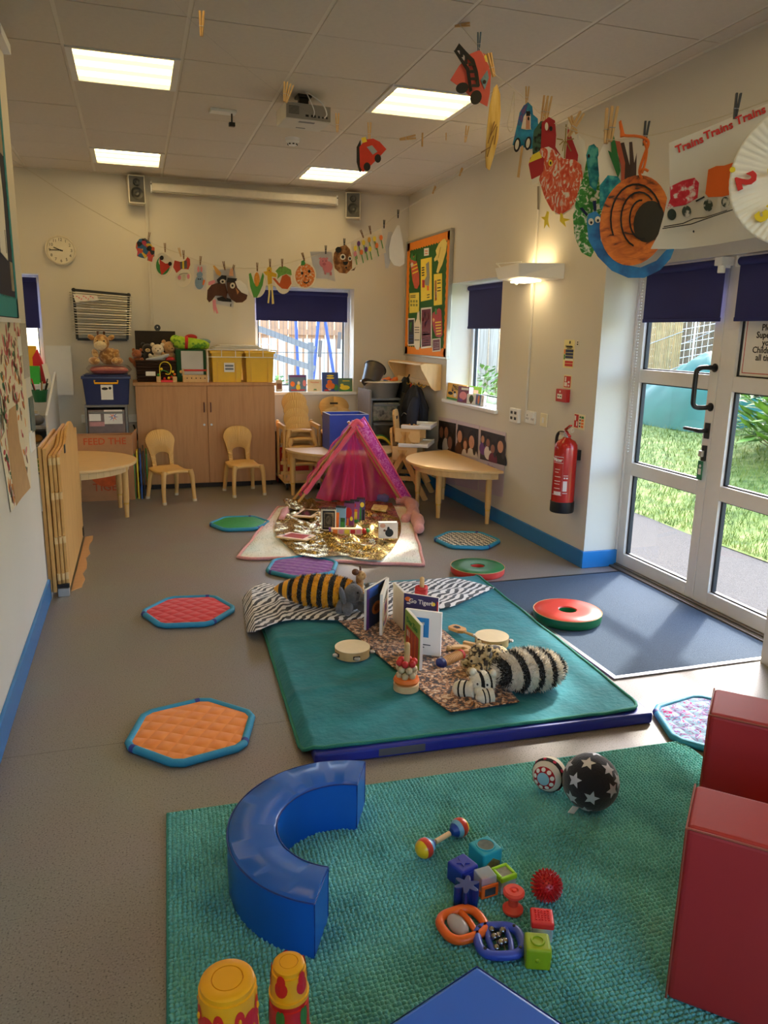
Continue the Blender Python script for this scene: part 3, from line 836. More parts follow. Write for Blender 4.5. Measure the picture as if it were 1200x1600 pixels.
# blue open box on the table
bb=thing('blue_box','open-topped blue box with pale edges on the table behind the tent','box',(1.885,7.16,.455))
BBX=mat('blue_laminate',(44,72,176),.45,var=.03);EDGE=mat('pale_edge',(196,194,190),.6)
for(nm,a)in(('front_panel',(-.19,.19,-.15,-.138)),('back_panel',(-.19,.19,.138,.15)),('side_panel',(-.19,-.178,-.138,.138)),('side_panel',(.178,.19,-.138,.138))):
    MB(BBX).bx(*a,0,.335).use(EDGE).bx(*a,.335,.339).build(nm,bb)
MB(BBX).bx(-.178,.178,-.138,.138,0,.01).build('base',bb)

# drawer tower with tubs on top
DRK=mat('smoky_plastic',(96,92,86),.3,var=.1,vs=4)
def drawer_tower(label,loc,w_,d_,hs,patt):
    t=thing('drawer_tower',label,'drawer unit',loc)
    z=.03
    f=MB(mat('grey_frame',(112,112,112),.45))
    H_=.03+sum(hs)+.012
    f.bx(-w_/2,-w_/2+.02,-d_/2,d_/2,0,H_).bx(w_/2-.02,w_/2,-d_/2,d_/2,0,H_).bx(-w_/2,w_/2,-d_/2,d_/2,H_,H_+.02).bx(-w_/2+.02,w_/2-.02,d_/2-.01,d_/2,0,H_)
    for h in hs[:-1]:
        f.bx(-w_/2+.02,w_/2-.02,-d_/2+.01,d_/2-.01,z+h-.006,z+h);z+=h
    f.build('frame',t,bevel=.006)
    z=.03
    for i,h in enumerate(hs):
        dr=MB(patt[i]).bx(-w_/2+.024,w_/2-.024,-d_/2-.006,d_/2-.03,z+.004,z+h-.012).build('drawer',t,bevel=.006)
        MB(mat('grey_frame',(1,1,1))).bx(-w_/2+.03,w_/2-.03,-d_/2-.022,-d_/2-.006,z+h-.045,z+h-.025).build('handle',dr,bevel=.004)
        z+=h
    return t,H_+.02
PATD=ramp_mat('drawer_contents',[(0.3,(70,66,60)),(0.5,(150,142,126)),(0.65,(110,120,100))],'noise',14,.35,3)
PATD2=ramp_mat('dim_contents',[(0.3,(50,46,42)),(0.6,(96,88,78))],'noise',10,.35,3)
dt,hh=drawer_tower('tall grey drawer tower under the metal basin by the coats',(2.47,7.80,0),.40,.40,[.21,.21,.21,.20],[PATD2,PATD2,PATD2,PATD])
bs_=thing('metal_basin','wide brushed metal basin on top of the drawer tower','basin',(2.44,7.80,hh))
MB(STEEL).lathe([(.0,.004),(.15,.004),(.165,.02),(.20,.16),(.205,.165),(.215,.167),(.215,.16),(.208,.158),(.195,.15),(.155,.0),(0,0)][::-1],32).build('bowl',bs_,smooth=50)
MB(mat('cream_enamel',(232,222,204),.4)).lathe([(.219,.155),(.223,.162),(.219,.170),(.205,.172)],32).build('rim',bs_,smooth=50)
bl=MB(mat('blue_print',(1,1,1)));
for k,(x,y,m_)in enumerate(((.05,-.05,BLUI),(.11,-.04,REDI),(.14,.02,BLUI),(.08,.06,ORGI),(.12,-.08,ORGI))):
    o=MB(m_).box((2.44+x,7.80+y,hh+.150+.006*k),(.09,.05,.05),(.4*k,.3,k)).build('building_toy',org=(2.44+x,7.80+y,hh+.13),bevel=.008)
    tag(o,['blue toy piece lying in the metal basin','red toy piece in the metal basin','blue toy piece at the right edge of the metal basin','orange toy piece deep in the metal basin','orange toy piece at the front of the metal basin'][k],'toy','toys in the metal basin')
bk=thing('grey_bucket','dark grey bucket tipped on its side in the metal basin','bucket',(2.32,7.74,hh+.215),rot=(R_(-28),R_(30),0))
GUN=mat('gunmetal',(92,88,84),.35,metal=.6)
MB(GUN).lathe([(0,-.09),(.085,-.09),(.112,.11),(.118,.112),(.118,.12),(.106,.12),(.08,-.08),(0,-.08)],28).build('bucket_wall',bk,smooth=45)
MB(BLACK).tube([(.12*math.cos(a),-.12*abs(math.sin(a))*.9,.10+.02*math.sin(a))for a in[PI*k/14 for k in range(15)]],.006,6).build('bucket_handle',bk,smooth=50)
sd=MB(mat('board_grey',(128,116,100),.7)).bx(2.245,2.262,7.55,8.0,0,.98).build('shelf_side',org=(2.25,7.8,0));tag(sd,'grey brown board standing between window wall and drawer tower','board')

# coat rack and coats on the right wall
ck=thing('coat_rack','wooden wall coat rack with shelf below the notice board','coat rack',(2.845,7.62,1.15))
for y in(7.11,8.12):
    pts=[(2.843,y,1.01),(2.843,y,1.26),(2.66,y,1.27),(2.62,y,1.25),(2.63,y,1.21),(2.74,y,1.03),(2.78,y,1.0)]
    MB(BEECHL).poly(pts,(0,1,0),.022).build('end_panel',ck,world=True,bevel=.004)
MB(BEECHL).bx(2.825,2.843,7.132,8.12,1.06,1.26).build('back_board',ck,world=True)
for x in(2.645,2.70,2.755,2.80):MB(BEECHL).bx(x-.018,x+.018,7.132,8.12,1.245,1.263).build('shelf_slat',ck,world=True,bevel=.003)
MB(BEECHL).bx(2.725,2.745,7.132,8.12,1.05,1.10).build('peg_rail',ck,world=True,bevel=.003)
for k in range(8):
    MB(mat('brass_hook',(200,160,70),.35,metal=.7)).tube(bez([(2.735,7.22+k*.115,1.06),(2.70,7.22+k*.115,1.03),(2.685,7.22+k*.115,1.05)],4),.006,6).build('hook',ck,world=True,smooth=50)
COATB=mat('navy_coat',(26,30,46),.75,var=.2,vs=6,bump=.5,bs=9);COATK=mat('black_coat',(16,17,20),.7,var=.25,vs=6,bump=.6,bs=10)
def coat(label,y,x,ztop,zbot,rx,ry,m,seed,stripe=False):
    t=thing('coat',label,'coat',(x,y,zbot),0,'coats on the wooden rack')
    b=MB(m);n=28;rows=16
    def fn(u,v):
        a=2*PI*u;k=v
        w_=.22+.78*min(1,(1-k)*2.6)**.7 if k>.62 else 1.0-.12*(1-k)
        f=1+.16*math.sin(7*a+seed+2*k)+.22*nz(math.cos(a)*1.6+seed,math.sin(a)*1.6,k*3)
        return(rx*w_*f*math.cos(a),ry*w_*f*math.sin(a),(ztop-zbot)*k+.015*nz(a*2,k*4,seed))
    b.grid(n,rows,fn)
    b.build('coat_body',t,smooth=80,solid=.01)
    s=MB(m)
    s.tube(bez([(-rx*.5,-ry*.75,(ztop-zbot)*.80),(-rx*.95,-ry*1.0,(ztop-zbot)*.5),(-rx*.9,-ry*1.05,(ztop-zbot)*.18)],6),[.03,.04,.05,.055,.058,.06,.06,.058,.056,.054,.052,.05,.048],10)
    s.build('sleeve',t,smooth=70)
    MB(m).tube([(0.02,0,ztop-zbot-.02),(0.04,0,ztop-zbot+.03)],.008,6).build('hanging_loop',t)
    if stripe:MB(mat('grey_piping',(150,156,166),.6)).tube(bez([(-rx*1.03,-ry*.3,.30),(-rx*1.1,0,.31),(-rx*1.0,ry*.45,.27)],5),.004,5).build('piping',t)
    return t
coat('dark navy coat hanging at the front of the wooden rack',7.42,2.69,1.04,.45,.11,.22,COATB,1,True)
coat('black coat hanging in the middle of the wooden rack',7.76,2.70,1.10,.30,.11,.16,COATK,5)
ly=thing('red_lanyard','red strap hanging from the coat rack between the coats','strap',(2.67,7.53,.8))
MB(REDI).tube(bez([(2.68,7.53,1.05),(2.66,7.50,.92),(2.665,7.48,.80)],5),.006,5).tube(bez([(2.68,7.53,1.05),(2.66,7.545,.92),(2.665,7.55,.82)],5),.006,5).build('strap_cord',ly,world=True)

# two stacked high chairs
def high_chair(label,loc,rz):
    t=thing('high_chair',label,'high chair',loc,rz,'stacked wooden high chairs')
    H=.50
    for s in(-1,1):
        MB(PINE).bar((s*.20,-.22,.0),(s*.16,.06,H),.035,.05,(0,1,0)).build('leg',t,bevel=.004)
        MB(PINE).bar((s*.20,.24,.0),(s*.16,-.02,H),.035,.05,(0,1,0)).build('leg',t,bevel=.004)
        MB(BEECHL).bx(s*.17-.01,s*.17+.01,-.12,.12,H-.13,H).build('side_board',t,bevel=.004)
        MB(PINE).bar((s*.19,-.15,.2),(s*.19,.17,.2),.02,.04).build('stretcher',t)
    MB(BEECHL).bx(-.16,.16,-.10,.10,H-.14,H-.12).build('seat',t,bevel=.004)
    bp=MB(PINE);pts=[(-.10,.12,H-.12),(.10,.12,H-.12),(.105,.145,H+.12),(.07,.15,H+.16),(-.07,.15,H+.16),(-.105,.145,H+.12)]
    bp.poly(pts,(0,1,0),.02);b_=bp.build('backrest',t,bevel=.004)
    MB(mat('slot_dark',(1,1,1))).bx(-.03,.03,.138,.142,H+.07,H+.10).build('hand_slot',b_)
    tr_=MB(WHITE).bx(-.20,.20,-.22,-.08,H+.0,H+.022).bx(-.20,-.185,-.22,.06,H+.0,H+.035).bx(.185,.20,-.22,.06,H+.0,H+.035).bx(-.2,.2,-.225,-.215,H,H+.04)
    tr_.build('tray',t,bevel=.006)
    return t
high_chair('wooden high chair with white tray, lower one of the nested pair by the coats',(2.47,6.98,0),R_(60))
h2=high_chair('wooden high chair with white tray nested on top of the other by the coats',(2.50,7.0,.17),R_(60))
for k in range(5):
    c=Vector((2.31+.008*k,7.36+.03*k,.262+.01*(k%3)));rr=.25
    o=MB([YELI,YELI,GRNI,YELI,GRNI][k]).tube([c+Vector((rr*.62*math.cos(a),.04*math.sin(a),rr*math.sin(a)))for a in[2*PI*j/28 for j in range(28)]],.008,6,closed=True).build('play_hoop',org=(c.x,c.y,0),smooth=60)
    tag(o,['yellow plastic hoop in front of the others by the high chairs','second yellow plastic hoop by the high chairs','green plastic hoop between the yellow ones','rearmost yellow plastic hoop by the high chairs','green plastic hoop behind all the others'][k],'hoop','plastic hoops by the high chairs')
# ================================================================== LEFT CORNER
gs=thing('glue_station','white art storage unit with tall back board in the far left corner','storage unit',(-.86,7.6,0))
GLO=mat('white_laminate',(222,222,222),.25,var=.02)
MB(GLO).poly([(-.752,7.0,0),(-.752,8.0,0),(-.752,8.0,1.13),(-.752,7.0,.82)],(1,0,0),.018).build('side_panel',gs,world=True)
MB(GLO).bx(-1.4,-.752,7.98,8.0,0,1.0).build('back_panel',gs,world=True)
MB(GLO).bx(-.83,-.60,8.14,8.155,.9,1.37).build('back_board',gs,world=True)
for z in(.30,.55,.70):MB(mat('grey_shelf',(140,140,140),.5)).bx(-1.4,-.752,7.05,7.98,z,z+.02).build('shelf',gs,world=True)
MB(GLO).bx(-1.4,-.752,7.0,7.02,0,.32).build('front_panel',gs,world=True)
MB(PAPER).bx(-.7335,-.732,7.18,7.45,.56,.66).build('paper_label',gs,world=True)
sg=thing('door_sticker','yellow and green safety sign on the front of the white unit','sign',(-.85,6.99,.40))
MB(mat('sign_cream',(226,216,150),.6)).bx(-.93,-.77,6.996,6.999,.34,.46).build('plate',sg,world=True)
MB(REDI).bx(-.925,-.88,6.994,6.996,.35,.45).build('red_block',sg,world=True)
m=MB(GRNI)
for i in range(3):
    for j in range(3):m.bx(-.872+i*.034,-.846+i*.034,6.994,6.996,.352+j*.034,.376+j*.034)
m.build('green_panels',sg,world=True)
# things on the unit
def tub(name,label,cat,c,r0,r1,h,m,group=None):
    t=thing(name,label,cat,c,0,group)
    MB(m).lathe([(0,.0),(r0,.0),(r1,h),(r1+.004,h),(r1+.004,h-.006),(r1-.004,h-.004),(r0-.004,.006),(0,.006)],20).build('pot_wall',t,smooth=40)
    return t
tub('green_tub','dark green tub of brushes on the white unit','tub',(-.86,7.72,.87),.05,.07,.11,mat('dark_green_plastic',(28,110,62),.4))
for k in range(7):
    a=k*1.3;o=MB([BLACK,BRNI,REDI,BLACK,PEGW,BLACK,WHITE][k]).tube([(-.86+.02*math.cos(a),7.72+.02*math.sin(a),.876),(-.86+.075*math.cos(a),7.72+.06*math.sin(a),1.04+.02*(k%3))],.006,6).build('paint_brush',org=(-.86,7.72,.88))
    tag(o,['leftmost black brush in the dark green tub','brown brush in the dark green tub','red brush in the dark green tub','tallest black brush in the dark green tub','bare wood brush in the dark green tub','black brush in the dark green tub','white brush in the dark green tub'][k],'brush','brushes in the green tub')
o=MB(mat('beige_tub',(206,196,176),.6)).lathe([(0,0),(.07,0),(.085,.09),(.08,.09),(.066,.006),(0,.006)],20,(-.93,7.4,.72)).build('beige_tub',org=(-.93,7.4,.72),smooth=40);tag(o,'beige plastic tub in front of the green tub','tub')
for k in range(3):
    o=MB(mat('bread_toy',(206,150,80),.7)).ball((-.85-.09*k,7.18,.605),(.045,.05,.034)).build('toy_bun',org=(-.85-.09*k,7.18,.57),smooth=60);tag(o,'golden brown toy bun on the white unit shelf, '+('rightmost','middle','leftmost')[k],'toy food','toy buns on the shelf')
o=MB(mat('grey_bowl',(110,110,112),.4)).ball((-.84,7.2,.765),(.06,.06,.045)).build('grey_bowl',org=(-.84,7.2,.72),smooth=60);tag(o,'upturned grey bowl on the middle shelf of the white unit','bowl')
o=MB(PAPER).box((-.80,7.86,1.10),(.045,.004,.22),(R_(-8),R_(-10),0)).build('paper_strip',org=(-.80,7.86,.99));tag(o,'white paper strip standing up behind the green tub','paper')
# bright plastic toys on the left window sill
zs=W3[2]+.002
for(nm,lab,m_,x0,x1,z0,z1,y0)in(('yellow_bin','yellow plastic box at the back of the left window sill',mat('yellow_plastic',(240,176,20),.4),-1.12,-.93,0,.36,8.30),
                                      ('green_bin','bright green plastic box at the front of the left window sill',mat('green_plastic',(60,190,60),.4),-1.10,-.90,0,.17,8.19)):
    t=thing(nm,lab,'box',((x0+x1)/2,y0+.04,zs))
    L_=x1-x0
    MB(m_).bx(-L_/2,L_/2,-.04,.04,0,.008).bx(-L_/2,L_/2,-.04,-.034,.008,z1).bx(-L_/2,L_/2,.034,.04,.008,z1).bx(-L_/2,-L_/2+.006,-.034,.034,.008,z1).bx(L_/2-.006,L_/2,-.034,.034,.008,z1).build('tub',t)
    MB(m_).bx(-L_/2-.006,L_/2+.006,-.046,-.04,z1-.03,z1-.01).build('rim',t)
t=thing('red_toy_house','pointed red plastic toy roof on the left window sill','toy',(-.905,8.32,zs))
MB(mat('red_toy',(222,30,40),.4)).poly([(-.06,-.03,0),(.045,-.03,0),(.03,-.03,.2),(-.012,-.03,.33),(-.06,-.03,.25)],(0,1,0),.06).build('roof',t,bevel=.005)
MB(BLUI).poly([(-.05,-.034,.10),(.0,-.034,.10),(-.02,-.034,.15)],(0,-1,0),.002).build('print',t)

# drawers, blue storage box, cushion bag, giraffe
dt2,h2_=drawer_tower('grey drawer unit with paper labels under the blue storage box',(-.29,7.74,0),.37,.40,[.26,.265,.265],[PATD2,PATD2,mat('dusty_drawer',(118,100,96),.35,var=.25,vs=8)])
for(x,w__,z,hh_,m_)in((-.10,.10,.71,.075,PAPER),(.06,.16,.68,.13,PAPER),(.02,.09,.42,.08,PAPER)):
    MB(m_).bx(x-w__/2,x+w__/2,-.2125,-.211,z,z+hh_).build('paper_label',dt2)
fm=MB(BLUI)
for k in range(8):
    fm.use([PURI,BLUI,PNKI,ORGI][k%4]);a=k*PI/4
    fm.poly([(.06+.01*math.cos(a-.5),-.2135,.745+.01*math.sin(a-.5)),(.06+.045*math.cos(a),-.2135,.745+.045*math.sin(a)),(.06+.01*math.cos(a+.5),-.2135,.745+.01*math.sin(a+.5))],(0,-1,0),.0006)
fm.build('star_print',dt2)
MB(mat('pale_pink_fabric',(196,140,140),.8,var=.2)).bx(-.15,-.02,-.2112,-.2075,.66,.70).build('folded_contents',dt2)
sb=thing('blue_storage_box','dark blue plastic storage box with yellow handle and label','storage box',(-.275,7.74,h2_))
DB=mat('dark_blue_plastic',(26,38,92),.3,var=.04)
def tapered(mb,w0,d0,w1,d1,h,t=.008):
    for(sx,sy)in((1,0),(-1,0),(0,1),(0,-1)):
        if sx:q=[(sx*w0,-d0,0),(sx*w0,d0,0),(sx*w1,d1,h),(sx*w1,-d1,h)];n=(-sx,0,0)
        else:q=[(-w0,sy*d0,0),(w0,sy*d0,0),(w1,sy*d1,h),(-w1,sy*d1,h)];n=(0,-sy,0)
        mb.poly(q,n,t)
    return mb.bx(-w0,w0,-d0,d0,0,t)
tapered(MB(DB),.185,.16,.205,.18,.235).build('tub',sb)
MB(DB).bx(-.215,.215,-.19,.19,.235,.262).bx(-.19,.19,-.165,.165,.262,.275).build('lid',sb,bevel=.005)
MB(mat('yellow_plastic',(1,1,1))).tube([(-.10,-.195,.225),(-.10,-.205,.20),(.10,-.205,.20),(.10,-.195,.225)],.009,6).build('clip_handle',sb,smooth=40)
lb=MB(PAPER).bx(-.05,.055,-.199,-.196,.05,.185).build('paper_label',sb)
MB(INK).ball((-.015,-.1995,.15),(.028,.0006,.013),10,6).ball((.03,-.1995,.155),(.013,.0006,.013),10,6).build('printed_picture',lb)
pc=thing('cushion_in_bag','dusty pink cushion in a clear plastic bag under the giraffe','cushion',(-.25,7.74,h2_+.275),.1)
def pillow(mb,w_,d_,h_,n=16,seed=0):
    def top(u,v):
        x=(u-.5)*2;y=(v-.5)*2
        e=max(0,(1-x**4)*(1-y**4))**.45
        return(x*w_*(1-.06*abs(y)**2),y*d_,h_*.5+h_*.5*e+.006*nz(x*3+seed,y*3))
    def bot(u,v):
        x=(u-.5)*2;y=(v-.5)*2
        e=max(0,(1-x**4)*(1-y**4))**.45
        return(x*w_*(1-.06*abs(y)**2),y*d_,h_*.5-h_*.5*e)
    mb.grid(n,n,top);mb.grid(n,n,bot,True);return mb
pillow(MB(mat('dusty_pink',(186,110,108),.85,var=.1)),.17,.14,.07).build('cushion',pc,smooth=70)
pillow(MB(glassy('poly_bag',(244,240,240),rough=.2)),.20,.165,.09,seed=4).build('bag',pc,smooth=70)
def plush_mat(n,rgb,v=.12):return mat(n,rgb,.95,var=v,vs=60,bump=.5,bs=140,sheen=.3)
GIR=ramp_mat('giraffe_plush',[(0.42,(214,176,120)),(0.5,(176,128,74)),(0.62,(160,112,62))],'noise',28,.95,2,sheen=.3)
CREAM=plush_mat('cream_plush',(226,204,164))
gf=thing('giraffe_toy','spotted giraffe soft toy slumped on the pink cushion','soft toy',(-.27,7.72,h2_+.36))
MB(GIR).ball((0.03,.02,.075),(.095,.075,.08)).build('body',gf,smooth=80)
hd=MB(GIR).ball((-.03,-.03,.20),(.07,.06,.075)).build('head',gf,smooth=80)
MB(CREAM).ball((-.04,-.085,.175),(.055,.04,.04)).build('muzzle',hd,smooth=80)
MB(INK).ball((-.06,-.08,.215),.007,8,6).ball((-.005,-.085,.215),.007,8,6).build('eyes',hd)
for s in(-1,1):
    MB(GIR).ball((-.03+s*.085,-.02,.245),(.035,.012,.022),rot=(0,-s*.5,0)).build('ear',hd,smooth=80)
    MB(BRNI).cyl((-.03+s*.025,-.02,.26),(-.03+s*.028,-.02,.30),.007,.01).build('horn',hd,smooth=60)
    MB(GIR).ball((s*.10,-.06,.035),(.045,.085,.036),rot=(0,0,-s*.4)).build('leg',gf,smooth=80)
    MB(GIR).ball((s*.09,-.03,.10),(.03,.06,.03),rot=(.6,0,-s*.3)).build('arm',gf,smooth=80)

# FEED THE TIGER box
ft=thing('feed_the_tiger_box','homemade cardboard box lettered FEED THE TIGER behind the left table','cardboard box',(-.31,7.455,0))
CB2=mat('brown_card',(186,134,92),.85,var=.06)
MB(CB2).bx(-.24,.235,-.13,-.122,.0,.60).build('front_panel',ft)
MB(CB2).bx(-.24,-.232,-.122,.03,0,.60).build('side_panel',ft);MB(CB2).poly([(.227,-.122,0),(.27,.03,0),(.27,.03,.64),(.227,-.122,.60)],(1,.3,0),.008).build('side_panel',ft)
MB(CB2).bx(-.24,.27,.03,.038,0,.60).build('back_panel',ft)
RCR=mat('orange_red_crayon',(196,88,48),.9,var=.2,vs=60)
lettering('lettering','FEED THE',frame_M((-.31,7.3235,.545),(1,0,0),(0,0,1)),.085,RCR,ft,bold=.001)
lettering('lettering','TIGER',frame_M((-.30,7.3235,.125),(1,0,0),(0,0,1)),.10,RCR,ft,bold=.001)
m=MB(mat('orange_tiger_paint',(214,96,44),.9,var=.2)).lathe([(0,0),(.15,0),(.15,.002),(0,.002)],28,(0,-.132,.28),Matrix.Rotation(PI/2,3,'X'))
m.use(INK).lathe([(0,.0022),(.075,.0022),(.075,.004),(0,.004)],24,(0,-.132,.30),Matrix.Diagonal((1,1,.75))@Matrix.Rotation(PI/2,3,'X'))
for s in(-1,1):
    for k in range(3):m.box((s*(.14+.008*k),-.133,.25+.045*k),(.05,.003,.012),(0,s*.5,0))
m.build('tiger_mouth',ft)
# cables and mats behind the left table
for k in range(5):
    x=-.075+.028*k
    o=MB([GRNI,YELI,BLUI,BLACK,GRNI][k]).bx(x,x+.012,7.35,7.72,.0,.42+.03*(k%2)).build('folded_mat',org=(x,7.5,0));tag(o,['green','yellow','blue','black','dark green'][k]+' thin board slotted upright between drawers and cabinet','board')
o=MB(BLACK).tube(bez([(-.06,7.95,.62),(-.03,7.9,.5),(-.07,7.9,.38),(-.02,7.9,.2),(-.06,7.92,.04)],6),.008,6).build('power_cable',org=(-.05,7.9,0),smooth=50);tag(o,'black power cable dangling left of the cabinet','cable')
# wire drying rack on the back wall
rk=thing('drying_rack','black framed wire drying rack full of paper on the back wall','drying rack',(-.31,8.15,1.43))
tl,tr_,br,blp=BW(115,453,8.16),BW(201,461,8.16),BW(199,531,8.16),BW(121,530,8.16)
f=MB(BLACK)
for a,b in((tl,tr_),(tr_,br),(br,blp),(blp,tl)):f.bar(a,b,.024,.024,(0,1,0))
f.ball(tl,.02).ball(tr_,.02)
f.build('frame',rk,world=True)
for k in range(17):
    u=.06+k*.052;a=tl.lerp(blp,u);b=tr_.lerp(br,u)
    MB(STEEL).tube([a+Vector((-.03,-.03,0)),a+Vector((-.03,-.12,.005)),b+Vector((.03,-.12,.005)),b+Vector((.03,-.03,0))],.0028,5).build('wire_shelf',rk,world=True)
    if k%2==0 or k>11:
        o=MB([PAPER,mat('grey_paper',(196,192,184),.8),PAPER][k%3]).add([a+Vector((.0,-.02,.004)),a+Vector((.0,-.13,.006)),b+Vector((-.01,-.13,.006)),b+Vector((-.01,-.02,.004))],[(0,1,2,3)]).build('paper_sheet',org=a,solid=.007)
        tag(o,'%s sheet of paper drying on the rack, wire %d from the top'%(('white','grey','cream')[k%3],k+1),'paper','paper sheets in the drying rack')
ps=thing('drying_painting','white sheet with pink painted marks hanging over the top of the drying rack','painting',BW(135,470,8.02))
MB(PAPER).poly([BW(114,459,8.02),BW(151,462,8.02),BW(155,469,8.02),BW(118,472,8.02)],(0,-1,0),.002).build('sheet',ps,world=True)
m=MB(PNKI)
for k in range(8):m.box(BW(120+k*3.6,463+(k%3)*2.2,8.017),(.016,.002,.010),(0,k,0))
m.build('pink_marks',ps,world=True)
# clock
ck_=thing('wall_clock','round white wall clock on the back wall at quarter to ten','clock',(-.63,8.205,2.25))
MX=Matrix.Rotation(PI/2,3,'X')
MB(mat('clock_rim',(214,204,184),.4)).lathe([(0,0),(.132,0),(.135,.03),(.122,.036),(.12,.026),(0,.026)],40,M=MX).build('case',ck_,smooth=40)
MB(mat('clock_dial',(228,220,200),.5)).lathe([(0,.026),(.12,.026),(.12,.0275),(0,.0275)],40,M=MX).build('dial',ck_)
for h in range(1,13):
    a=PI/2-h*PI/6
    lettering('numeral',str(h),frame_M((.095*math.cos(a),-.0282,.095*math.sin(a)),(1,0,0),(0,0,1)),.038,INK,ck_,world=False)
for(ang,L_,w_)in((PI/2-(9.75)*PI/6,.065,.008),(PI,.10,.006)):
    MB(INK).bar((-.02*math.cos(ang),-.031,-.02*math.sin(ang)),(L_*math.cos(ang),-.031,L_*math.sin(ang)),w_,.002,(0,1,0)).build('clock_hand',ck_)
MB(BLACK).cyl((0,-.028,0),(0,-.034,0),.008).build('pivot',ck_)
# trunking and wires on the back wall
o=MB(WALL).bx(.155,.18,8.19,8.21,1.3,2.80).build('cable_trunking',org=(.167,8.2,1.3),bevel=.003);tag(o,'thin white cable trunking running down the back wall from the left speaker','trunking')
o=MB(WHITE).bx(-.55,-.02,8.19,8.21,.62,.70).build('socket_trunking',org=(-.3,8.2,.62),bevel=.003);tag(o,'white horizontal trunking behind the drawer unit','trunking')
# speakers
def speaker(label,c,rz):
    t=thing('wall_speaker',label,'speaker',c,rz,'white wall speakers')
    MB(mat('speaker_white',(208,202,190),.5)).bx(-.075,.075,-.07,.07,-.125,.125).build('cabinet',t,bevel=.006)
    fr=MB(mat('speaker_front',(70,68,66),.6)).bx(-.066,.066,-.0725,-.07,-.114,.114).build('front_baffle',t)
    for z,r in((.06,.034),(-.035,.055)):
        MB(BLACK).lathe([(0,.0),(r*.35,.002),(r*.4,-.004),(r*.85,.004),(r,.006),(r,.0)],24,(0,-.0725,z),MX).build('driver',fr,smooth=50)
    MB(GREY).bx(-.02,.02,.07,.105,-.03,.03).build('bracket',t)
    return t
speaker('white loudspeaker at the left end of the rolled projector screen',(.075,8.10,2.815),R_(6))
speaker('white loudspeaker at the right end of the rolled projector screen',(2.20,8.10,2.81),R_(-16))
sc_=thing('projector_screen','long white rolled-up projector screen case on the back wall','projector screen',(1.12,8.13,2.855))
a,b=Vector((.215,8.13,2.86)),Vector((2.03,8.13,2.855))
MB(mat('screen_case',(222,214,198),.4)).bar(a,b,.075,.075).build('case',sc_,world=True,bevel=.012)
for e in(a,b):MB(WHITE).box(e,(.012,.09,.09)).use(INK).cyl(e+Vector((0,-.046,.02)),e+Vector((0,-.047,.02)),.006).build('end_cap',sc_,world=True,bevel=.004)
MB(mat('screen_edge',(176,168,152),.5)).bar(a+Vector((.02,-.01,-.042)),b+Vector((-.02,-.01,-.042)),.02,.012).build('screen_hem',sc_,world=True)
# notice board on the right wall
nb=thing('notice_board','tall green notice board with orange border on the right wall','notice board',(2.84,7.56,1.33))
y0,y1,z0,z1=6.94,8.15,1.335,2.48
XB=2.82
MB(mat('board_green',(44,98,44),.9,var=.06)).bx(XB,2.844,y0,y1,z0,z1).build('felt',nb,world=True)
f=MB(mat('board_alu',(178,176,170),.35,metal=.7))
for(p,q,c,d)in((y0-.02,y1+.02,z0-.02,z0),(y0-.02,y1+.02,z1,z1+.02),(y0-.02,y0,z0,z1),(y1,y1+.02,z0,z1)):f.bx(XB-.012,2.844,p,q,c,d)
f.build('frame',nb,world=True,bevel=.003)
bo=MB(mat('orange_border',(238,138,36),.8,var=.04));B_=.07;n=17
for(p0,p1,inn)in(((y0,z0),(y1,z0),(0,1)),((y0,z1),(y1,z1),(0,-1)),((y0,z0),(y0,z1),(1,0)),((y1,z0),(y1,z1),(-1,0))):
    pts=[(XB,*p0),(XB,*p1)]
    for k in range(2*n,-1,-1):
        u=k/(2*n);dd=B_+(.014 if k%2 else 0)
        pts.append((XB,p0[0]+(p1[0]-p0[0])*u+inn[0]*dd,p0[1]+(p1[1]-p0[1])*u+inn[1]*dd))
    bo.poly(pts,(-1,0,0),.003)
bo.build('scalloped_border',nb,world=True)
def ncrop(x,y):return RW(620+x*100/762,360+y*210/1600,XB-.003)
def pinned(name,label,pts,m,extra,cat='poster'):
    pts=[ncrop(*p)for p in pts];c=sum(pts,Vector())/len(pts)
    t=thing(name,label,cat,c,0)
    MB(m).poly(pts,(-1,0,0),.002).build('sheet',t,world=True)
    for(nm,mm,q)in extra:
        MB(mm).poly([ncrop(*p)+Vector((-.002,0,0))for p in q],(-1,0,0),.0012).build(nm,t,world=True)
    return t
def rct(x0,y0_,x1,y1_,sk=0):return[(x0,y0_),(x1,y0_+sk),(x1,y1_+sk),(x0,y1_)]
def lines(x0,x1,ys,sk=0,h=8):return[('text_line',INK,rct(x0,y,x1,y+h,sk))for y in ys]
CREAMP=mat('cream_paper',(240,228,190),.8,var=.03);YELP=mat('yellow_paper',(244,216,66),.7,var=.03);MARO=mat('maroon_paper',(110,36,56),.6,var=.05)
pinned('board_label','small white label at the top of the notice board',rct(326,215,382,305,-8),PAPER,[('text_line',ORGI,rct(338,240,370,252)),('text_line',ORGI,rct(340,270,368,280))],'label')
pinned('carrot_cutout','carrot-shaped cut-out with lettering at the top left of the notice board',[(160,330),(210,300),(240,380),(268,520),(270,640),(245,695),(215,690),(190,600),(168,440)],mat('carrot_print',(206,92,66),.7,var=.12),[('leaf_top',GRNI,[(165,345),(185,260),(200,330),(235,270),(232,370)]),('text_line',YELI,rct(180,420,245,436,-30)),('text_line',YELI,rct(186,460,250,476,-30)),('text_line',YELI,rct(190,505,255,521,-30)),('round_label',PAPER,[(168,400),(185,378),(200,400),(195,430),(175,440)])])
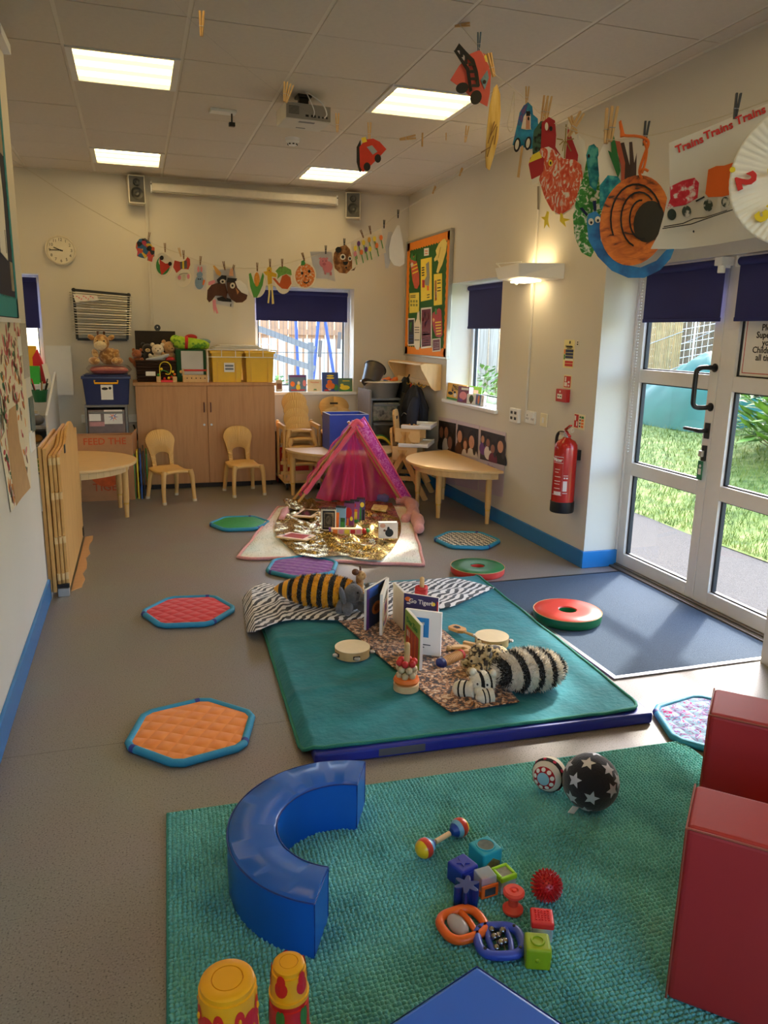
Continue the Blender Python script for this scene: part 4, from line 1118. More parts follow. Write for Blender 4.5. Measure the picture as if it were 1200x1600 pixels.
pinned('yellow_poster','tall yellow poster with small drawings in the middle of the notice board',rct(288,345,418,848,-28),YELP,[('grey_drawing',mat('print_grey',(150,150,140),.7),[(350,400),(385,370),(395,560),(385,660),(340,650),(335,590),(360,540)]),('red_drawing',REDI,rct(305,590,335,680)),('orange_drawing',ORGI,rct(362,660,385,715))]+lines(300,330,[440,468,500,530],-6,14)+lines(362,392,[765,795],-6,10))
pinned('banana_cutout','pale banana-hand cut-out at the top right of the notice board',[(575,95),(600,150),(585,260),(545,400),(495,510),(472,500),(500,380),(485,350),(450,370),(445,340),(475,290),(465,240),(500,160),(545,110)],mat('banana_paper',(236,214,120),.7,var=.06),[('darker_line',mat('banana_line',(196,164,60),.7),[(520,200),(526,200),(500,330),(494,330)])])  # darker yellow line on the banana paper
pinned('yellow_leaflet','yellow leaflet with a candle-like picture on the right of the notice board',rct(443,522,540,895,-12),YELP,[('printed_picture',mat('print_brown',(176,120,60),.7),[(455,600),(475,590),(480,830),(455,840)]),('printed_patch',PAPER,rct(458,720,480,800))]+lines(485,525,[590,625,680,715],-6,12))
pinned('yellow_sheet','yellow sheet of little drawings on the left of the notice board',rct(152,748,266,985,-10),mat('lemon_paper',(240,222,90),.7,var=.03),[('doodle',mat('print_olive',(150,150,70),.7),rct(165+32*(k%3),830+45*(k//3),185+32*(k%3),858+45*(k//3)))for k in range(6)]+lines(165,225,[775,795],-4,8))
pinned('dark_leaflet','small dark leaflet in a white border at the lower left of the notice board',rct(133,1048,215,1372,-4),PAPER,[('dark_print',mat('dark_print',(48,50,66),.6),rct(142,1066,206,1356,-4)),('green_picture',GRNI,[(160,1100),(185,1090),(180,1210),(158,1200)])]+[('text_line',BLUI,rct(150,y,196,y+10))for y in(1245,1270,1310)])
pinned('bottle_cutout','white bottle-shaped cut-out with small print low on the notice board',[(248,965),(270,960),(272,1060),(285,1130),(275,1380),(262,1420),(235,1418),(212,1380),(200,1150),(240,1050)],mat('ivory_paper',(232,222,200),.8,var=.02),lines(215,270,[1150,1180,1210,1300],0,8))
pinned('maroon_poster','tall maroon poster in a white border at the bottom middle of the notice board',rct(290,925,418,1408,-14),PAPER,[('maroon_print',MARO,rct(300,946,408,1388,-14)),('printed_picture',BLUI,[(330,1110),(360,1070),(368,1090),(345,1150),(325,1150)]),('printed_picture',GREY,rct(330,980,355,1040)),('printed_picture',ORGI,rct(372,990,392,1060)),('printed_picture',REDI,rct(303,1035,322,1080))]+[('text_line',PAPER,rct(310,y,392,y+h,-4))for y,h in((1205,16),(1232,16),(1280,6),(1310,6),(1335,6),(1365,12))])
pinned('pepper_cutout','red pepper cut-out with yellow lettering at the lower right of the notice board',[(430,985),(460,960),(505,925),(530,950),(540,1100),(545,1240),(520,1275),(470,1265),(440,1190),(418,1060)],mat('pepper_print',(180,56,58),.6,var=.15),[('stalk',GRNI,rct(458,930,478,1000)),('round_label',mat('peach_print',(238,190,130),.7),[(428,1060),(442,1040),(455,1065),(440,1095)])]+[('text_line',YELI,rct(460+4*k,1090+34*k,530,1106+34*k,-8))for k in range(5)])
pinned('maroon_card','small maroon card in the bottom right corner of the notice board',rct(425,1292,522,1448,-10),PAPER,[('maroon_print',MARO,rct(433,1304,514,1432,-10))]+[('text_line',PAPER,rct(445,y,505,y+7,-4))for y in(1335,1355,1375,1400)])

# books on the window sills --------------------------------------------------
def book(label,c,w_,h_,th,rz,cover,lean=0.0,marks=(),open_ang=None,group=None,spine=None):
    """standing book, local x along cover, faces -y. marks: (material, [(u,v)...]) drawn on the front cover, u,v in 0..1"""
    t=thing('picture_book',label,'book',c,group=group,rot=(lean,0,rz))
    MB(PAPER).bx(-w_/2+.004,w_/2-.004,-th/2+.002,th/2-.002,.003,h_-.003).build('pages',t)
    fc=MB(cover).bx(-w_/2,w_/2,-th/2,-th/2+.002,0,h_).build('front_cover',t)
    MB(cover).bx(-w_/2,w_/2,th/2-.002,th/2,0,h_).build('back_cover',t)
    MB(spine or cover).bx(-w_/2-.002,-w_/2,-th/2,th/2,0,h_).build('spine',t)
    for(mm,uv)in marks:
        MB(mm).poly([(-w_/2+u*w_,-th/2,v*h_)for u,v in uv],(0,-1,0),.0008).build('cover_picture',fc)
    return t
def blob(cx,cy,rx,ry,n=14,rot=0.0):
    return[(cx+rx*math.cos(a)*math.cos(rot)-ry*math.sin(a)*math.sin(rot),cy+rx*math.cos(a)*math.sin(rot)+ry*math.sin(a)*math.cos(rot))for a in[2*PI*k/n for k in range(n)]]
def rc(a,b,c,d):return[(a,b),(c,b),(c,d),(a,d)]
zs1=W1[2]+.003
def sill_book(label,x0,x1,ytop,ybot,cover,marks,th=.02,group='books on the back window sill',text=None,tm=INK,ts=.03,tv=.8):
    p=BW(x0,ybot,8.25);q=BW(x1,ytop,8.25);w_=q.x-p.x;h_=q.z-zs1
    t=book(label,((p.x+q.x)/2,8.26,zs1),w_,h_,th,0,cover,R_(-5),marks,group=group)
    if text:lettering('title',text,frame_M((0,-th/2-.0012,h_*tv),(1,0,0),(0,0,1)),ts,tm,t,world=False)
    return t
sill_book('picture book with a blue and pink party cover, left on the back window sill',452,479,586,614,mat('book_skyblue',(92,120,150),.4,var=.15,vs=20),[(PURI,rc(.04,.86,.96,.98)),(ORGI,blob(.2,.45,.13,.16)),(PNKI,blob(.88,.5,.10,.2)),(YELI,blob(.52,.25,.12,.2)),(PAPER,blob(.55,.5,.08,.12)),(REDI,rc(.1,.05,.9,.12))])
sill_book('small cream book with orange title and number one on the back window sill',481,503,593,614,mat('book_cream',(238,222,186),.5),[(GRNI,rc(.42,.12,.62,.2)),(BRNI,rc(.4,.05,.64,.08))],text='Number',tm=ORGI,ts=.028,tv=.76)
sill_book('tall dark blue book with an orange animal on the cover, on the back window sill',504,529,582,614,mat('book_blue',(48,74,150),.4,var=.12,vs=18),[(ORGI,blob(.5,.28,.30,.17)),(ORGI,blob(.46,.48,.15,.13)),(YELI,blob(.5,.82,.22,.05)),(YELI,blob(.5,.70,.25,.05)),(REDI,blob(.3,.06,.2,.05)),(PAPER,blob(.45,.13,.1,.08)),(GRNI,blob(.85,.2,.14,.17))])
sill_book('green book with a yellow sleeping animal, right on the back window sill',529,551,591,614,mat('book_green',(92,122,92),.4,var=.1,vs=20),[(YELI,blob(.45,.28,.36,.18)),(YELI,blob(.25,.48,.12,.1)),(GRNI,rc(.02,.01,.98,.10)),(YELI,rc(.3,.76,.8,.82))])
sill_book('pale book behind the end of the yellow trays on the back window sill',432,441,594,614,mat('book_brown',(150,140,120),.5,var=.2),[(BRNI,rc(.1,.2,.9,.7))])
zs2=W2[2]+.003
def sill2(label,px0,px1,pyt,xw,cover,marks,th,rz,text=None,tm=INK,ts=.03):
    a=RW(px0,600,xw);b=RW(px1,600,xw);w_=abs(a.y-b.y);top=RW((px0+px1)/2,pyt,xw);h_=top.z-zs2
    t=book(label,(xw,(a.y+b.y)/2,zs2),w_,h_,th,-PI/2+rz,cover,R_(-4),marks,group='books on the right window sill')
    if text:
        for i,s in enumerate(text):lettering('title',s,frame_M((0,-th/2-.0012,h_*(.84-.15*i)),(1,0,0),(0,0,1)),ts,tm,t,world=False)
    return t
sill2('wide yellow picture book with dark lettering at the left of the right window sill',699,729,600,2.864,mat('book_yellow',(236,184,54),.4,var=.04),[(GRNI,rc(0,0,1,.12)),(INK,blob(.2,.38,.13,.10)),(PAPER,blob(.45,.32,.08,.13)),(INK,blob(.42,.48,.06,.07)),(REDI,rc(.7,.12,.82,.4)),(PAPER,blob(.68,.46,.1,.07)),(BRNI,blob(.3,.56,.05,.06))],.012,0,['Maisy Goes','to a Wedding'],INK,.042)
sill2('chunky maroon board book with a pink cover in the middle of the right window sill',722,733,604,2.858,mat('book_maroon',(120,44,70),.4,var=.08),[(PNKI,blob(.5,.42,.34,.26)),(PAPER,rc(.3,.78,.95,.92)),(PURI,blob(.3,.15,.25,.1))],.055,.25)
sill2('bright green book with a white label behind the small board books',735,751,604,2.98,mat('book_lime',(90,196,60),.4),[(PAPER,rc(.05,.55,.75,.78)),(YELI,blob(.8,.4,.2,.2))],.012,.1)
sill2('small white board book with a dark green figure, front of the right window sill',735,743,616,2.878,mat('book_white',(232,230,224),.5),[(mat('book_dkgreen',(60,84,60),.5),blob(.5,.5,.26,.4)),(BRNI,blob(.5,.2,.12,.2))],.03,.35)
sill2('small open board book with blue and orange pages at the right of the sill books',744,761,617,2.89,mat('book_teal',(50,96,120),.4,var=.15),[(ORGI,blob(.4,.5,.12,.42)),(PAPER,rc(.68,.0,1,1)),(INK,blob(.85,.5,.04,.2)),(PURI,blob(.1,.5,.1,.4))],.03,-.1)

# photo posters on the right wall under the window
def poster(k,label,pts,heads,word):
    p=[RW(680+x*120/873,560+y*220/1600,2.842)for x,y in pts]
    c=sum(p,Vector())/4
    t=thing('photo_poster',label,'poster',c,0,None)
    MB(mat('lilac_paper',(206,190,200),.7,var=.02)).poly(p,(-1,0,0),.002).build('sheet',t,world=True)
    tl,tr,br,bl=p
    def P(u,v,o=.002):return tl.lerp(tr,u).lerp(bl.lerp(br,u),v)+Vector((-o,0,0))
    MB(mat('photo_dark',(44,36,34),.4,var=.3,vs=8)).poly([P(.03,.055),P(.97,.055),P(.97,.50),P(.03,.50)],(-1,0,0),.001).build('photo',t,world=True)
    m=MB(INK)
    for i,(u,v,r,hair,skin,cloth)in enumerate(heads):
        o_=.003+.0012*i
        def E(cu,cv,ru,rv,k):return[P(cu+ru*math.cos(a),min(.5,cv+rv*math.sin(a)),o_+.0003*k)for a in[2*PI*j/16 for j in range(16)]]
        m.use(cloth).poly(E(u,v+r*1.25,r*1.15,r*.75,0),(-1,0,0),.0003)
        m.use(hair).poly(E(u,v,r*.85,r*.62,1),(-1,0,0),.0003)
        m.poly(E(u+r*.45,v+r*.45,r*.35,r*.55,1.2),(-1,0,0),.0003)
        m.use(skin).poly(E(u-r*.12,v+r*.16,r*.52,r*.44,2),(-1,0,0),.0003)
    m.build('photo_figures',t,world=True)
    q=P(.5,.56);q2=P(.6,.56)
    lettering('lettering',word,frame_M(P(.5,.575,.0024),(0,-1,0),(0,0,1)),.05,mat('lilac_ink',(150,100,160),.7),t)
HAIR=mat('printed_hair',(34,24,22),.5,var=.1);WHT=mat('printed_white',(222,212,204),.6);SK2=mat('printed_skin_deep',(150,98,76),.6,var=.08)
poster(0,'photo poster of two people close together, leftmost under the right window',[(40,660),(248,700),(225,1440),(20,1390)],[(.22,.2,.2,HAIR,SK2,INK),(.5,.19,.2,HAIR,SK2,WHT),(.72,.33,.22,HAIR,SK2,BRNI)],'Caring')
poster(1,'photo poster of a family leaning together, middle one under the right window',[(255,705),(505,765),(485,1500),(232,1440)],[(.17,.2,.21,HAIR,SKIN,BRNI),(.72,.24,.23,HAIR,SKIN,WHT),(.43,.32,.15,BRNI,SKIN,WHT)],'Listening')
poster(2,'photo poster of a woman reading with children, rightmost under the right window',[(515,768),(808,845),(770,1580),(495,1505)],[(.14,.17,.13,HAIR,SKIN,PURI),(.36,.2,.14,HAIR,SK2,WHT),(.86,.2,.21,HAIR,SKIN,INK),(.57,.27,.15,HAIR,SK2,MARO)],'Sharing')

# fittings on the right wall -------------------------------------------------
wl_=thing('wall_lamp','white wedge-shaped wall lamp shining up and down on the right wall','wall lamp',(2.84,5.3,2.0))
def wv(px,py,x):return RW(px,py,x)
A,B=Vector((2.843,4.90,1.90)),Vector((2.843,5.50,1.90))
MB(WHITE).add([(2.843,4.90,1.93),(2.843,5.56,1.93),(2.60,5.44,1.95),(2.60,5.10,1.95),(2.843,4.90,2.035),(2.843,5.56,2.02),(2.58,5.46,2.03),(2.58,5.08,2.04)],
              [(3,2,1,0),(0,1,5,4),(1,2,6,5),(2,3,7,6),(3,0,4,7),(4,5,6,7)]).build('housing',wl_,world=True,bevel=.004)
LAMPW=emis('wall_lamp_glow',(255,226,170),7.0)
MB(LAMPW).bx(2.67,2.79,5.13,5.37,1.924,1.934).build('lower_lens',wl_,world=True)
MB(LAMPW).bx(2.72,2.80,5.05,5.40,2.035,2.042).build('upper_lens',wl_,world=True)
br_=thing('window_stay','thin white window stay arm projecting left of the wall lamp','window stay',(2.84,5.7,2.0))
MB(WHITE).tube([RW(776,412,2.80),RW(806,440,2.70)],.008,6).tube([RW(776,412,2.80),RW(815,409,2.84)],.005,6).ball(RW(807,443,2.70),.012).build('arm',br_,world=True)
o=MB(WALL).bx(2.825,2.844,5.315,5.345,0.90,1.93).bx(2.825,2.844,5.315,5.345,2.04,ZC).build('lamp_trunking',org=(2.84,5.33,.9),bevel=.003);tag(o,'white cable trunking running down from the wall lamp to the sockets','trunking')
def plate(name,label,cat,x0,y0_,x1,y1_,th,m):
    a,b=RW(x0,(y0_+y1_)/2),RW(x1,(y0_+y1_)/2);top,bot=RW((x0+x1)/2,y0_),RW((x0+x1)/2,y1_)
    ya,yb=max(a.y,b.y),min(a.y,b.y)
    t=thing(name,label,cat,(2.845,(ya+yb)/2,bot.z))
    w_,h_=ya-yb,top.z-bot.z
    MB(m).bx(-th,0,-w_/2,w_/2,0,h_).build('plate',t,bevel=min(.004,th*.3))
    return t,w_,h_,th
def on_plate(t,rects,th,name='print'):
    for(m_,u0,v0,u1,v1)in rects:
        w_,h_=t[1],t[2]
        MB(m_).bx(-th-.0012,-th,w_/2-u1*w_,w_/2-u0*w_,v0*h_,v1*h_).build(name,t[0])
CRS=mat('cream_switch',(236,226,192),.4)
s=plate('media_socket','white media socket plate with black ports under the trunking','socket',801,638,814,660,.03,WHITE);on_plate(s,[(BLACK,.15,.6,.4,.8),(BLACK,.15,.2,.4,.4),(BLACK,.6,.6,.85,.8),(BLACK,.6,.2,.85,.4)],.03,'port')
s=plate('power_socket','white double power socket with a plug on the right wall','socket',822,642,838,662,.012,WHITE);on_plate(s,[(GREY,.15,.3,.2,.45),(GREY,.3,.3,.35,.45),(GREY,.22,.55,.27,.7),(GREY,.65,.3,.7,.45),(GREY,.8,.3,.85,.45)],.012,'pin_hole');MB(WHITE).bx(-.03,-.012,-s[1]/2+.01,-.012,s[2]*.5,s[2]*.95).build('switch_rocker',s[0],bevel=.003)
s=plate('light_switch','cream light switch right of the power socket','switch',846,646,856,667,.012,CRS);on_plate(s,[(WHITE,.35,.3,.65,.7)],.014,'rocker')
s=plate('fire_action_notice','cream fire action notice with blue and red bands','sign',881,531,897,575,.002,mat('notice_cream',(236,224,160),.6));on_plate(s,[(INK,.5,.86,.62,.96),(INK,.25,.74,.8,.79),(INK,.3,.69,.75,.715),(mat('notice_blue',(44,56,96),.6),.2,.56,.95,.66),(mat('notice_blue',(1,1,1)),.2,.45,.95,.54),(mat('notice_blue',(1,1,1)),.2,.34,.95,.43),(ORGI,.05,.5,.16,.66),(GRNI,.05,.3,.16,.48),(WHITE,.2,.27,.95,.32),(REDI,.2,.17,.95,.25),(REDI,.2,.06,.95,.15)],.002)
lettering('lettering','Fire action',frame_M((-.0034,.0,s[2]*.765),(0,-1,0),(0,0,1)),.022,INK,s[0],world=False)
s=plate('arrow_sign','tiny sign with black symbols beside the fire action notice','sign',901,532,905,541,.002,mat('notice_white',(226,218,200),.6));on_plate(s,[(INK,.3,.2,.7,.45),(INK,.3,.6,.7,.8)],.002)
s=plate('call_point_sign','red fire alarm sign above the call point','sign',881,586,893,607,.002,mat('notice_cream2',(238,226,176),.6));on_plate(s,[(REDI,.08,.08,.92,.92)],.002);on_plate(s,[(PAPER,.15,.15,.5,.45),(PAPER,.2,.5,.35,.85),(PAPER,.6,.15,.8,.3),(PAPER,.6,.4,.8,.55)],.0032,'symbol')
s=plate('alarm_call_point','red square fire alarm call point on the right wall','fire alarm',876,608,891,628,.04,mat('alarm_red',(186,34,34),.35));on_plate(s,[(PAPER,.18,.25,.68,.62),(WHITE,.4,.74,.5,.88)],.04);on_plate(s,[(INK,.25,.40,.38,.48),(INK,.48,.40,.61,.48)],.0412)
s=plate('extinguisher_sign','red and cream extinguisher sign above the fire extinguisher','sign',897,647,914,671,.002,mat('notice_cream3',(238,228,190),.6));on_plate(s,[(REDI,.04,.08,.42,.95)]+[(BLACK,.52,.15+.2*k,.62,.27+.2*k)for k in range(4)]+[(GRNI if k>2 else ORGI,.68,.14+.2*k,.9,.28+.2*k)for k in range(4)],.002);on_plate(s,[(PAPER,.08,.55,.2,.85),(PAPER,.26,.2,.36,.5)],.0034)
# fire extinguisher
fx=thing('fire_extinguisher','red water fire extinguisher with black base on the right wall','fire extinguisher',(2.75,4.56,.365))
EXR=mat('extinguisher_red',(176,26,22),.22,var=.03,coat=.3)
MB(EXR).lathe([(.078,.05),(.078,.44),(.074,.465),(.058,.49),(.03,.505),(.024,.515)],32).build('cylinder',fx,smooth=50)
MB(BLACK).lathe([(.0,0),(.078,0),(.0815,.006),(.0815,.075),(.078,.077)],32).build('base_ring',fx,smooth=50)
MB(STEEL).cyl((0,0,.51),(0,0,.55),.018).box((-.01,.03,.535),(.03,.05,.02)).build('valve',fx,smooth=40)
MB(EXR).bar((0.0,.02,.555),(-.03,-.085,.53),.022,.012).bar((0,.02,.565),(-.03,-.09,.605),.022,.01).build('squeeze_lever',fx,bevel=.003)
MB(STEEL).tube([(.012+.012*math.cos(a),-.04,.565+.014*math.sin(a))for a in[2*PI*k/12 for k in range(12)]],.002,5,closed=True).build('safety_pin',fx)
MB(BLACK).tube(bez([(0,.03,.54),(-.02,.075,.535),(-.02,.098,.47),(0,.098,.3),(0.0,.094,.12)],6),.011,8).build('hose',fx,smooth=60)
MB(BLACK).bx(.055,.095,-.04,.04,.36,.43).build('wall_bracket',fx)
WL_=mat('label_print',(226,206,200),.5)
def wrap(mb,a0,a1,z0,z1,r=.0786):
    n=max(2,int((a1-a0)/.12));
    for k in range(n):
        a,b=a0+(a1-a0)*k/n,a0+(a1-a0)*(k+1)/n
        mb.add([(r*math.cos(a),r*math.sin(a),z0),(r*math.cos(b),r*math.sin(b),z0),(r*math.cos(b),r*math.sin(b),z1),(r*math.cos(a),r*math.sin(a),z1)],[(0,1,2,3)])
    return mb
ca=math.atan2(-4.56,-2.75) # direction of the viewer side
lb=MB(WL_)
for(a0,a1,z0,z1)in((-1.15,-.13,.385,.389),(-1.15,-.13,.345,.348),(-1.15,-.13,.125,.128),(-.14,-.13,.125,.389),(-.9,-.2,.128,.15),(-.9,-.4,.30,.304),(-.9,-.5,.28,.284),(-.9,-.3,.25,.254),(-.9,-.3,.22,.224),(-.9,-.35,.20,.204),(-.9,-.3,.17,.174),(-.05,.35,.26,.264),(-.02,.12,.24,.25),(.18,.34,.24,.25),(-.05,.3,.155,.225),(-.05,.36,.14,.144)):wrap(lb,ca+a0,ca+a1,z0,z1)
lb.build('printed_label',fx)
for k,chx in enumerate('Water'):
    a=ca-.98+.17*k;r=.0788
    lettering('lettering',chx,frame_M((r*math.cos(a),r*math.sin(a),.366),(-math.sin(a),math.cos(a),0),(0,0,1)),.034,PAPER,fx,world=False,bold=.0008)
# ---------------------------------------------------------------- left wall
dbd=thing('display_board','navy display board with teal scalloped border on the left wall','display board',(-.55,3.9,1.57))
MB(mat('navy_felt',(34,36,62),.9,var=.05)).bx(-.555,-.54,2.9,4.24,1.575,2.80).build('felt',dbd,world=True)
tb=MB(mat('teal_border',(34,140,150),.8,var=.05))
pts=[(-.54,4.235,1.58),(-.54,4.235,2.8)]+[(-.54,4.19-(.01 if k%2 else 0),2.8-1.22*k/40)for k in range(41)]
tb.poly(pts,(1,0,0),.003)
pts=[(-.54,2.9,1.58),(-.54,4.235,1.58)]+[(-.54,4.235-1.335*k/60,1.66+(.012 if k%2 else 0))for k in range(61)]
tb.poly(pts,(1,0,0),.003);tb.build('scalloped_border',dbd,world=True)
MB(WHITEM).bx(-.555,-.532,2.9,4.245,1.555,1.575).build('frame_edge',dbd,world=True)
MB(mat('board_grey_card',(150,138,120),.8,var=.1)).bx(-.54,-.537,4.09,4.16,1.70,1.83).bx(-.54,-.537,4.08,4.17,2.30,2.45).use(PAPER).poly([(-.54,3.85,1.85),(-.54,4.03,1.83),(-.54,4.05,2.1),(-.54,4.02,2.3),(-.54,3.9,2.4)],(1,0,0),.003).use(INK).bx(-.5375,-.5365,4.0,4.012,1.86,1.96).build('pinned_cutout',dbd,world=True)
pp=thing('painted_paper','long paper covered in red and green leaf prints hanging on the left wall','painting',(-.55,4.0,.75))
LP=mat('painted_sheet',(226,214,188),.85,var=.04)
A_=[RW(x,y,-.551)for x,y in((0,503),(33,503),(40,600),(45,690),(48,762),(33,778),(17,800),(8,740),(0,690))]
MB(LP).poly(A_+[Vector((-.551,3.6,1.1)),Vector((-.551,3.55,1.55))],(1,0,0),.002).build('sheet',pp,world=True)
MB(mat('brown_paper',(190,150,104),.85,var=.08)).poly([RW(x,y,-.549)for x,y in((14,640),(24,633),(30,690),(47,762),(34,777),(25,790),(17,740),(11,680))],(1,0,0),.002).build('brown_panel',pp,world=True)
lp=MB(REDI);r3=random.Random(11)
cols_=[mat('leaf_red',(170,60,66),.9,var=.2),mat('leaf_dkgreen',(70,110,80),.9,var=.2),mat('leaf_pink',(206,120,120),.9),mat('leaf_brown',(120,90,70),.9),mat('leaf_orange',(214,140,80),.9)]
for k in range(360):
    px,py=r3.uniform(1,46),r3.uniform(506,790)
    xl=33+(py-503)*.056;xr0=-3 if py<690 else(py-690)*.16
    if px>xl-1.5 or px<xr0+1 or(py>755 and px>40-(py-755)*.6):continue
    if 14+(py-640)*.1<px<26+(py-640)*.14 and py>636 and py<785:continue
    c=RW(px,py,-.549);a=r3.random()*PI;L_=r3.uniform(.016,.040);w_=L_*.42
    lp.use(cols_[k%5 if py>560 else r3.choice((0,1,2,3,2))])
    lp.poly([c+Vector((0,L_*math.cos(t)*math.cos(a)-w_*math.sin(t)*math.sin(a),L_*math.cos(t)*math.sin(a)+w_*math.sin(t)*math.cos(a)))for t in[2*PI*j/8 for j in range(8)]],(1,0,0),.0006)
o=lp.build('leaf_prints',pp,world=True);o['kind']='stuff'
for(nm,lab,x0,y0_,x1,y1_,m_)in(('wall_notice','narrow printed notice near the end of the left wall',32,505,42,592,mat('grey_notice',(176,170,160),.7,var=.15,vs=60)),('light_switch','white switch plate on the left wall beside the painted paper',26,525,32,556,WHITE),('card_holder','dark green and grey leaflet holder near the end of the left wall',46,618,54,676,mat('leaflet_green',(90,104,100),.6,var=.2,vs=30)),('socket_plate','small white socket low near the end of the left wall',46,672,52,706,WHITE)):
    a,b=RW(x0,y1_,-.555),RW(x1,y0_,-.555)
    z0_,z1_=RW((x0+x1)/2,y1_,-.555).z,RW((x0+x1)/2,y0_,-.555).z
    ya,yb=RW(x0,(y0_+y1_)/2,-.555).y,RW(x1,(y0_+y1_)/2,-.555).y
    yb=min(yb,4.61)
    o=MB(m_).bx(-.556,-.548,min(ya,yb),max(ya,yb),z0_,z1_).build(nm,org=(-.552,(ya+yb)/2,z0_),bevel=.002);tag(o,lab,'switch' if 'switch' in nm or 'socket' in nm else 'notice')
# ================================================================== ON THE CABINET
ZT=1.045
YF=7.86
def CT(px,py,y=YF):return BW(px,py,y)
# black board behind the soft toys
sg=thing('black_board_sign','dark wooden board sign with round top tab behind the soft toys','sign',(CT(243,595).x,8.12,ZT))
xa,xb=BW(212,550,8.1).x,BW(275,550,8.1).x
MB(mat('dark_slate',(44,36,32),.8,var=.2,vs=30)).bx(xa,xb,8.10,8.118,ZT,BW(240,517,8.1).z).build('board',sg,world=True,bevel=.004)
for k in range(3):MB(mat('slate_groove',(30,24,22),.9)).bx(xa+.01,xb-.01,8.098,8.1,ZT+.12+.1*k,ZT+.125+.1*k).build('groove',sg,world=True)
c=BW(246,512,8.1);MB(BLACK).cyl(c+Vector((0,-.004,.0)),c+Vector((0,.014,0)),.03,n=20).bx(c.x-.018,c.x+.018,8.1,8.115,c.z-.03,c.z).build('hanging_tab',sg,world=True,smooth=40)
MB(WHITE).cyl(c+Vector((0,-.005,.005)),c+Vector((0,-.007,.005)),.006,n=8).build('hanging_hole',sg,world=True)
# wicker basket with soft toys
WICK=ramp_mat('wicker',[(0.3,(46,28,20)),(0.55,(96,60,40)),(0.8,(60,38,26))],'wave',26,.8,2,3,(1,1,3),wave_dir='Z',bump=.6)
bx0,bx1=CT(213,590).x,CT(276,590).x;bz=CT(240,564).z-ZT
bk_=thing('wicker_basket','dark wicker basket of soft toys on the cabinet','basket',((bx0+bx1)/2,7.94,ZT));bw=(bx1-bx0)/2
tapered(MB(WICK),bw*.94,.10,bw,.12,bz,.012).build('basket_wall',bk_)
MB(WICK).tube([(-bw,-.12,bz),(bw,-.12,bz),(bw,.12,bz),(-bw,.12,bz)],.010,8,closed=True).build('rim',bk_,smooth=60)
for k in range(6):MB(WICK).tube([(-bw*.98,-.108-.0022*k,.02+k*.03),(bw*.98,-.108-.0022*k,.02+k*.03)],.008,6).build('woven_row',bk_,smooth=60)
MB(PAPER).bx(-.10,-.01,-.134,-.131,.06,.10).build('paper_label',bk_)
def bear(label,c,s,m,face=None,seed=0,rz=0.0):
    t=thing('soft_toy',label,'soft toy',c,rz,'soft toys in the wicker basket')
    MB(m).ball((0,0,.05*s),(.055*s,.045*s,.06*s)).build('body',t,smooth=80)
    h=MB(m).ball((0,-.012*s,.135*s),(.05*s,.044*s,.046*s)).build('head',t,smooth=80)
    for q in(-1,1):MB(m).ball((q*.04*s,0,.175*s),(.018*s,.01*s,.018*s),10,6).build('ear',h,smooth=80)
    MB(face or m).ball((0,-.052*s,.122*s),(.024*s,.016*s,.018*s),10,6).build('muzzle',h,smooth=80)
    MB(INK).ball((-.018*s,-.052*s,.145*s),.004*s,6,4).ball((.018*s,-.052*s,.145*s),.004*s,6,4).ball((0,-.068*s,.128*s),.005*s,6,4).build('eyes_and_nose',h)
    for q in(-1,1):MB(m).ball((q*.055*s,-.02*s,.07*s),(.02*s,.02*s,.04*s),rot=(.5,q*.5,0)).build('arm',t,smooth=80)
    return t
zb=ZT+bz-.06
bear('ginger brown soft toy hanging over the left side of the basket',(CT(215,560).x,7.88,zb-.005),.95,plush_mat('ginger_plush',(150,84,44)),rz=-.5)
bear('dark soft toy with a pale face at the back of the basket',(CT(231,545).x,8.0,zb+.03),1.05,plush_mat('dark_plush',(40,34,34)),plush_mat('oat_plush',(206,180,130)))
bear('white cow soft toy in the middle of the basket',(CT(247,550).x,7.93,zb+.01),1.15,plush_mat('white_plush',(222,208,186)))
bear('light brown teddy bear at the right of the basket',(CT(265,548).x,7.96,zb+.02),1.25,plush_mat('teddy_plush',(190,146,96)),rz=.3)
o=MB(mat('silver_fabric',(170,176,186),.4,var=.1)).tube(bez([CT(228,562,7.84),CT(246,560,7.83),CT(264,554,7.84)],4),[.008,.014,.018,.02,.02,.02,.018,.014,.01],8).build('silver_toy',org=CT(246,562,7.84),smooth=70);tag(o,'pale silver soft toy limb lying across the basket rim','soft toy')
o=MB(mat('red_fabric',(176,44,44),.8,var=.1)).ball(CT(266,562,7.85),(.045,.035,.028)).build('red_soft_toy',org=CT(266,567,7.85),smooth=70);tag(o,'red and orange soft toy at the right end of the basket rim','soft toy')
# bead maze
bm=thing('bead_maze','small wooden bead maze toy in front of the basket','toy',(CT(260,590).x,7.79,ZT))
MB(mat('red_toy',(1,1,1))).bx(-.085,.085,-.025,.025,0,.022).build('base',bm,bevel=.004)
MB(PEGW).bx(-.095,-.055,-.03,.03,.0,.055).bx(.055,.095,-.03,.03,0,.055).build('end_block',bm,bevel=.004)
for(m_,pts)in((YELI,[(-.06,0,.05),(-.06,0,.15),(-.03,0,.19),(.02,0,.185),(.045,0,.14),(.03,0,.08),(-.01,0,.08)]),(GRNI,[(-.08,.01,.05),(-.04,.01,.11),(.02,.01,.09),(.07,.01,.05)])):
    MB(m_).tube(bez(pts,6),.005,6).build('wire',bm,smooth=60)
for k,(x,z,m_)in enumerate(((-.045,.125,YELI),(.06,.10,YELI),(-.02,.035,REDI),(0.02,.04,YELI),(-.075,.07,GRNI),(.045,.05,REDI),(.075,.075,ORGI))):MB(m_).ball((x,-.004,z),.013,10,6).build('bead',bm,smooth=60)
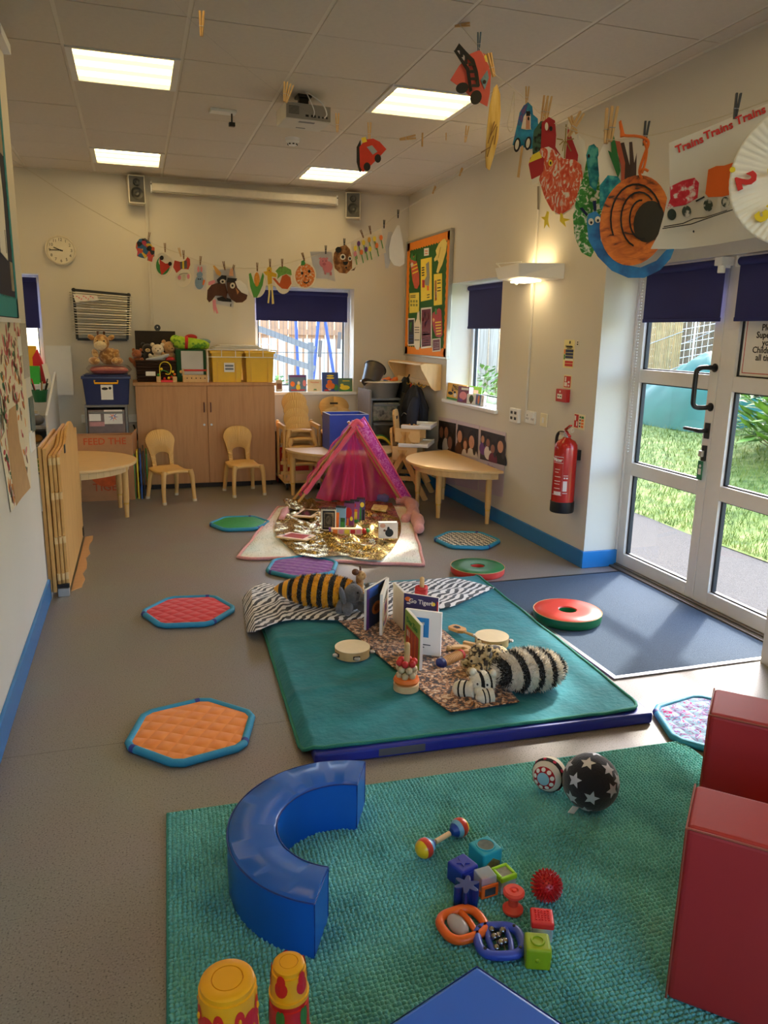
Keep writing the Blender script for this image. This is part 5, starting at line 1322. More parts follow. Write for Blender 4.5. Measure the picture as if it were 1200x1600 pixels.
# green bag easel with white panel
gb_=thing('green_toy_case','dark green fabric case with a white panel on the cabinet','toy case',(CT(303,590).x,7.90,ZT))
x0,x1=CT(276,590).x-gb_.location.x,CT(323,590).x-gb_.location.x;hz2=CT(300,546).z-ZT
MB(mat('dark_green_fabric',(22,76,44),.8,var=.1)).bx(x0,x1,-.04,.10,0,hz2).build('case_body',gb_,bevel=.012)
MB(mat('white_panel',(196,194,190),.5,var=.06,vs=6)).bx(x0+.05,x1-.03,-.045,-.04,.06,hz2-.015).build('white_panel',gb_)
wc=thing('wooden_peg_bench','small pale wooden bench toy with a red bar and round holes','toy',(CT(304,590).x,7.80,ZT))
x0,x1=CT(285,590).x-wc.location.x,CT(324,590).x-wc.location.x
MB(PEGW).bx(x0,x1,-.03,.03,0,.07).build('bench_block',wc,bevel=.003)
mm=MB(INK)
for k in range(5):mm.cyl((x0+.04+k*.042,-.03,.04),(x0+.04+k*.042,-.0312,.04),.006,n=10)
mm.build('holes',wc)
MB(REDI).cyl((x0+.01,-.02,.115),(x1-.01,-.02,.115),.009).build('red_bar',wc,smooth=50)
MB(PEGW).bx(x0+.0,x0+.015,-.028,-.012,.07,.13).bx(x1-.015,x1,-.028,-.012,.07,.13).ball((x0-.015,-.02,.10),.015).build('bar_support',wc)
LIME=ramp_mat('lime_fabric',[(0.35,(150,196,40)),(0.5,(176,210,60)),(0.62,(70,140,40)),(0.7,(150,196,40))],'noise',14,.8,2)
t=thing('green_plush_toy','bright green long soft toy with red band lying on the green case','soft toy',(CT(300,545).x,7.92,ZT+hz2))
MB(LIME).tube(bez([(-.16,0,.075),(-.08,-.01,.06),(.02,-.01,.055),(.12,0,.045),(.17,0,.03)],5),[.04,.055,.06,.062,.062,.06,.06,.058,.056,.055,.054,.052,.05,.048,.046,.044,.04,.036,.032,.028,.02],14).build('body',t,smooth=70)
MB(LIME).ball((-.15,-.01,.09),(.05,.045,.045)).build('head',t,smooth=70)
MB(REDI).tube([(-.065,-.012,.062),(-.035,-.012,.06)],.0625,16).build('red_band',t,smooth=50)
MB(mat('red_fabric',(1,1,1))).ball((.0,.02,.115),(.06,.04,.03)).build('orange_crest',t,smooth=70)
MB(mat('pale_blue_fabric',(130,160,170),.8)).ball((.12,.04,.075),(.07,.05,.03)).build('blue_tail',t,smooth=70)
# yellow trays
YT=mat('yellow_tray',(232,184,26),.35,var=.03)
for k,(a,b,yb_)in enumerate(((331,379,595),(384,428,596))):
    xa,xb=CT(a,590,7.80).x,CT(b,590,7.80).x;h_=CT(380,549,7.80).z-ZT
    t=thing('yellow_tray',['yellow plastic tray with a paper label on the cabinet','plain yellow plastic tray at the right end of the cabinet'][k],'tray',((xa+xb)/2,7.96,ZT),0,'yellow trays on the cabinet')
    w_=(xb-xa)/2
    tapered(MB(YT),w_*.92,.15,w_,.17,h_,.006).build('tray_wall',t)
    MB(YT).bx(-w_-.012,w_+.012,-.185,-.17,h_-.02,h_).bx(-w_-.012,w_+.012,.17,.185,h_-.02,h_).bx(-w_-.012,-w_,-.17,.17,h_-.02,h_).bx(w_,w_+.012,-.17,.17,h_-.02,h_).build('rim',t,bevel=.003)
    MB(YT).bx(-w_*.62,-w_*.58,-.166,-.155,0,h_-.02).bx(w_*.58,w_*.62,-.166,-.155,0,h_-.02).build('rib',t)
    if k==0:
        MB(PAPER).bx(-.03,.07,-.176,-.1745,.10,.19).use(GREY).bx(-.02,.06,-.1765,-.176,.15,.17).bx(-.02,.06,-.1765,-.176,.12,.14).build('paper_label',t)
wr=thing('wire_rack','white wire shelf rack around the tops of the yellow trays','wire rack',(CT(378,560).x,7.76,ZT))
x0,x1=CT(324,550,7.76).x,CT(432,550,7.76).x;za,zb_=CT(360,547,7.76).z,CT(360,558,7.76).z
for z in(za,zb_):MB(WHITE).tube([(x0,8.12,z),(x0,7.76,z),(x1,7.76,z),(x1,8.12,z)],.004,6).build('wire',wr,world=True)
for k in range(6):
    x=x0+(x1-x0)*k/5;MB(WHITE).tube([(x,7.76,zb_-.004),(x,7.76,za+.004)],.0035,6).build('wire',wr,world=True)
for(x,y)in((x0,7.76),(x0,8.12),(x1,8.12)):MB(WHITE).tube([(x,y,ZT),(x,y,za)],.004,6).build('wire_leg',wr,world=True)
for k in range(4):MB(WHITE).tube([(x0+(x1-x0)*(k+.5)/4,7.76,za+.003),(x0+(x1-x0)*(k+.5)/4,8.12,za+.003)],.003,6).build('wire',wr,world=True)
zt2=za+.008
for k in range(5):
    x_a,x_b=CT(332+3*k,545,7.8).x,CT(412-2*k+(10 if k==0 else 0),545,7.8).x
    o=MB([PAPER,mat('grey_paper',(1,1,1)),PAPER,mat('pale_card',(214,206,190),.8),PAPER][k]).bx(x_a,x_b,7.80+.01*k,8.08,zt2+.008*k,zt2+.008*k+.006).build('paper_stack_sheet',org=((x_a+x_b)/2,7.94,zt2+.008*k));tag(o,['lowest and widest white sheet','grey sheet','second white sheet','beige card sheet','topmost white sheet'][k]+' of the paper pile on the wire rack','paper','paper pile on the wire rack')
o=MB(glassy('clear_sleeve',(240,244,250),rough=.15)).bx(CT(402,545,7.8).x,CT(424,545,7.8).x,7.79,8.0,zt2+.046,zt2+.052).build('plastic_sleeve',org=(CT(413,545,7.8).x,7.9,zt2+.046));tag(o,'shiny clear plastic sleeve on the right end of the paper pile','plastic sleeve')
# ================================================================== CEILING FITTINGS
pj=thing('projector','white projector hung from the ceiling on a black mount','projector',(1.07,5.15,ZC),R_(4))
MB(BLACK).bx(-.045,.045,-.045,.045,-.02,0).bx(-.03,.03,-.02,.02,-.06,-.02).bx(-.11,.11,-.06,.06,-.075,-.06).build('mount',pj,bevel=.004)
for x in(-.12,.12):
    for y in(-1,1):MB(BLACK).bar((x*.5,y*.03,-.068),(x,y*.09,-.09),.02,.012).build('mount_arm',pj)
MB(mat('projector_shell',(206,202,192),.4)).bx(-.145,.145,-.12,.12,-.245,-.15).build('body',pj,bevel=.01)
MB(mat('projector_back',(150,144,134),.5)).bx(-.14,.14,-.1225,-.12,-.24,-.155).build('back_panel',pj)
pm=MB(BLACK)
for k,(x,w_,h_)in enumerate(((-.01,.02,.012),(.03,.03,.014),(.065,.012,.012),(.09,.01,.010),(.115,.01,.012))):pm.bx(x-w_/2,x+w_/2,-.1245,-.1225,-.225,-.225+h_)
for k in range(6):pm.bx(-.125,-.06,-.1240,-.1225,-.175-k*.008,-.172-k*.008)
o=pm.build('ports',pj);o['kind']='stuff'
MB(GREY).bx(-.05,.05,-.09,-.06,-.2465,-.2445).bx(-.03,.03,.06,.075,-.2465,-.2445).build('underside_vent',pj)
MB(BLACK).lathe([(0,0),(.035,0),(.035,.02),(.0,.02)],20,(.06,.12,-.2),Matrix.Rotation(-PI/2,3,'X')).build('lens',pj,smooth=50)
MB(WHITE).tube(bez([(-.01,-.03,-.05),(.02,-.12,-.1),(.08,-.15,-.15),(.11,-.14,-.2),(.10,-.124,-.22)],6),.004,6).tube(bez([(-.01,-.03,-.03),(-.0,-.13,-.12),(.03,-.14,-.19),(.03,-.124,-.22)],6),.003,6).build('cable',pj,smooth=60)
for ch in pj.children:
    if not ch.name.startswith('mount'):ch.location.z=.074
q=FL(457,216,ZC-.004)
sm=thing('smoke_detector','round white smoke detector on the ceiling below the projector','smoke detector',(q.x,q.y,ZC-.004))
MB(WHITE).lathe([(0,-.05),(.03,-.05),(.038,-.042),(.04,-.03),(.052,-.024),(.055,-.004),(.055,0),(0,0)],28).build('housing',sm,smooth=40)
m=MB(INK)
for k in range(8):a=k*PI/4;m.box((.036*math.cos(a),.036*math.sin(a),-.044),(.006,.014,.008),(0,0,a))
m.build('vents',sm)
q=FL(348,172,ZC-.004)
pl=thing('ceiling_sensor','white ceiling plate with a small black sensor hanging from it','sensor',(q.x,q.y,ZC-.004),R_(4))
MB(WHITE).bx(-.085,.085,-.04,.04,-.02,0).build('plate',pl,bevel=.004)
MB(BLACK).cyl((.055,-.02,-.02),(.055,-.02,-.075),.005).bx(.035,.075,-.035,-.005,-.10,-.075).build('sensor_head',pl,bevel=.003)
q=RW(3,62,-.55)
o=MB(WHITE).bx(-.555,-.52,q.y-.25,q.y+.05,q.z-.05,q.z-.005).build('wall_trunking',org=(-.54,q.y,q.z-.05));tag(o,'end of white trunking high on the left wall','trunking')
# ================================================================== FLOOR MATS
def quilt(name,c1,c2,scale=1.0,kind='plain'):
    """quilted fabric: colour plus diamond stitching relief"""
    if name in MATS:return MATS[name]
    m,nt,N,L,b=nodes_of(name)
    tc=N.new('ShaderNodeTexCoord')
    b.inputs['Roughness'].default_value=.75;b.inputs['Sheen Weight'].default_value=.15
    hs=[]
    for a in(45,-45):
        mp=N.new('ShaderNodeMapping');mp.inputs['Rotation'].default_value=(0,0,R_(a));L.new(tc.outputs['Object'],mp.inputs['Vector'])
        wv_=N.new('ShaderNodeTexWave');wv_.bands_direction='X';wv_.wave_profile='SIN';wv_.inputs['Scale'].default_value=5.2*scale;wv_.inputs['Distortion'].default_value=.6;wv_.inputs['Detail'].default_value=1
        L.new(mp.outputs['Vector'],wv_.inputs['Vector'])
        pw=N.new('ShaderNodeMath');pw.operation='POWER';pw.inputs[1].default_value=.45;L.new(wv_.outputs['Fac'],pw.inputs[0]);hs.append(pw)
    mu=N.new('ShaderNodeMath');mu.operation='MULTIPLY';L.new(hs[0].outputs[0],mu.inputs[0]);L.new(hs[1].outputs[0],mu.inputs[1])
    bp=N.new('ShaderNodeBump');bp.inputs['Strength'].default_value=.5;bp.inputs['Distance'].default_value=.012
    L.new(mu.outputs[0],bp.inputs['Height']);L.new(bp.outputs['Normal'],b.inputs['Normal'])
    if kind=='plain':
        n_=N.new('ShaderNodeTexNoise');n_.inputs['Scale'].default_value=30;L.new(tc.outputs['Object'],n_.inputs['Vector']);src=n_.outputs['Fac']
    elif kind=='check':
        n_=N.new('ShaderNodeTexChecker');n_.inputs['Scale'].default_value=38;n_.inputs['Color1'].default_value=(0,0,0,1);n_.inputs['Color2'].default_value=(1,1,1,1)
        mp=N.new('ShaderNodeMapping');mp.inputs['Rotation'].default_value=(0,0,R_(20));L.new(tc.outputs['Object'],mp.inputs['Vector']);L.new(mp.outputs['Vector'],n_.inputs['Vector']);src=n_.outputs['Color']
    else:
        n_=N.new('ShaderNodeTexNoise');n_.inputs['Scale'].default_value=22;n_.inputs['Detail'].default_value=3;n_.inputs['Distortion'].default_value=2.5;L.new(tc.outputs['Object'],n_.inputs['Vector']);src=n_.outputs['Fac']
    cr=N.new('ShaderNodeValToRGB');e=cr.color_ramp.elements
    e[0].color=lin(c1);e[1].color=lin(c2)
    if kind=='holo':
        e[0].position=.36;e[1].position=.46;q=e.new(.54);q.color=lin((150,170,196));q=e.new(.60);q.color=lin((130,30,120));q=e.new(.68);q.color=lin((80,140,176))
        b.inputs['Roughness'].default_value=.8;b.inputs['Specular IOR Level'].default_value=.15;b.inputs['Sheen Weight'].default_value=0
    L.new(src,cr.inputs['Fac']);L.new(cr.outputs['Color'],b.inputs['Base Color'])
    MATS[name]=m;return m
NAVYP=mat('navy_patch',(40,56,140),.6)
def hexmat(label,c,rad,rot,m,sq=1.0):
    t=thing('quilted_mat',label,'floor mat',(c[0],c[1],0),R_(rot),'six-sided quilted floor mats')
    cor=[Vector((rad*math.cos(k*PI/3),rad*sq*math.sin(k*PI/3),0))for k in range(6)]
    pts=[]
    for k in range(6):
        p,q=cor[k],cor[(k+1)%6]
        for u in(.1,.3,.5,.7,.9):pts.append(p.lerp(q,u))
    n=len(pts);pad=MB(m)
    rings=[(0.0,.026),(.5,.026),(.84,.024),(.93,.02)]
    vs=[(0,0,.027)];fs=[]
    for(s,z)in rings[1:]:
        vs+=[(p.x*s,p.y*s,z+.002*nz(p.x*s*12,p.y*s*12,rot))for p in pts]
    for i in range(n):fs.append((0,1+i,1+(i+1)%n))
    for r in range(2):
        for i in range(n):a=1+r*n;fs.append((a+i,a+n+i,a+n+(i+1)%n,a+(i+1)%n))
    pad.add(vs,fs);pad.build('quilted_top',t,smooth=60)
    b=MB(TEAL);ring=[Vector((p.x*.955,p.y*.955,.0155))for p in pts]
    b.tube(ring,.0155,8,closed=True);b.build('binding',t,smooth=60)
    MB(TEAL).add([(p.x*.95,p.y*.95,.002)for p in pts],[tuple(range(n-1,-1,-1))]).build('underside',t)
    for k in range(0,6,2):
        p=cor[k]*.955;d=(cor[(k+1)%6]-cor[k]).normalized()*.02
        MB(NAVYP).tube([p.lerp(cor[(k+1)%6]*.955,.1)+Vector((0,0,.0155)),p.lerp(cor[(k+1)%6]*.955,.18)+Vector((0,0,.0155))],.0162,8).build('corner_patch',t,smooth=60)
    return t
hexmat('orange quilted mat with blue binding, nearest on the left',(.135,2.82),.262,194,quilt('orange_quilt',(236,128,40),(250,160,76)))
hexmat('red quilted mat with blue binding on the left of the floor',(.207,4.17),.262,172,quilt('red_quilt',(204,32,36),(226,54,54)))
hexmat('bright green mat with blue binding near the chairs',(.735,6.13),.25,174,mat('green_mat_fabric',(24,150,66),.5,var=.1,vs=40,bump=.3,bs=60))
hexmat('purple quilted mat with blue binding in front of the pastel blanket',(.985,4.83),.258,190,quilt('purple_quilt',(104,40,128),(136,62,158)))
hexmat('black and cream checked mat with blue binding near the right wall',(2.34,5.21),.262,160,quilt('check_quilt',(34,32,34),(226,218,196),kind='check'))
hexmat('shiny pink and silver patterned mat beside the red foam chair',(2.175,2.29),.265,131,quilt('holo_quilt',(176,30,110),(120,176,206),kind='holo'))
# ring cushions
def ring(label,c,R1,r0,h,top,side,z=0.0):
    t=thing('ring_cushion',label,'ring cushion',(c[0],c[1],z),0,'round vinyl ring cushions')
    MB(side).lathe([(r0,.004),(R1-.006,.0),(R1,.008),(R1+.002,h*.5),(R1,h-.006)],48,caps=False).build('side_band',t,smooth=50)
    MB(top).lathe([(R1,h-.006),(R1-.006,h),(R1*.6,h+.003),(r0+.004,h),(r0,h-.006)],48,caps=False).build('top_cover',t,smooth=50)
    MB(side).lathe([(r0,h-.006),(r0-.002,h*.5),(r0,.004)],36,caps=False).build('inner_band',t,smooth=50)
    MB(mat('cream_piping',(214,170,110),.6)).tube([((R1+.001)*math.cos(a),(R1+.001)*math.sin(a),h-.004)for a in[2*PI*k/48 for k in range(48)]],.0025,5,closed=True).build('piping',t,smooth=60)
VG=mat('green_vinyl',(28,116,66),.35,var=.04,vs=6);VR=mat('red_vinyl',(214,64,52),.35,var=.04,vs=6)
ring('green-topped ring cushion with a red side near the entrance mat',(2.095,4.475),.178,.045,.05,VG,VR)
ring('red-topped ring cushion with a green side on the entrance mat',(2.215,3.535),.185,.048,.055,VR,VG,.009)

# ================================================================== PASTEL BLANKET, TENT
FLEECE=ramp_mat('pastel_fleece',[(0.30,(206,226,214)),(0.5,(240,238,222)),(0.62,(242,224,214)),(0.8,(234,206,204))],'noise',1.6,.95,2,sheen=.5)
nb_=MATS['pastel_fleece'].node_tree
bl_c=[Vector((.60,5.17,0)),Vector((1.79,4.68,0)),Vector((2.30,6.42,0)),Vector((1.14,6.66,0))]
def quad(c,u,v):return c[0].lerp(c[1],u).lerp(c[3].lerp(c[2],u),v)
bk2=thing('pastel_blanket','fluffy pastel blanket with pink underside spread in front of the tent','blanket',(1.45,5.7,0))
def bl_z(p):return .028+.011*nz(p.x*5,p.y*5)+.008*nz(p.x*13,p.y*13,3)
def blf(u,v):
    p=quad(bl_c,u,v);e=min(u,1-u,v,1-v);k=min(1,e/.05)
    w_=.03*nz(u*6,v*6,9)*(1-k)
    return(p.x+w_,p.y+w_,.008+(bl_z(p)-.008)*math.sin(k*PI/2))
MB(FLEECE).grid(56,56,blf).build('fleece_top',bk2,world=True,smooth=80)
PINKF=plush_mat('pink_fleece',(222,156,152))
hem=[Vector(blf(u,v))for u,v in[(i/24,0)for i in range(24)]+[(1,i/24)for i in range(24)]+[(1-i/24,1)for i in range(24)]+[(0,1-i/24)for i in range(24)]]
MB(PINKF).tube([Vector((p.x,p.y,.012))for p in hem],.012,8,closed=True).build('pink_hem',bk2,world=True,smooth=70)
# rolled pink corners
for(pts,rr)in(([(632,812),(645,800),(640,785),(620,782)],.055),([(655,828),(652,812),(640,796)],.05),([(440,812),(446,800),(456,792)],.035)):
    P_=bez([FL(x,y,.05)for x,y in pts],5);n_=len(P_)
    MB(PINKF).tube(P_,[rr*(.55+.45*math.sin(PI*min(1,(i+.6)/n_)))*(1+.15*math.sin(i*1.7))for i in range(n_)],12).build('bunched_fold',bk2,world=True,smooth=80)
# gold cloth
GOLD=ramp_mat('gold_sequin',[(0.25,(70,52,16)),(0.5,(170,134,52)),(0.75,(240,216,140))],'cells',150,.26,metal=.9,bump=.8)
gd=thing('gold_cloth','crumpled gold sequin cloth on top of the pastel blanket','cloth',(1.5,5.6,.03))
g_c=[FL(470,868,.04),FL(596,878,.04),FL(612,790,.04),FL(440,800,.04)]
g_edge={}
def gold_p(u,v):
    top=[(440,800),(478,784),(520,783),(560,781),(612,786)]
    bot=[(466,866),(500,872),(540,868),(575,876),(596,876)]
    k=u*4;i=min(3,int(k));f_=k-i
    tx,ty=top[i][0]+(top[i+1][0]-top[i][0])*f_,top[i][1]+(top[i+1][1]-top[i][1])*f_
    bx_,by_=bot[i][0]+(bot[i+1][0]-bot[i][0])*f_,bot[i][1]+(bot[i+1][1]-bot[i][1])*f_
    bul=22*math.sin(PI*v)*(u-.5)*2
    px=bx_+(tx-bx_)*v+bul;py=by_+(ty-by_)*v
    p=FL(px,py,.04)
    rid=.035*abs(nz(p.x*7+p.y*4,p.y*6,1))+.018*abs(nz(p.x*16,p.y*13,6))+.024*abs(math.sin(9*p.x+5*nz(p.x*2,p.y*2,4)))**3
    return(p.x,p.y,bl_z(p)+.010+rid*min(1,6*min(u,1-u,v,1-v)+.1))
MB(GOLD).grid(70,70,gold_p).build('cloth_sheet',gd,world=True,smooth=50)
gw=MB(GOLD)
o=MB(GOLD).grid(20,14,lambda u,v:tuple(FL(448+u*50-6*v,800-16*v,.05)+Vector((0,0,.03*abs(nz(u*4,v*4,7))+.02)))).build('cloth_fold',gd,world=True,smooth=50)
# purple and brown shawl rolled behind
sh=thing('rolled_shawl','purple and brown shawl rolled along the back of the blanket','shawl',FL(545,782,0))
P_=bez([FL(500,772,.04),FL(512,776,.04),FL(540,778,.04),FL(570,778,.04),FL(588,777,.04),FL(606,779,.04)],5);n_=len(P_)
for a,b,m_ in((0,6,mat('lilac_shawl',(120,108,150),.8,var=.15)),(5,20,mat('brown_shawl',(150,100,56),.8,var=.15)),(19,26,mat('lilac_shawl',(1,1,1)))):
    MB(m_).tube(P_[a:b],[.036+.008*math.sin(i*1.9)for i in range(len(P_[a:b]))],10).build('rolled_cloth',sh,world=True,smooth=80)
# tent
tn=thing('play_tent','A-frame play tent of wooden poles draped in sheer pink fabric','play tent',(1.82,6.55,0))
TY=6.52
ap=BW(557,668,TY);fl_l=Vector((FL(458,803).x,TY,0));fl_r=Vector((FL(647,801).x,TY,0))
ap2=Vector((ap.x,TY+.17,ap.z));bl_l=fl_l+Vector((.0,.17,0));bl_r=fl_r+Vector((0,.17,0))
MB(BEECH).tube([fl_l,ap+Vector((.03,0,.035))],.0125,10).build('pole',tn,world=True,smooth=60)
MB(BEECH).tube([fl_r,ap+Vector((-.03,0,.035))],.0125,10).build('pole',tn,world=True,smooth=60)
MB(BEECH).tube([bl_l,ap2+Vector((.03,0,.035))],.0125,10).build('pole',tn,world=True,smooth=60)
MB(BEECH).tube([bl_r,ap2+Vector((-.03,0,.035))],.0125,10).build('pole',tn,world=True,smooth=60)
MB(BEECH).tube([ap+Vector((0,-.03,.01)),ap2+Vector((0,.03,.01))],.0125,10).build('ridge_pole',tn,world=True,smooth=60)
PK=sheer('sheer_pink',(255,64,140),.5,.5);PKD=mat('pink_sleeve',(236,90,120),.6,var=.08,vs=20,sheen=.3)
MAG=ramp_mat('magenta_foil',[(0.3,(190,40,150)),(0.5,(222,80,180)),(0.65,(236,150,214))],'noise',40,.3,3,1.5,metal=.3)
def lp(a,b,t):return a.lerp(b,t)
n_=20;sl=MB(PKD)
dR=(fl_r-ap).normalized();nR=Vector((-dR.z,0,dR.x))*-1
if nR.x<0:nR=-nR
def sleeveR(u,v):
    p=lp(ap+Vector((-.02,0,.045)),fl_r+Vector((0,0,.05)),v);w_=.105*(1-.25*v)
    return tuple(p+nR*(u*w_-.012)+Vector((0,-.022-.012*math.sin(u*PI)+.004*nz(u*5,v*14),0)))
MB(MAG).grid(6,30,sleeveR).build('foil_band',tn,world=True,smooth=70,solid=.003)
MB(PKD).tube([Vector(sleeveR(0,k/20))for k in range(21)],.011,8).tube([Vector(sleeveR(1,k/20))for k in range(21)],.009,8).build('band_edge',tn,world=True,smooth=70)
dL=(fl_l-ap).normalized()
MB(PKD).tube([lp(ap+Vector((.02,-.004,.05)),fl_l,k/20)+Vector((0,-.006,.004*math.sin(k*2)))for k in range(17)],.021,10).build('pole_sleeve',tn,world=True,smooth=70)
MB(PKD).tube(bez([ap+Vector((-.05,-.02,.01)),ap+Vector((0,-.02,.055)),ap+Vector((.05,-.02,.01))],6),.025,10).build('peak_cap',tn,world=True,smooth=70)
# sheer drape: left side hangs over the left pole, the back hangs inside
def dl(u,v):
    p=lp(ap+Vector((0,.05,.05)),fl_l+Vector((.10,.02,.12)),v)
    w_=u-.2
    out=Vector((-.11*math.sin(PI*v)*u-.02*u,.10*(1-u),-.06*u*math.sin(PI*v)))
    return tuple(p+out+Vector((.012*math.sin(v*30+u*5),-.02*u+.02*math.sin(u*9+v*6),0)))
MB(PK).grid(14,26,dl).build('sheer_side',tn,world=True,smooth=80)
def bk_f(u,v):
    t_=u;z=ap.z*(1-v)+.04*v
    hw=.03+(.50)*v
    x=ap.x+.02+(t_*1.75-.72)*hw*(1-.12*v)
    return(x,TY+.14+.05*v+.035*math.sin(t_*24+v*2)*(.25+v),max(.012,z-.04*math.sin(PI*t_)*v+.02))
MB(PK).grid(60,26,bk_f).build('sheer_back',tn,world=True,smooth=80)
def bk_g(u,v):
    z=ap.z*(1-v)+.05*v
    hw=.02+.26*v
    x=ap.x-.02+(u-.35)*hw
    return(x,TY+.09+.04*v+.03*math.sin(u*16+v*4)*(.2+v),max(.015,z))
MB(PK).grid(36,24,bk_g).build('sheer_fold',tn,world=True,smooth=80)
def side_r(u,v):
    p=lp(ap+Vector((0,.02,.03)),fl_r+Vector((-.02,.02,.03)),v)
    return tuple(p+Vector((-.012,.16*u,0))+Vector((.012*math.sin(u*9+v*12),0,0)))
MB(PK).grid(10,24,side_r).build('sheer_side',tn,world=True,smooth=80)
# mirrors, books and rattles on the gold cloth
def zg(px,py):
    p=FL(px,py,.07);return p
def mirror(label,pts,tint):
    p=[FL(x,y,.075)for x,y in pts];c=sum(p,Vector())/4
    t=thing('framed_mirror',label,'mirror',(c.x,c.y,.06))
    MB(BEECHL).poly([q+Vector((0,0,-.012))for q in p],(0,0,1),.012).build('frame',t,world=True,bevel=.003)
    q=[c+(x-c)*.68 for x in p]
    MB(tint).poly([x+Vector((0,0,.0))for x in q],(0,0,1),.001).build('mirror_glass',t,world=True)
    for s in(0,1):
        a,b=(p[0]+p[3])/2,(p[1]+p[2])/2
        e=a if s==0 else b
        MB(INK).poly([e.lerp(c,.08)+(x-c)*.35*.3+Vector((0,0,.0))for x in p],(0,0,1),.0008).build('hand_hole',t,world=True)
mirror('wooden framed dark mirror lying on the left of the gold cloth',[(456,806),(488,808),(505,797),(474,794)],mat('dark_mirror',(60,70,60),.1,metal=.6))
mirror('wooden framed red mirror lying at the front left of the gold cloth',[(430,838),(478,844),(494,836),(452,831)],mat('red_mirror',(190,40,60),.12,metal=.5))
def spiral_book(label,px0,px1,pyb,h_,cover,marks,rz):
    a,b=FL(px0,pyb,.07),FL(px1,pyb,.07);w_=(b-a).length
    t=book(label,((a.x+b.x)/2,(a.y+b.y)/2,.066),w_,h_,.012,rz,cover,R_(-6),marks,group='cloth and spiral books on the gold cloth')
    s=MB(INK)
    for k in range(9):s.bx(-w_/2+w_*(k+.2)/9,-w_/2+w_*(k+.7)/9,-.010,.010,h_-.006,h_+.012)
    s.build('striped_edge',t)
    return t
spiral_book('black and white framed cloth book standing on the gold cloth',502,525,829,.17,mat('book_stripe_cream',(224,214,186),.6),[(INK,rc(.08,.08,.92,.92)),(mat('book_tan',(190,170,130),.6),rc(.16,.16,.84,.84)),(INK,rc(.24,.22,.76,.78)),(mat('book_tan',(1,1,1)),blob(.5,.5,.2,.2))],R_(-18))
spiral_book('blue cloth book page with orange and green figures',524,540,824,.16,mat('book_paleblue',(120,160,190),.6),[(ORGI,rc(.05,.0,.35,.75)),(GRNI,rc(.5,.0,.95,.45)),(mat('book_dkgreen2',(40,90,60),.6),rc(.5,.3,.95,.5))],R_(-30))
spiral_book('purple cloth book page with a red flower',537,553,820,.18,mat('book_purple',(130,60,110),.6),[(REDI,blob(.45,.55,.34,.24)),(ORGI,rc(.2,.0,.5,.3)),(YELI,blob(.75,.3,.15,.1)),(BLUI,rc(.05,.1,.3,.3))],R_(-30))
spiral_book('purple cloth book page with yellow house and red flower at the back',546,561,815,.17,mat('book_magenta',(150,80,140),.6),[(YELI,rc(.2,.1,.8,.5)),(ORGI,rc(.2,.5,.8,.62)),(GRNI,rc(.0,.0,1,.15)),(REDI,blob(.5,.8,.15,.1))],R_(-30))
spiral_book('dark cloth book page with a green snake and yellow star',557,570,812,.175,mat('book_violet',(84,60,110),.6),[(GRNI,rc(.1,.0,.6,.6)),(YELI,blob(.65,.72,.25,.12)),(INK,rc(.7,.0,.95,.5))],R_(-20))
rt=thing('picture_strip','long soft strip toy of little animal pictures on the gold cloth','toy',FL(545,835,.062),R_(-14))
MB(mat('strip_cream',(226,190,150),.7)).bx(-.135,.10,-.02,.02,0,.05).build('strip',rt,bevel=.006)
for k in range(5):MB([ORGI,PNKI,YELI,REDI,PNKI][k]).bx(-.12+k*.044,-.085+k*.044,-.0212,-.02,.01,.042).build('picture',rt)
MB(PURI).bx(-.15,-.134,-.018,.018,0,.05).use(REDI).ball((.115,0,.025),.022).use(GRNI).ball((.14,0,.03),.018).build('end_piece',rt,smooth=50)
pc_=book('small white photo cube book with a dark animal on the gold cloth',FL(606,840,.062),.14,.12,.06,R_(-12),mat('book_photo',(222,206,190),.5),R_(-3),[(INK,blob(.55,.35,.22,.26)),(INK,blob(.5,.62,.07,.12)),(SKIN,blob(.2,.8,.15,.14)),(BRNI,blob(.3,.5,.07,.07))])
o=MB(ramp_mat('foil_packet',[(.3,(206,140,60)),(.6,(240,220,150))],'noise',30,.3)).poly([FL(580,797,.075),FL(603,800,.075),FL(606,792,.075),FL(584,790,.075)],(0,0,1),.012).build('foil_packet',org=FL(593,795,.075));tag(o,'small orange and yellow packet at the right of the gold cloth','packet')
# ================================================================== FOAM MAT WITH ANIMAL CLOTHS
BLUV=mat('blue_vinyl',(16,92,184),.3,var=.05,vs=5,bump=.06,bs=12)
FM=thing('foam_mat','flat blue vinyl foam mat under the teal blanket','foam mat',(1.28,3.35,0),R_(-2.4))
MB(mat('deep_blue_vinyl',(30,44,150),.35,var=.04,vs=6)).bx(-.70,.70,-.925,.93,0,.05).build('pad',FM,bevel=.012,seg=3)
MB(mat('grey_label',(1,1,1))).bx(-.46,-.28,-.9275,-.925,.012,.04).build('label',FM)
M_=Matrix.LocRotScale(FM.location,FM.rotation_euler,None)
TEALF=mat('teal_fleece',(4,120,132),.9,var=.2,vs=9,bump=.4,bs=40,sheen=.12)
tb_=thing('teal_blanket','teal fleece blanket with stitched edge covering the foam mat','blanket',(1.28,3.35,.05))
x0,x1,y0,y1=-.735,.675,-.895,.98
def sup(u,v):
    """rounded corners: pull the corner parameters in"""
    x=(u-.5)*2;y=(v-.5)*2
    r=.10
    ax,ay=max(0,abs(x)-(1-r)),max(0,abs(y)-(1-r))
    if ax>0 and ay>0:
        k=max(ax,ay)/math.hypot(ax,ay);x=math.copysign(1-r+ax*k,x);y=math.copysign(1-r+ay*k,y)
    return x,y
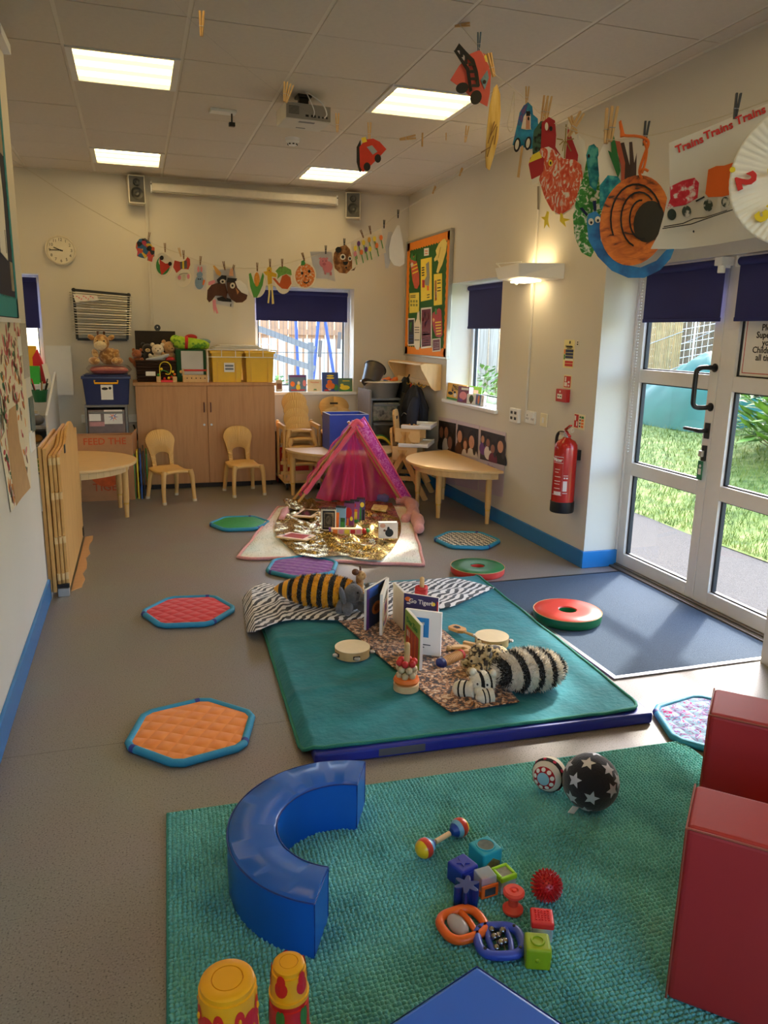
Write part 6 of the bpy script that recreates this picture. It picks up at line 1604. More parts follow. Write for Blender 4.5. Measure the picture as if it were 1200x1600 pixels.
def tz(x,y):
    z=.058+.006*nz(x*4,y*4)+.004*nz(x*11,y*9,2)
    z+=.008*math.exp(-((y-.25-.1*math.sin(x*3))/.03)**2)*max(0,-x)+.006*math.exp(-((y+.35-.12*x)/.025)**2)*max(0,.3-x)
    return z
def tbl(u,v):
    sx,sy=sup(u,v)
    x=(x0+x1)/2+sx*(x1-x0)/2;y=(y0+y1)/2+sy*(y1-y0)/2
    z=tz(x,y)
    if x<-.70:z=max(.006,z-(-.70-x)*1.2)
    if y>.925:z=max(.008,z-(y-.925)*.9)
    return tuple(M_@Vector((x,y,z)))
MB(TEALF).grid(80,100,tbl).build('fleece',tb_,world=True,smooth=80)
hem=[Vector(tbl(u,v))for u,v in[(i/40,0)for i in range(40)]+[(1,i/40)for i in range(40)]+[(1-i/40,1)for i in range(40)]+[(0,1-i/40)for i in range(40)]]
MB(mat('teal_stitching',(40,130,116),.8,var=.1,bump=.4,bs=200)).tube(hem,.0075,7,closed=True).build('stitched_hem',tb_,world=True,smooth=70)
ZEB=ramp_mat('zebra_cloth',[(0.0,(30,26,26)),(.47,(30,26,26)),(.53,(228,224,220)),(1,(228,224,220))],'wave',6.5,.9,2.5,6.5,(1.0,2.2,1.0),(0,0,R_(28)),sheen=.3)
LEO=ramp_mat('leopard_cloth',[(0.0,(36,24,18)),(.45,(44,28,20)),(.49,(150,96,50)),(.56,(180,124,72)),(.66,(222,200,168))],'noise',62,.9,2,.6,sheen=.3)
def strip_sheet(top,bot,nx,ny,zf):
    T_=bez([Vector((a,b,0))for a,b in top],8);B__=bez([Vector((a,b,0))for a,b in bot],8)
    def samp(L_,u):
        k=u*(len(L_)-1);i=min(len(L_)-2,int(k));return L_[i].lerp(L_[i+1],k-i)
    def fn(u,v):
        q=samp(B__,u).lerp(samp(T_,u),v)
        z=.072
        for _ in range(2):
            p=FL(q.x,q.y,z);z=zf(u,v,p)
        return(p.x,p.y,z)
    return fn
zc=thing('zebra_cloth','zebra-striped fleece cloth laid across the far end of the foam mat','cloth',(1.3,4.1,.07))
def zz(u,v,p):
    base=.076 if u>.10 else .012+.064*(u/.10)
    fold=.022*abs(nz(p.x*5,p.y*7,3))+.02*math.exp(-((p.x-1.75)/.05)**2)*abs(nz(p.y*9,1))+.014*math.exp(-((u-.27)/.02)**2)
    return base+fold*min(1,8*min(u,1-u,v,1-v)+.15)
MB(ZEB).grid(90,26,strip_sheet([(378,935),(392,920),(412,911),(445,918),(500,925),(545,930),(575,912),(640,908),(700,903),(735,908),(772,918)],[(386,988),(400,986),(425,975),(455,968),(500,968),(545,968),(590,962),(640,956),(690,950),(712,945),(745,930)],90,26,zz)).build('cloth_sheet',zc,world=True,smooth=80,solid=.003)
lc=thing('leopard_cloth','leopard-print cloth runner lying diagonally over the teal blanket','cloth',(1.25,3.3,.065))
def lz(u,v,p):return .0715+.008*abs(nz(p.x*6,p.y*6,8))+(.012*math.exp(-((v-.45)/.05)**2)*(u>.85))
MB(LEO).grid(70,30,strip_sheet([(640,946),(672,968),(700,990),(745,1030),(790,1072),(812,1096)],[(520,962),(556,992),(590,1022),(630,1055),(668,1086),(704,1112)],70,30,lz)).build('cloth_sheet',lc,world=True,smooth=80,solid=.003)

# furry toys: a body plus short fur strands that share its stripes
def fur_strands(mb,fn,n,length,seed,droop=.3):
    r2=random.Random(seed)
    for k in range(n):
        p,nrm=fn(r2.random(),r2.random())
        d=(nrm+Vector((r2.uniform(-.6,.6),r2.uniform(-.6,.6),r2.uniform(-.4,.4)-droop*.3))).normalized()
        s=d.cross(Vector((r2.uniform(-1,1),r2.uniform(-1,1),r2.uniform(-1,1)))).normalized()*length*.13
        b=p-nrm*.004
        mb.add([b-s,b+s,b+d*length*r2.uniform(.6,1.2)],[(0,1,2)])
    return mb
def ell_fn(c,r,rot,pinch=0.0):
    M3=Euler(rot).to_matrix();c=Vector(c)
    def fn(a,b):
        t=2*PI*a;s_=2*b-1;q=math.sqrt(max(0,1-s_*s_))
        l=Vector((s_,q*math.cos(t),q*math.sin(t)))
        p=Vector((l.x*r[0],l.y*r[1],l.z*r[2]));nn=Vector((l.x/r[0],l.y/r[1],l.z/r[2])).normalized()
        return c+M3@p,M3@nn
    return fn
def stripe_mat(name,c1,c2,scale,dist,thr=.5,rot=0.0):
    return ramp_mat(name,[(0,c1),(thr-.04,c1),(thr+.04,c2),(1,c2)],'wave',scale,.95,2,dist,(1,.25,.35),(0,0,rot),sheen=.3)
# white tiger puppet
WZ=.064
cw=FL(824,1072,WZ)
WT=thing('white_tiger_toy','furry white tiger soft toy with black stripes lying on the teal blanket','soft toy',(cw.x,cw.y,WZ))
WTS=ramp_mat('white_tiger_fur',[(0,(24,22,22)),(.36,(24,22,22)),(.44,(232,222,204)),(1,(232,222,204))],'wave',4.6,.95,2,3.2,(1,.35,.5),(0,0,R_(-12)),sheen=.3)
def wpt(px,py,z):return FL(px,py,WZ+z)
br_=(0,0,R_(-6));bc=Vector((cw.x,cw.y,WZ+.078))
MB(WTS).ball(bc,(.158,.108,.08),28,16,br_).build('body',WT,world=True,smooth=80)
o=fur_strands(MB(WTS),ell_fn(bc,(.158,.108,.08),br_),6000,.024,5).build('fur',WT,world=True);o['kind']='stuff'
hc=wpt(754,1067,.058)
WTH=ramp_mat('white_tiger_face',[(0,(24,22,22)),(.2,(24,22,22)),(.27,(234,226,208)),(1,(234,226,208))],'wave',9,.95,2,5,(1,.35,.5))
hd=MB(WTH).ball(hc,(.056,.05,.052),20,12).build('head',WT,world=True,smooth=80)
for(f_,nm)in((fur_strands(MB(WTH),ell_fn(hc,(.055,.05,.05),(0,0,0)),1000,.017,6),'fur'),):
    o=f_.build(nm,WT,world=True);o['kind']='stuff'
CRF=plush_mat('cream_fur',(234,224,202))
dv=(CAM-hc);dv.z=0;dv.normalize();sd_=Vector((-dv.y,dv.x,0))
MB(CRF).ball(hc+dv*.042+Vector((0,0,-.016))-sd_*.006,(.028,.026,.022)).build('muzzle',WT,world=True,smooth=80)
MB(INK).ball(hc+dv*.068+Vector((0,0,-.008)),.006,8,5).build('nose',WT,world=True)
for s in(-1,1):
    MB(INK).ball(hc+dv*.046+sd_*s*.02+Vector((0,0,.014)),.005,8,5).build('eye',WT,world=True)
    MB(CRF).ball(hc+sd_*s*.042+Vector((0,0,.045)),(.016,.016,.018)).build('ear',WT,world=True,smooth=80)
for(a,b,r1)in(((742,1078,.04),(712,1076,.026),.036),((770,1086,.03),(748,1090,.024),.03)):
    a,b=wpt(*a),wpt(*b)
    MB(CRF).tube([a,a.lerp(b,.4),a.lerp(b,.8),b,b+(b-a).normalized()*.012],[r1,r1,r1*1.05,r1*.8,r1*.3],14).build('paw',WT,world=True,smooth=80)
    for k in range(2):MB(mat('black_fur',(24,22,22),.95)).tube([a.lerp(b,.35+.3*k),a.lerp(b,.44+.3*k)],r1*1.07,14,caps=False).build('paw_stripe',WT,world=True,smooth=80)
# leopard soft toy
cl_=FL(750,1046,.06)
LT=thing('leopard_toy','small leopard soft toy tucked beside the white tiger','soft toy',(cl_.x,cl_.y,.064),R_(10))
LEOP=ramp_mat('leopard_plush',[(0.0,(46,38,30)),(.42,(54,44,34)),(.48,(196,172,120)),(.62,(220,202,158))],'noise',46,.95,1.5,.4,sheen=.3)
MB(LEOP).ball((.07,.0,.048),(.08,.055,.05)).build('body',LT,smooth=80)
hd=MB(LEOP).ball((0,0,.07),(.056,.052,.05)).build('head',LT,smooth=80)
o=fur_strands(MB(LEOP),ell_fn((0,0,.07),(.055,.051,.049),(0,0,0)),900,.013,9).build('fur',hd);o['kind']='stuff'
MB(plush_mat('fawn_plush',(206,184,140))).ball((-.045,-.022,.058),(.026,.026,.022)).build('muzzle',hd,smooth=80)
MB(INK).ball((-.07,-.03,.062),.006,8,5).ball((-.04,-.045,.085),.005,8,5).build('eyes_and_nose',hd)
for s in(-1,1):MB(LEOP).ball((.012,s*.04,.112),(.012,.017,.017)).build('ear',hd,smooth=80)
for(a,b)in(((-.0,-.03,.035),(-.10,-.055,.022)),((.01,.03,.035),(-.075,.035,.022))):MB(LEOP).tube([a,Vector(a).lerp(Vector(b),.6),b],[.03,.026,.016],10).build('paw',LT,smooth=80)
# bee-striped furry body with elephant and giraffe
cbx=FL(505,955,.06)
BT=thing('striped_bee_toy','furry yellow and black striped soft toy lying on the zebra cloth','soft toy',(cbx.x+.01,cbx.y+.05,.085),R_(-22))
BEE=stripe_mat('bee_fur',(26,22,18),(240,172,24),5.6,1.6,.46,.25)
MB(BEE).ball((0,0,.075),(.205,.10,.082),28,16).build('body',BT,smooth=80)
o=fur_strands(MB(BEE),ell_fn((0,0,.075),(.205,.10,.08),(0,0,0)),5200,.024,15).build('fur',BT);o['kind']='stuff'
MB(BEE).lathe([(.06,0),(.035,.05),(.004,.09)],14,(-.185,0,.075),Matrix.Rotation(-PI/2,3,'Y')).build('tail_point',BT,smooth=80)
ELE=plush_mat('grey_plush',(104,106,112))
ce=FL(550,960,.07)
EL=thing('elephant_toy','grey elephant soft toy with raised trunk sitting by the striped toy','soft toy',(ce.x+.005,ce.y+.02,.082),R_(8))
MB(ELE).ball((0.0,.02,.05),(.065,.06,.052)).build('body',EL,smooth=80)
hd=MB(ELE).ball((-.0,-.015,.105),(.052,.05,.052)).build('head',EL,smooth=80)
MB(ELE).tube(bez([(.02,-.055,.095),(.055,-.07,.09),(.07,-.065,.13),(.055,-.06,.165)],5),[.024,.023,.022,.021,.02,.019,.018,.017,.016,.016,.015,.015,.014,.014,.013,.012],10).build('trunk',hd,smooth=80)
for s,(x,y)in((-1,(-.062,-.015)),(1,(.02,.04))):MB(ELE).ball((x,y,.10),(.016,.036,.05),rot=(0,.25*s,.3*s)).build('ear',hd,smooth=80)
MB(INK).ball((.005,-.064,.122),.006,8,5).build('eye',hd)
for(a,b)in(((-.03,-.01,.04),(-.06,-.08,.024)),((.04,-.01,.04),(.05,-.08,.022)),((-.04,.03,.035),(-.085,-.02,.02))):MB(ELE).tube([a,Vector(a).lerp(Vector(b),.6),b],[.032,.028,.02],10).build('leg',EL,smooth=80)
cg=FL(566,950,.07)
GT=thing('small_giraffe_toy','small brown-topped giraffe soft toy peeping over the elephant','soft toy',(cg.x,cg.y+.07,.082),R_(20))
MB(GIR).ball((0,0,.04),(.045,.045,.045)).tube([(0,-.01,.05),(-.012,-.02,.16)],[.026,.02],10).build('body',GT,smooth=80)
hd=MB(GIR).ball((-.012,-.035,.165),(.024,.036,.026)).build('head',GT,smooth=80)
MB(BRNI).ball((-.04,-.02,.185),(.02,.02,.018)).cyl((-.002,-.015,.185),(-.002,-.012,.21),.006).build('horns',hd,smooth=60)
# books on the cloths
def open_book(label,p_hinge,p_l,p_r,h_,cov_l,cov_r,in_l,in_r,marks_l=(),marks_r=(),z=.075,th=.014):
    """board book standing open like a V: hinge at p_hinge, covers run to p_l and p_r (floor points)"""
    h=Vector((p_hinge[0],p_hinge[1],z));L_=Vector((p_l[0],p_l[1],z));R2=Vector((p_r[0],p_r[1],z))
    t=thing('board_book',label,'book',h,0,'open board books on the leopard cloth')
    for(e,cov,inn,mk,nm)in((L_,cov_l,in_l,marks_l,'left_cover'),(R2,cov_r,in_r,marks_r,'right_cover')):
        d=(e-h);w_=d.length;d.normalize();n=Vector((-d.y,d.x,0))
        vc=(CAM-(h+e)/2);vc.z=0
        if n.dot(vc)<0:n=-n
        # boards: outer skin faces n when seen
        b=MB(PAPER).poly([h,e,e+Vector((0,0,h_)),h+Vector((0,0,h_))],-n,th)
        ob=b.build(nm,t,world=True,bevel=.002)
        MB(cov).poly([h+n*.0006,e+n*.0006,e+n*.0006+Vector((0,0,h_)),h+n*.0006+Vector((0,0,h_))],n,.0012).build('printed_page',t,world=True)
        for(mm,uv)in mk:
            MB(mm).poly([h+d*(u*w_)+n*.002+Vector((0,0,v*h_))for u,v in uv],n,.0008).build('picture',t,world=True)
    return t,h
# left book: hinge at the top right page edge
q1,q2,q3=FL(610,972,.075),FL(574,980,.075),FL(587,1000,.075)
hb=.215
open_book('open board book with dark lion cover and pale page, leftmost on the leopard cloth',FL(606,962,.075),FL(572,985,.075),FL(612,977,.075)+Vector((-.09,-.12,0)),hb,mat('book_nightblue',(40,52,80),.35,var=.15,vs=15),mat('page_cream',(234,222,196),.6),PAPER,PAPER,
          [(BLUI,rc(.5,.75,.98,.98)),(mat('lion_orange',(190,100,40),.6),blob(.55,.42,.22,.16)),(BRNI,blob(.55,.42,.12,.09)),(PURI,rc(.9,.0,1,1))],[(PNKI,rc(.35,.35,.75,.62)),(BLUI,rc(.42,.4,.65,.58)),(INK,rc(.25,.72,.85,.74)),(INK,rc(.25,.78,.85,.8)),(PNKI,blob(.5,.15,.2,.06)),(BLUI,blob(.8,.2,.07,.06))])
# tiger book at the back
t_,h_=open_book('purple board book titled Tiger standing behind the white paged one',FL(630,985,.075),FL(629,984,.075)+Vector((.0,.16,0)),FL(689,1000,.075)+Vector((.0,.05,0)),.20,mat('page_cream',(1,1,1)),mat('book_indigo',(58,48,96),.4,var=.08),PAPER,PAPER,(),[(ORGI,blob(.12,.86,.09,.06)),(PAPER,blob(.14,.75,.06,.02)),(YELI,blob(.85,.82,.07,.05)),(ORGI,blob(.9,.58,.1,.06)),(REDI,rc(.96,.0,1,.9))])
a_=FL(630,985,.075);e_=FL(689,1000,.075)+Vector((.0,.05,0));d_=(e_-a_);d_.z=0;w_=d_.length;d_.normalize();n_=Vector((d_.y,-d_.x,0))
lettering('title','Go Tiger!',frame_M(a_+d_*w_*.5+n_*.004+Vector((0,0,.165)),d_,(0,0,1)),.032,PAPER,t_,bold=.0005)
# Dear Zoo in front
hgt=.215
A0,L0,R0=FL(656,1028,.075),FL(634,1030,.075),FL(688,1030,.075)
hinge=FL(632,1018,.075);Lp=FL(655,1048,.075);Rp=FL(688,1026,.075)
t_,h_=open_book('open board book lettered Dear Zoo, green cover and white page with a blue door',hinge,Lp,Rp,hgt,mat('book_limegreen',(150,176,70),.45,var=.05),PAPER,PAPER,PAPER,[(mat('crate_red',(176,56,40),.6),rc(.1,.08,.92,.68)),(ORGI,rc(.48,.1,.53,.66)),(ORGI,rc(.7,.1,.75,.66)),(ORGI,rc(.28,.1,.33,.66)),(PAPER,rc(.16,.46,.36,.6)),(YELI,rc(.1,.02,.9,.06))],
          [(mat('door_blue',(24,130,196),.5),rc(.28,.40,.66,.84)),(mat('door_line',(16,100,160),.5),rc(.40,.42,.41,.82)),(mat('door_line',(1,1,1)),rc(.53,.42,.54,.82)),(PAPER,rc(.44,.68,.54,.74)),(INK,rc(.3,.22,.72,.24)),(INK,rc(.3,.16,.55,.18))])
d_=(Lp-hinge);w_=d_.length;d_.normalize();n_=Vector((d_.y,-d_.x,0))
if n_.dot(CAM-hinge)<0:n_=-n_
xdir=d_ if d_.cross(Vector((0,0,1))).dot(n_)>0 else-d_
lettering('title','Dear Zoo',frame_M(hinge+d_*w_*.5+n_*.004+Vector((0,0,hgt*.82)),xdir,(0,0,1)),.038,GRNI,t_,bold=.0008)
# musical toys
def tambourine(label,c,r,h):
    t=thing('tambourine',label,'tambourine',c,.3,'wooden tambourines')
    MB(PEGW).lathe([(r-.005,0),(r,0),(r,h),(r-.005,h)],36,caps=False).build('wooden_ring',t,smooth=40)
    MB(mat('drum_skin',(232,214,174),.6,var=.05)).lathe([(0,h-.001),(r+.0005,h-.001),(r+.0005,h+.001),(0,h+.002)],36).build('skin',t,smooth=40)
    for k in range(5):
        a=2*PI*k/5-1.9;p=Vector(((r+.004)*math.cos(a),(r+.004)*math.sin(a),h*.45));dn=Vector((math.cos(a),math.sin(a),0))
        MB(BLACK).box(p-dn*.003,(.003,.032,.016),(0,0,a)).build('slot',t)
        MB(STEEL).lathe([(0,-.005),(.012,-.005),(.014,-.002),(.005,0),(.014,.002),(.012,.005),(0,.005)],14,p+dn*.006).build('jingle',t,smooth=50)
    return t
c=FL(555,1031,.062);tambourine('wooden tambourine alone on the teal blanket, left of the books',(c.x,c.y+.05,.066),.082,.042)
c=FL(775,1013,.062);tambourine('wooden tambourine on the teal blanket behind the white tiger',(c.x,c.y+.05,.066),.082,.042)
def bead_toy(label,c,base_m,bead_cols,ring_m=None,s=1.0,ribbon=False):
    t=thing('bead_stacker',label,'stacking toy',c,0,'wooden bead toys')
    MB(mat('pale_wood',(222,186,136),.5,var=.06)).lathe([(0,0),(.055*s,0),(.055*s,.028),(.05*s,.03),(0,.03)],28).build('base',t,smooth=40)
    if ring_m:MB(ring_m).lathe([(.02,.03),(.05,.032),(.056,.043),(.05,.056),(.02,.058)],28).build('ring',t,smooth=50)
    z=.068 if ring_m else .045
    for row,m_ in enumerate(bead_cols):
        for k in range(6):
            a=2*PI*k/6+row*.5;rr=.032-.0*row
            MB(m_).ball((rr*math.cos(a),rr*math.sin(a),z),.0155,10,7).build('bead',t,smooth=70)
        z+=.027
    if ribbon:
        for k in range(4):MB(REDI).tube([((.026+.004*math.sin(3*a))*math.cos(a),(.026+.004*math.sin(3*a))*math.sin(a),z+.002+.010*k)for a in[2*PI*j/18 for j in range(18)]],.009,7,closed=True).build('wound_cord',t,smooth=60)
        z+=.03
    MB(PEGW).cyl((0,0,.03),(0,0,z+.05),.0135,.012,14).ball((0,0,z+.05),.0125,12,8).build('centre_peg',t,smooth=50)
    return t
c=FL(640,1083,.062);bead_toy('wooden peg toy with red and natural beads on an orange ring, front of the cloth',(c.x,c.y+.045,.062),None,[mat('natural_bead',(206,180,136),.5),mat('natural_bead',(1,1,1)),REDI],ORGI)
c=FL(656,965,.07);bead_toy('wooden peg toy wound with red cord behind the purple book',(c.x+.01,c.y+.01,.075),None,[mat('natural_bead',(1,1,1)),mat('red_bead',(190,30,34),.35),REDI],None,.9,True)
# castanet on a stick
a,b=FL(752,999,.075),FL(712,984,.075)
cs=thing('castanet','wooden handle castanet with dark drawing beside the tambourine','castanet',(b.x,b.y,.066))
d_=(a-b).normalized()
MB(PEGW).tube([b+d_*.06+Vector((0,0,.005)),a+Vector((0,0,.005))],[.006,.010],10).build('handle',cs,world=True,smooth=50)
n_=Vector((-d_.y,d_.x,0));z_=Vector((0,0,1))
pl=MB(mat('amber_wood',(206,150,80),.5,var=.08)).poly([b+d_*x+n_*y+z_*.0 for x,y in((-.035,-.02),(-.02,-.032),(.04,-.032),(.06,-.015),(.06,.015),(.04,.032),(-.02,.032),(-.035,.02))],(0,0,1),.016).build('clapper',cs,world=True,bevel=.004)
MB(INK).poly([b+z_*.0165+d_*x+n_*y for x,y in((-.01,-.012),(.02,-.014),(.03,.004),(.01,.015),(-.012,.01))],(0,0,1),.0008).build('drawing',cs,world=True)
# wooden clapper (crocodile shape)
cc=FL(722,1015,.07)
cp=thing('wooden_clapper','pale wooden clapper shaped like an open mouth with a ball','clapper',(cc.x,cc.y,.07),R_(-30))
MB(mat('pale_wood',(1,1,1))).poly([(x,y,0)for x,y in((-.06,-.01),(-.03,.02),(.02,.025),(.05,.0),(.06,-.04),(.03,-.05),(.005,-.045),(.03,-.02),(.01,-.005),(-.04,-.02))],(0,0,1),.018).build('jaw_piece',cp,bevel=.003)
MB(mat('pale_wood',(1,1,1))).bar((.0,.055,.012),(.11,.02,.012),.022,.022).build('handle_bar',cp,bevel=.003)
MB(PEGW).tube([(-.055,-.03,.012),(-.0,-.022,.014)],.005,8).ball((-.06,-.032,.014),.013,10,7).build('ball_stick',cp,smooth=60)
# guiro
a,b=FL(688,1037,.085),FL(722,1022,.085)
gu=thing('guiro_shaker','ribbed wooden guiro with a dark blue end and a red end','guiro',((a.x+b.x)/2,(a.y+b.y)/2,.07))
pts=[];rs=[]
for k in range(25):pts.append(a.lerp(b,.1+.8*k/24));rs.append(.021+(.0022 if k%2 else 0))
MB(mat('ribbed_wood',(196,146,86),.6,var=.08)).tube(pts,rs,16).build('ribbed_body',gu,world=True,smooth=30)
MB(mat('dark_blue_paint',(24,40,100),.3)).tube([a.lerp(b,-.06),a.lerp(b,-.02),a.lerp(b,.1)],[.014,.026,.026],16).build('blue_end',gu,world=True,smooth=40)
MB(REDI).tube([a.lerp(b,.9),a.lerp(b,.98),a.lerp(b,1.0)],[.024,.024,.016],16).build('red_end',gu,world=True,smooth=40)

# ================================================================== FRONT: RUG AND FOAM SHAPES
RUG=ramp_mat('teal_chenille',[(0.3,(76,154,154)),(0.5,(102,182,178)),(0.68,(118,196,190)),(0.8,(126,172,154))],'noise',5,.9,6,sheen=.2)
rg=thing('chenille_rug','large teal bobble rug in the foreground','rug',(.96,1.5,0),R_(-2))
RW_,RH0,RH1=.965,-1.0,.765
MB(RUG).bx(-RW_,RW_,RH0,RH1,0.0,.008).build('rug_base',rg)
import numpy as np
st=.0125;nx=int(2*RW_/st);ny=int((RH1+.62)/st)
rng=np.random.default_rng(4)
gx,gy=np.meshgrid(np.arange(nx),np.arange(ny));gx=gx.ravel();gy=gy.ravel()
bxs=-RW_+(gx+.5)*st+rng.uniform(-.002,.002,gx.size);bys=RH1-(gy+.5)*st+rng.uniform(-.002,.002,gx.size)
ang=rng.uniform(-.5,.5,gx.size)+.6*np.sin(bys*9);nn=6;prof=[(1.0,0.006),(.92,.0125),(.5,.0165)]
V=[];
for(sc__,z)in prof:
    for k in range(nn):
        t=2*PI*k/nn
        lx,ly=.0072*sc__*math.cos(t),.0050*sc__*math.sin(t)
        V.append(np.stack([bxs+lx*np.cos(ang)-ly*np.sin(ang),bys+lx*np.sin(ang)+ly*np.cos(ang),np.full(gx.size,z)+rng.uniform(-.001,.001,gx.size)],1))
V.append(np.stack([bxs,bys,np.full(gx.size,.0175)],1))
V=np.stack(V,1);per=V.shape[1];nb=gx.size
quads=[]
for r in range(2):
    for k in range(nn):quads.append((r*nn+k,r*nn+(k+1)%nn,(r+1)*nn+(k+1)%nn,(r+1)*nn+k))
tris=[(2*nn+k,2*nn+(k+1)%nn,3*nn)for k in range(nn)]
loops=np.concatenate([np.array(quads).ravel(),np.array(tris).ravel()])
starts=np.concatenate([np.arange(len(quads))*4,len(quads)*4+np.arange(len(tris))*3])
me=bpy.data.meshes.new('rug_bobbles')
me.vertices.add(nb*per);me.vertices.foreach_set('co',V.reshape(-1))
LI=(loops[None,:]+(np.arange(nb)*per)[:,None]).ravel();LS=(starts[None,:]+(np.arange(nb)*len(loops))[:,None]).ravel()
me.loops.add(LI.size);me.loops.foreach_set('vertex_index',LI.astype(np.int32))
me.polygons.add(LS.size);me.polygons.foreach_set('loop_start',LS.astype(np.int32));me.polygons.foreach_set('use_smooth',np.ones(LS.size,dtype=bool))
me.update(calc_edges=True);me.materials.append(RUG)
ob=bpy.data.objects.new('rug_bobbles',me);COL.objects.link(ob);ob.parent=rg;ob['kind']='stuff'
MB(mat('rug_edge',(50,134,126),.9)).tube([(-RW_,RH0,.007),(-RW_,RH1,.007),(RW_,RH1,.007),(RW_,RH0,.007)],.007,6).build('rug_binding',rg,smooth=60)

ZRUG=.016
# curved blue foam seat: half ring
cv=thing('curved_foam_seat','glossy blue half-ring foam seat on the rug','foam seat',(.50,1.875,.012))
ai,ao,hcv=.192,.328,.165
a0_,a1_=R_(-117.5+360),R_(63.5)
if a0_>a1_:a1_,a0_=a0_,a1_
# arc runs through the left side (180 degrees)
aa=[R_(63.5)+(R_(242.5)-R_(63.5))*k/48 for k in range(49)]
prof=[(ai,.0),(ao,.0),(ao+.002,.08),(ao,hcv-.008),(ao-.008,hcv),((ai+ao)/2,hcv+.005),(ai+.008,hcv),(ai,hcv-.008),(ai-.002,.08)]
vs=[];fs=[]
for a in aa:
    for(r,z)in prof:
        zz_=z+(.0025*nz(a*7,r*30)if z>.1 else 0);vs.append((r*math.cos(a),r*math.sin(a),zz_))
k_=len(prof)
for i in range(len(aa)-1):
    for j in range(k_):fs.append((i*k_+j,i*k_+(j+1)%k_,(i+1)*k_+(j+1)%k_,(i+1)*k_+j))
fs.append(tuple(range(k_)));fs.append(tuple((len(aa)-1)*k_+j for j in range(k_-1,-1,-1)))
m=MB(BLUV);m.add(vs,fs);m.build('foam_body',cv,smooth=40)
sm_=MB(mat('blue_seam',(14,50,130),.4))
for r in(ao+.001,ai-.001):sm_.tube([(r*math.cos(a),r*math.sin(a),hcv-.006)for a in aa],.0022,5)
for a in(aa[0],aa[-1]):sm_.tube([(ai*math.cos(a),ai*math.sin(a),.01),(ai*math.cos(a),ai*math.sin(a),hcv-.006),(ao*math.cos(a),ao*math.sin(a),hcv-.006),(ao*math.cos(a),ao*math.sin(a),.01)],.0022,5)
sm_.build('piping',cv,smooth=60)
# blue foam block at the bottom edge
bb_=thing('blue_foam_block','flat bright blue foam block with one corner pointing up at the bottom edge','foam block',(.70,1.05,ZRUG-.008),R_(40))
c_=FL(745,1516,.13)
bb_.location=(c_.x,c_.y,.014)
bb_.rotation_euler=(0,0,R_(0))
eL=(FL(620,1600,.13)-c_).normalized();eR=(FL(868,1600,.13)-c_).normalized()
p0=Vector((0,0,0));pts=[p0,p0+eL*.5,p0+eL*.5+eR*.5,p0+eR*.5]
MB(mat('bright_blue_vinyl',(34,104,214),.32,var=.03,vs=5)).poly([Vector((p.x,p.y,.0))for p in pts],(0,0,1),.13).build('foam_body',bb_,bevel=.01,seg=3)
MB(mat('blue_seam',(1,1,1))).tube([Vector((p.x,p.y,.126))for p in pts],.002,5,closed=True).build('piping',bb_)
# red foam chair: two arms, seat, back
REDV=mat('red_vinyl_big',(174,44,42),.55,var=.05,vs=4,bump=.05,bs=8)
u_=Vector((.70,.714,0));w_=Vector((.714,-.70,0)) # u: across the arms, w: along the arms (towards the lower right)
rf=thing('red_foam_chair','red vinyl foam armchair at the right edge of the rug','foam chair',(1.118,1.232,.012))
def slab(o,a,b,h0,h1):return[(o+w_*s*a+u_*t*b+Vector((0,0,z)))for z in(h0,h1)for s,t in((0,0),(1,0),(1,1),(0,1))]
def slab_mb(o,a,b,h0,h1):
    m=MB(REDV);v=slab(o,a,b,h0,h1);m.add(v,[(3,2,1,0),(4,5,6,7),(0,1,5,4),(1,2,6,5),(2,3,7,6),(3,0,4,7)]);return m
O1=Vector((1.118,1.232,.014));O2=O1+u_*.60
for O_ in(O1,O2):
    ar=slab_mb(O_,.62,.195,0,.462).build('arm',rf,world=True,bevel=.014,seg=3)
    sv=slab(O_,.62,.195,.0,.458)
    MB(mat('red_seam',(150,70,48),.5)).tube([sv[0],sv[4],sv[7],sv[3]],.0028,5).tube([sv[4],sv[5]],.0028,5).build('piping',rf,world=True,smooth=60)
slab_mb(O1+u_*.195+w_*.10,.50,.405,0,.22).build('seat',rf,world=True,bevel=.014,seg=3)
slab_mb(O1+w_*.62,.17,.795,0,.60).build('backrest',rf,world=True,bevel=.014,seg=3)
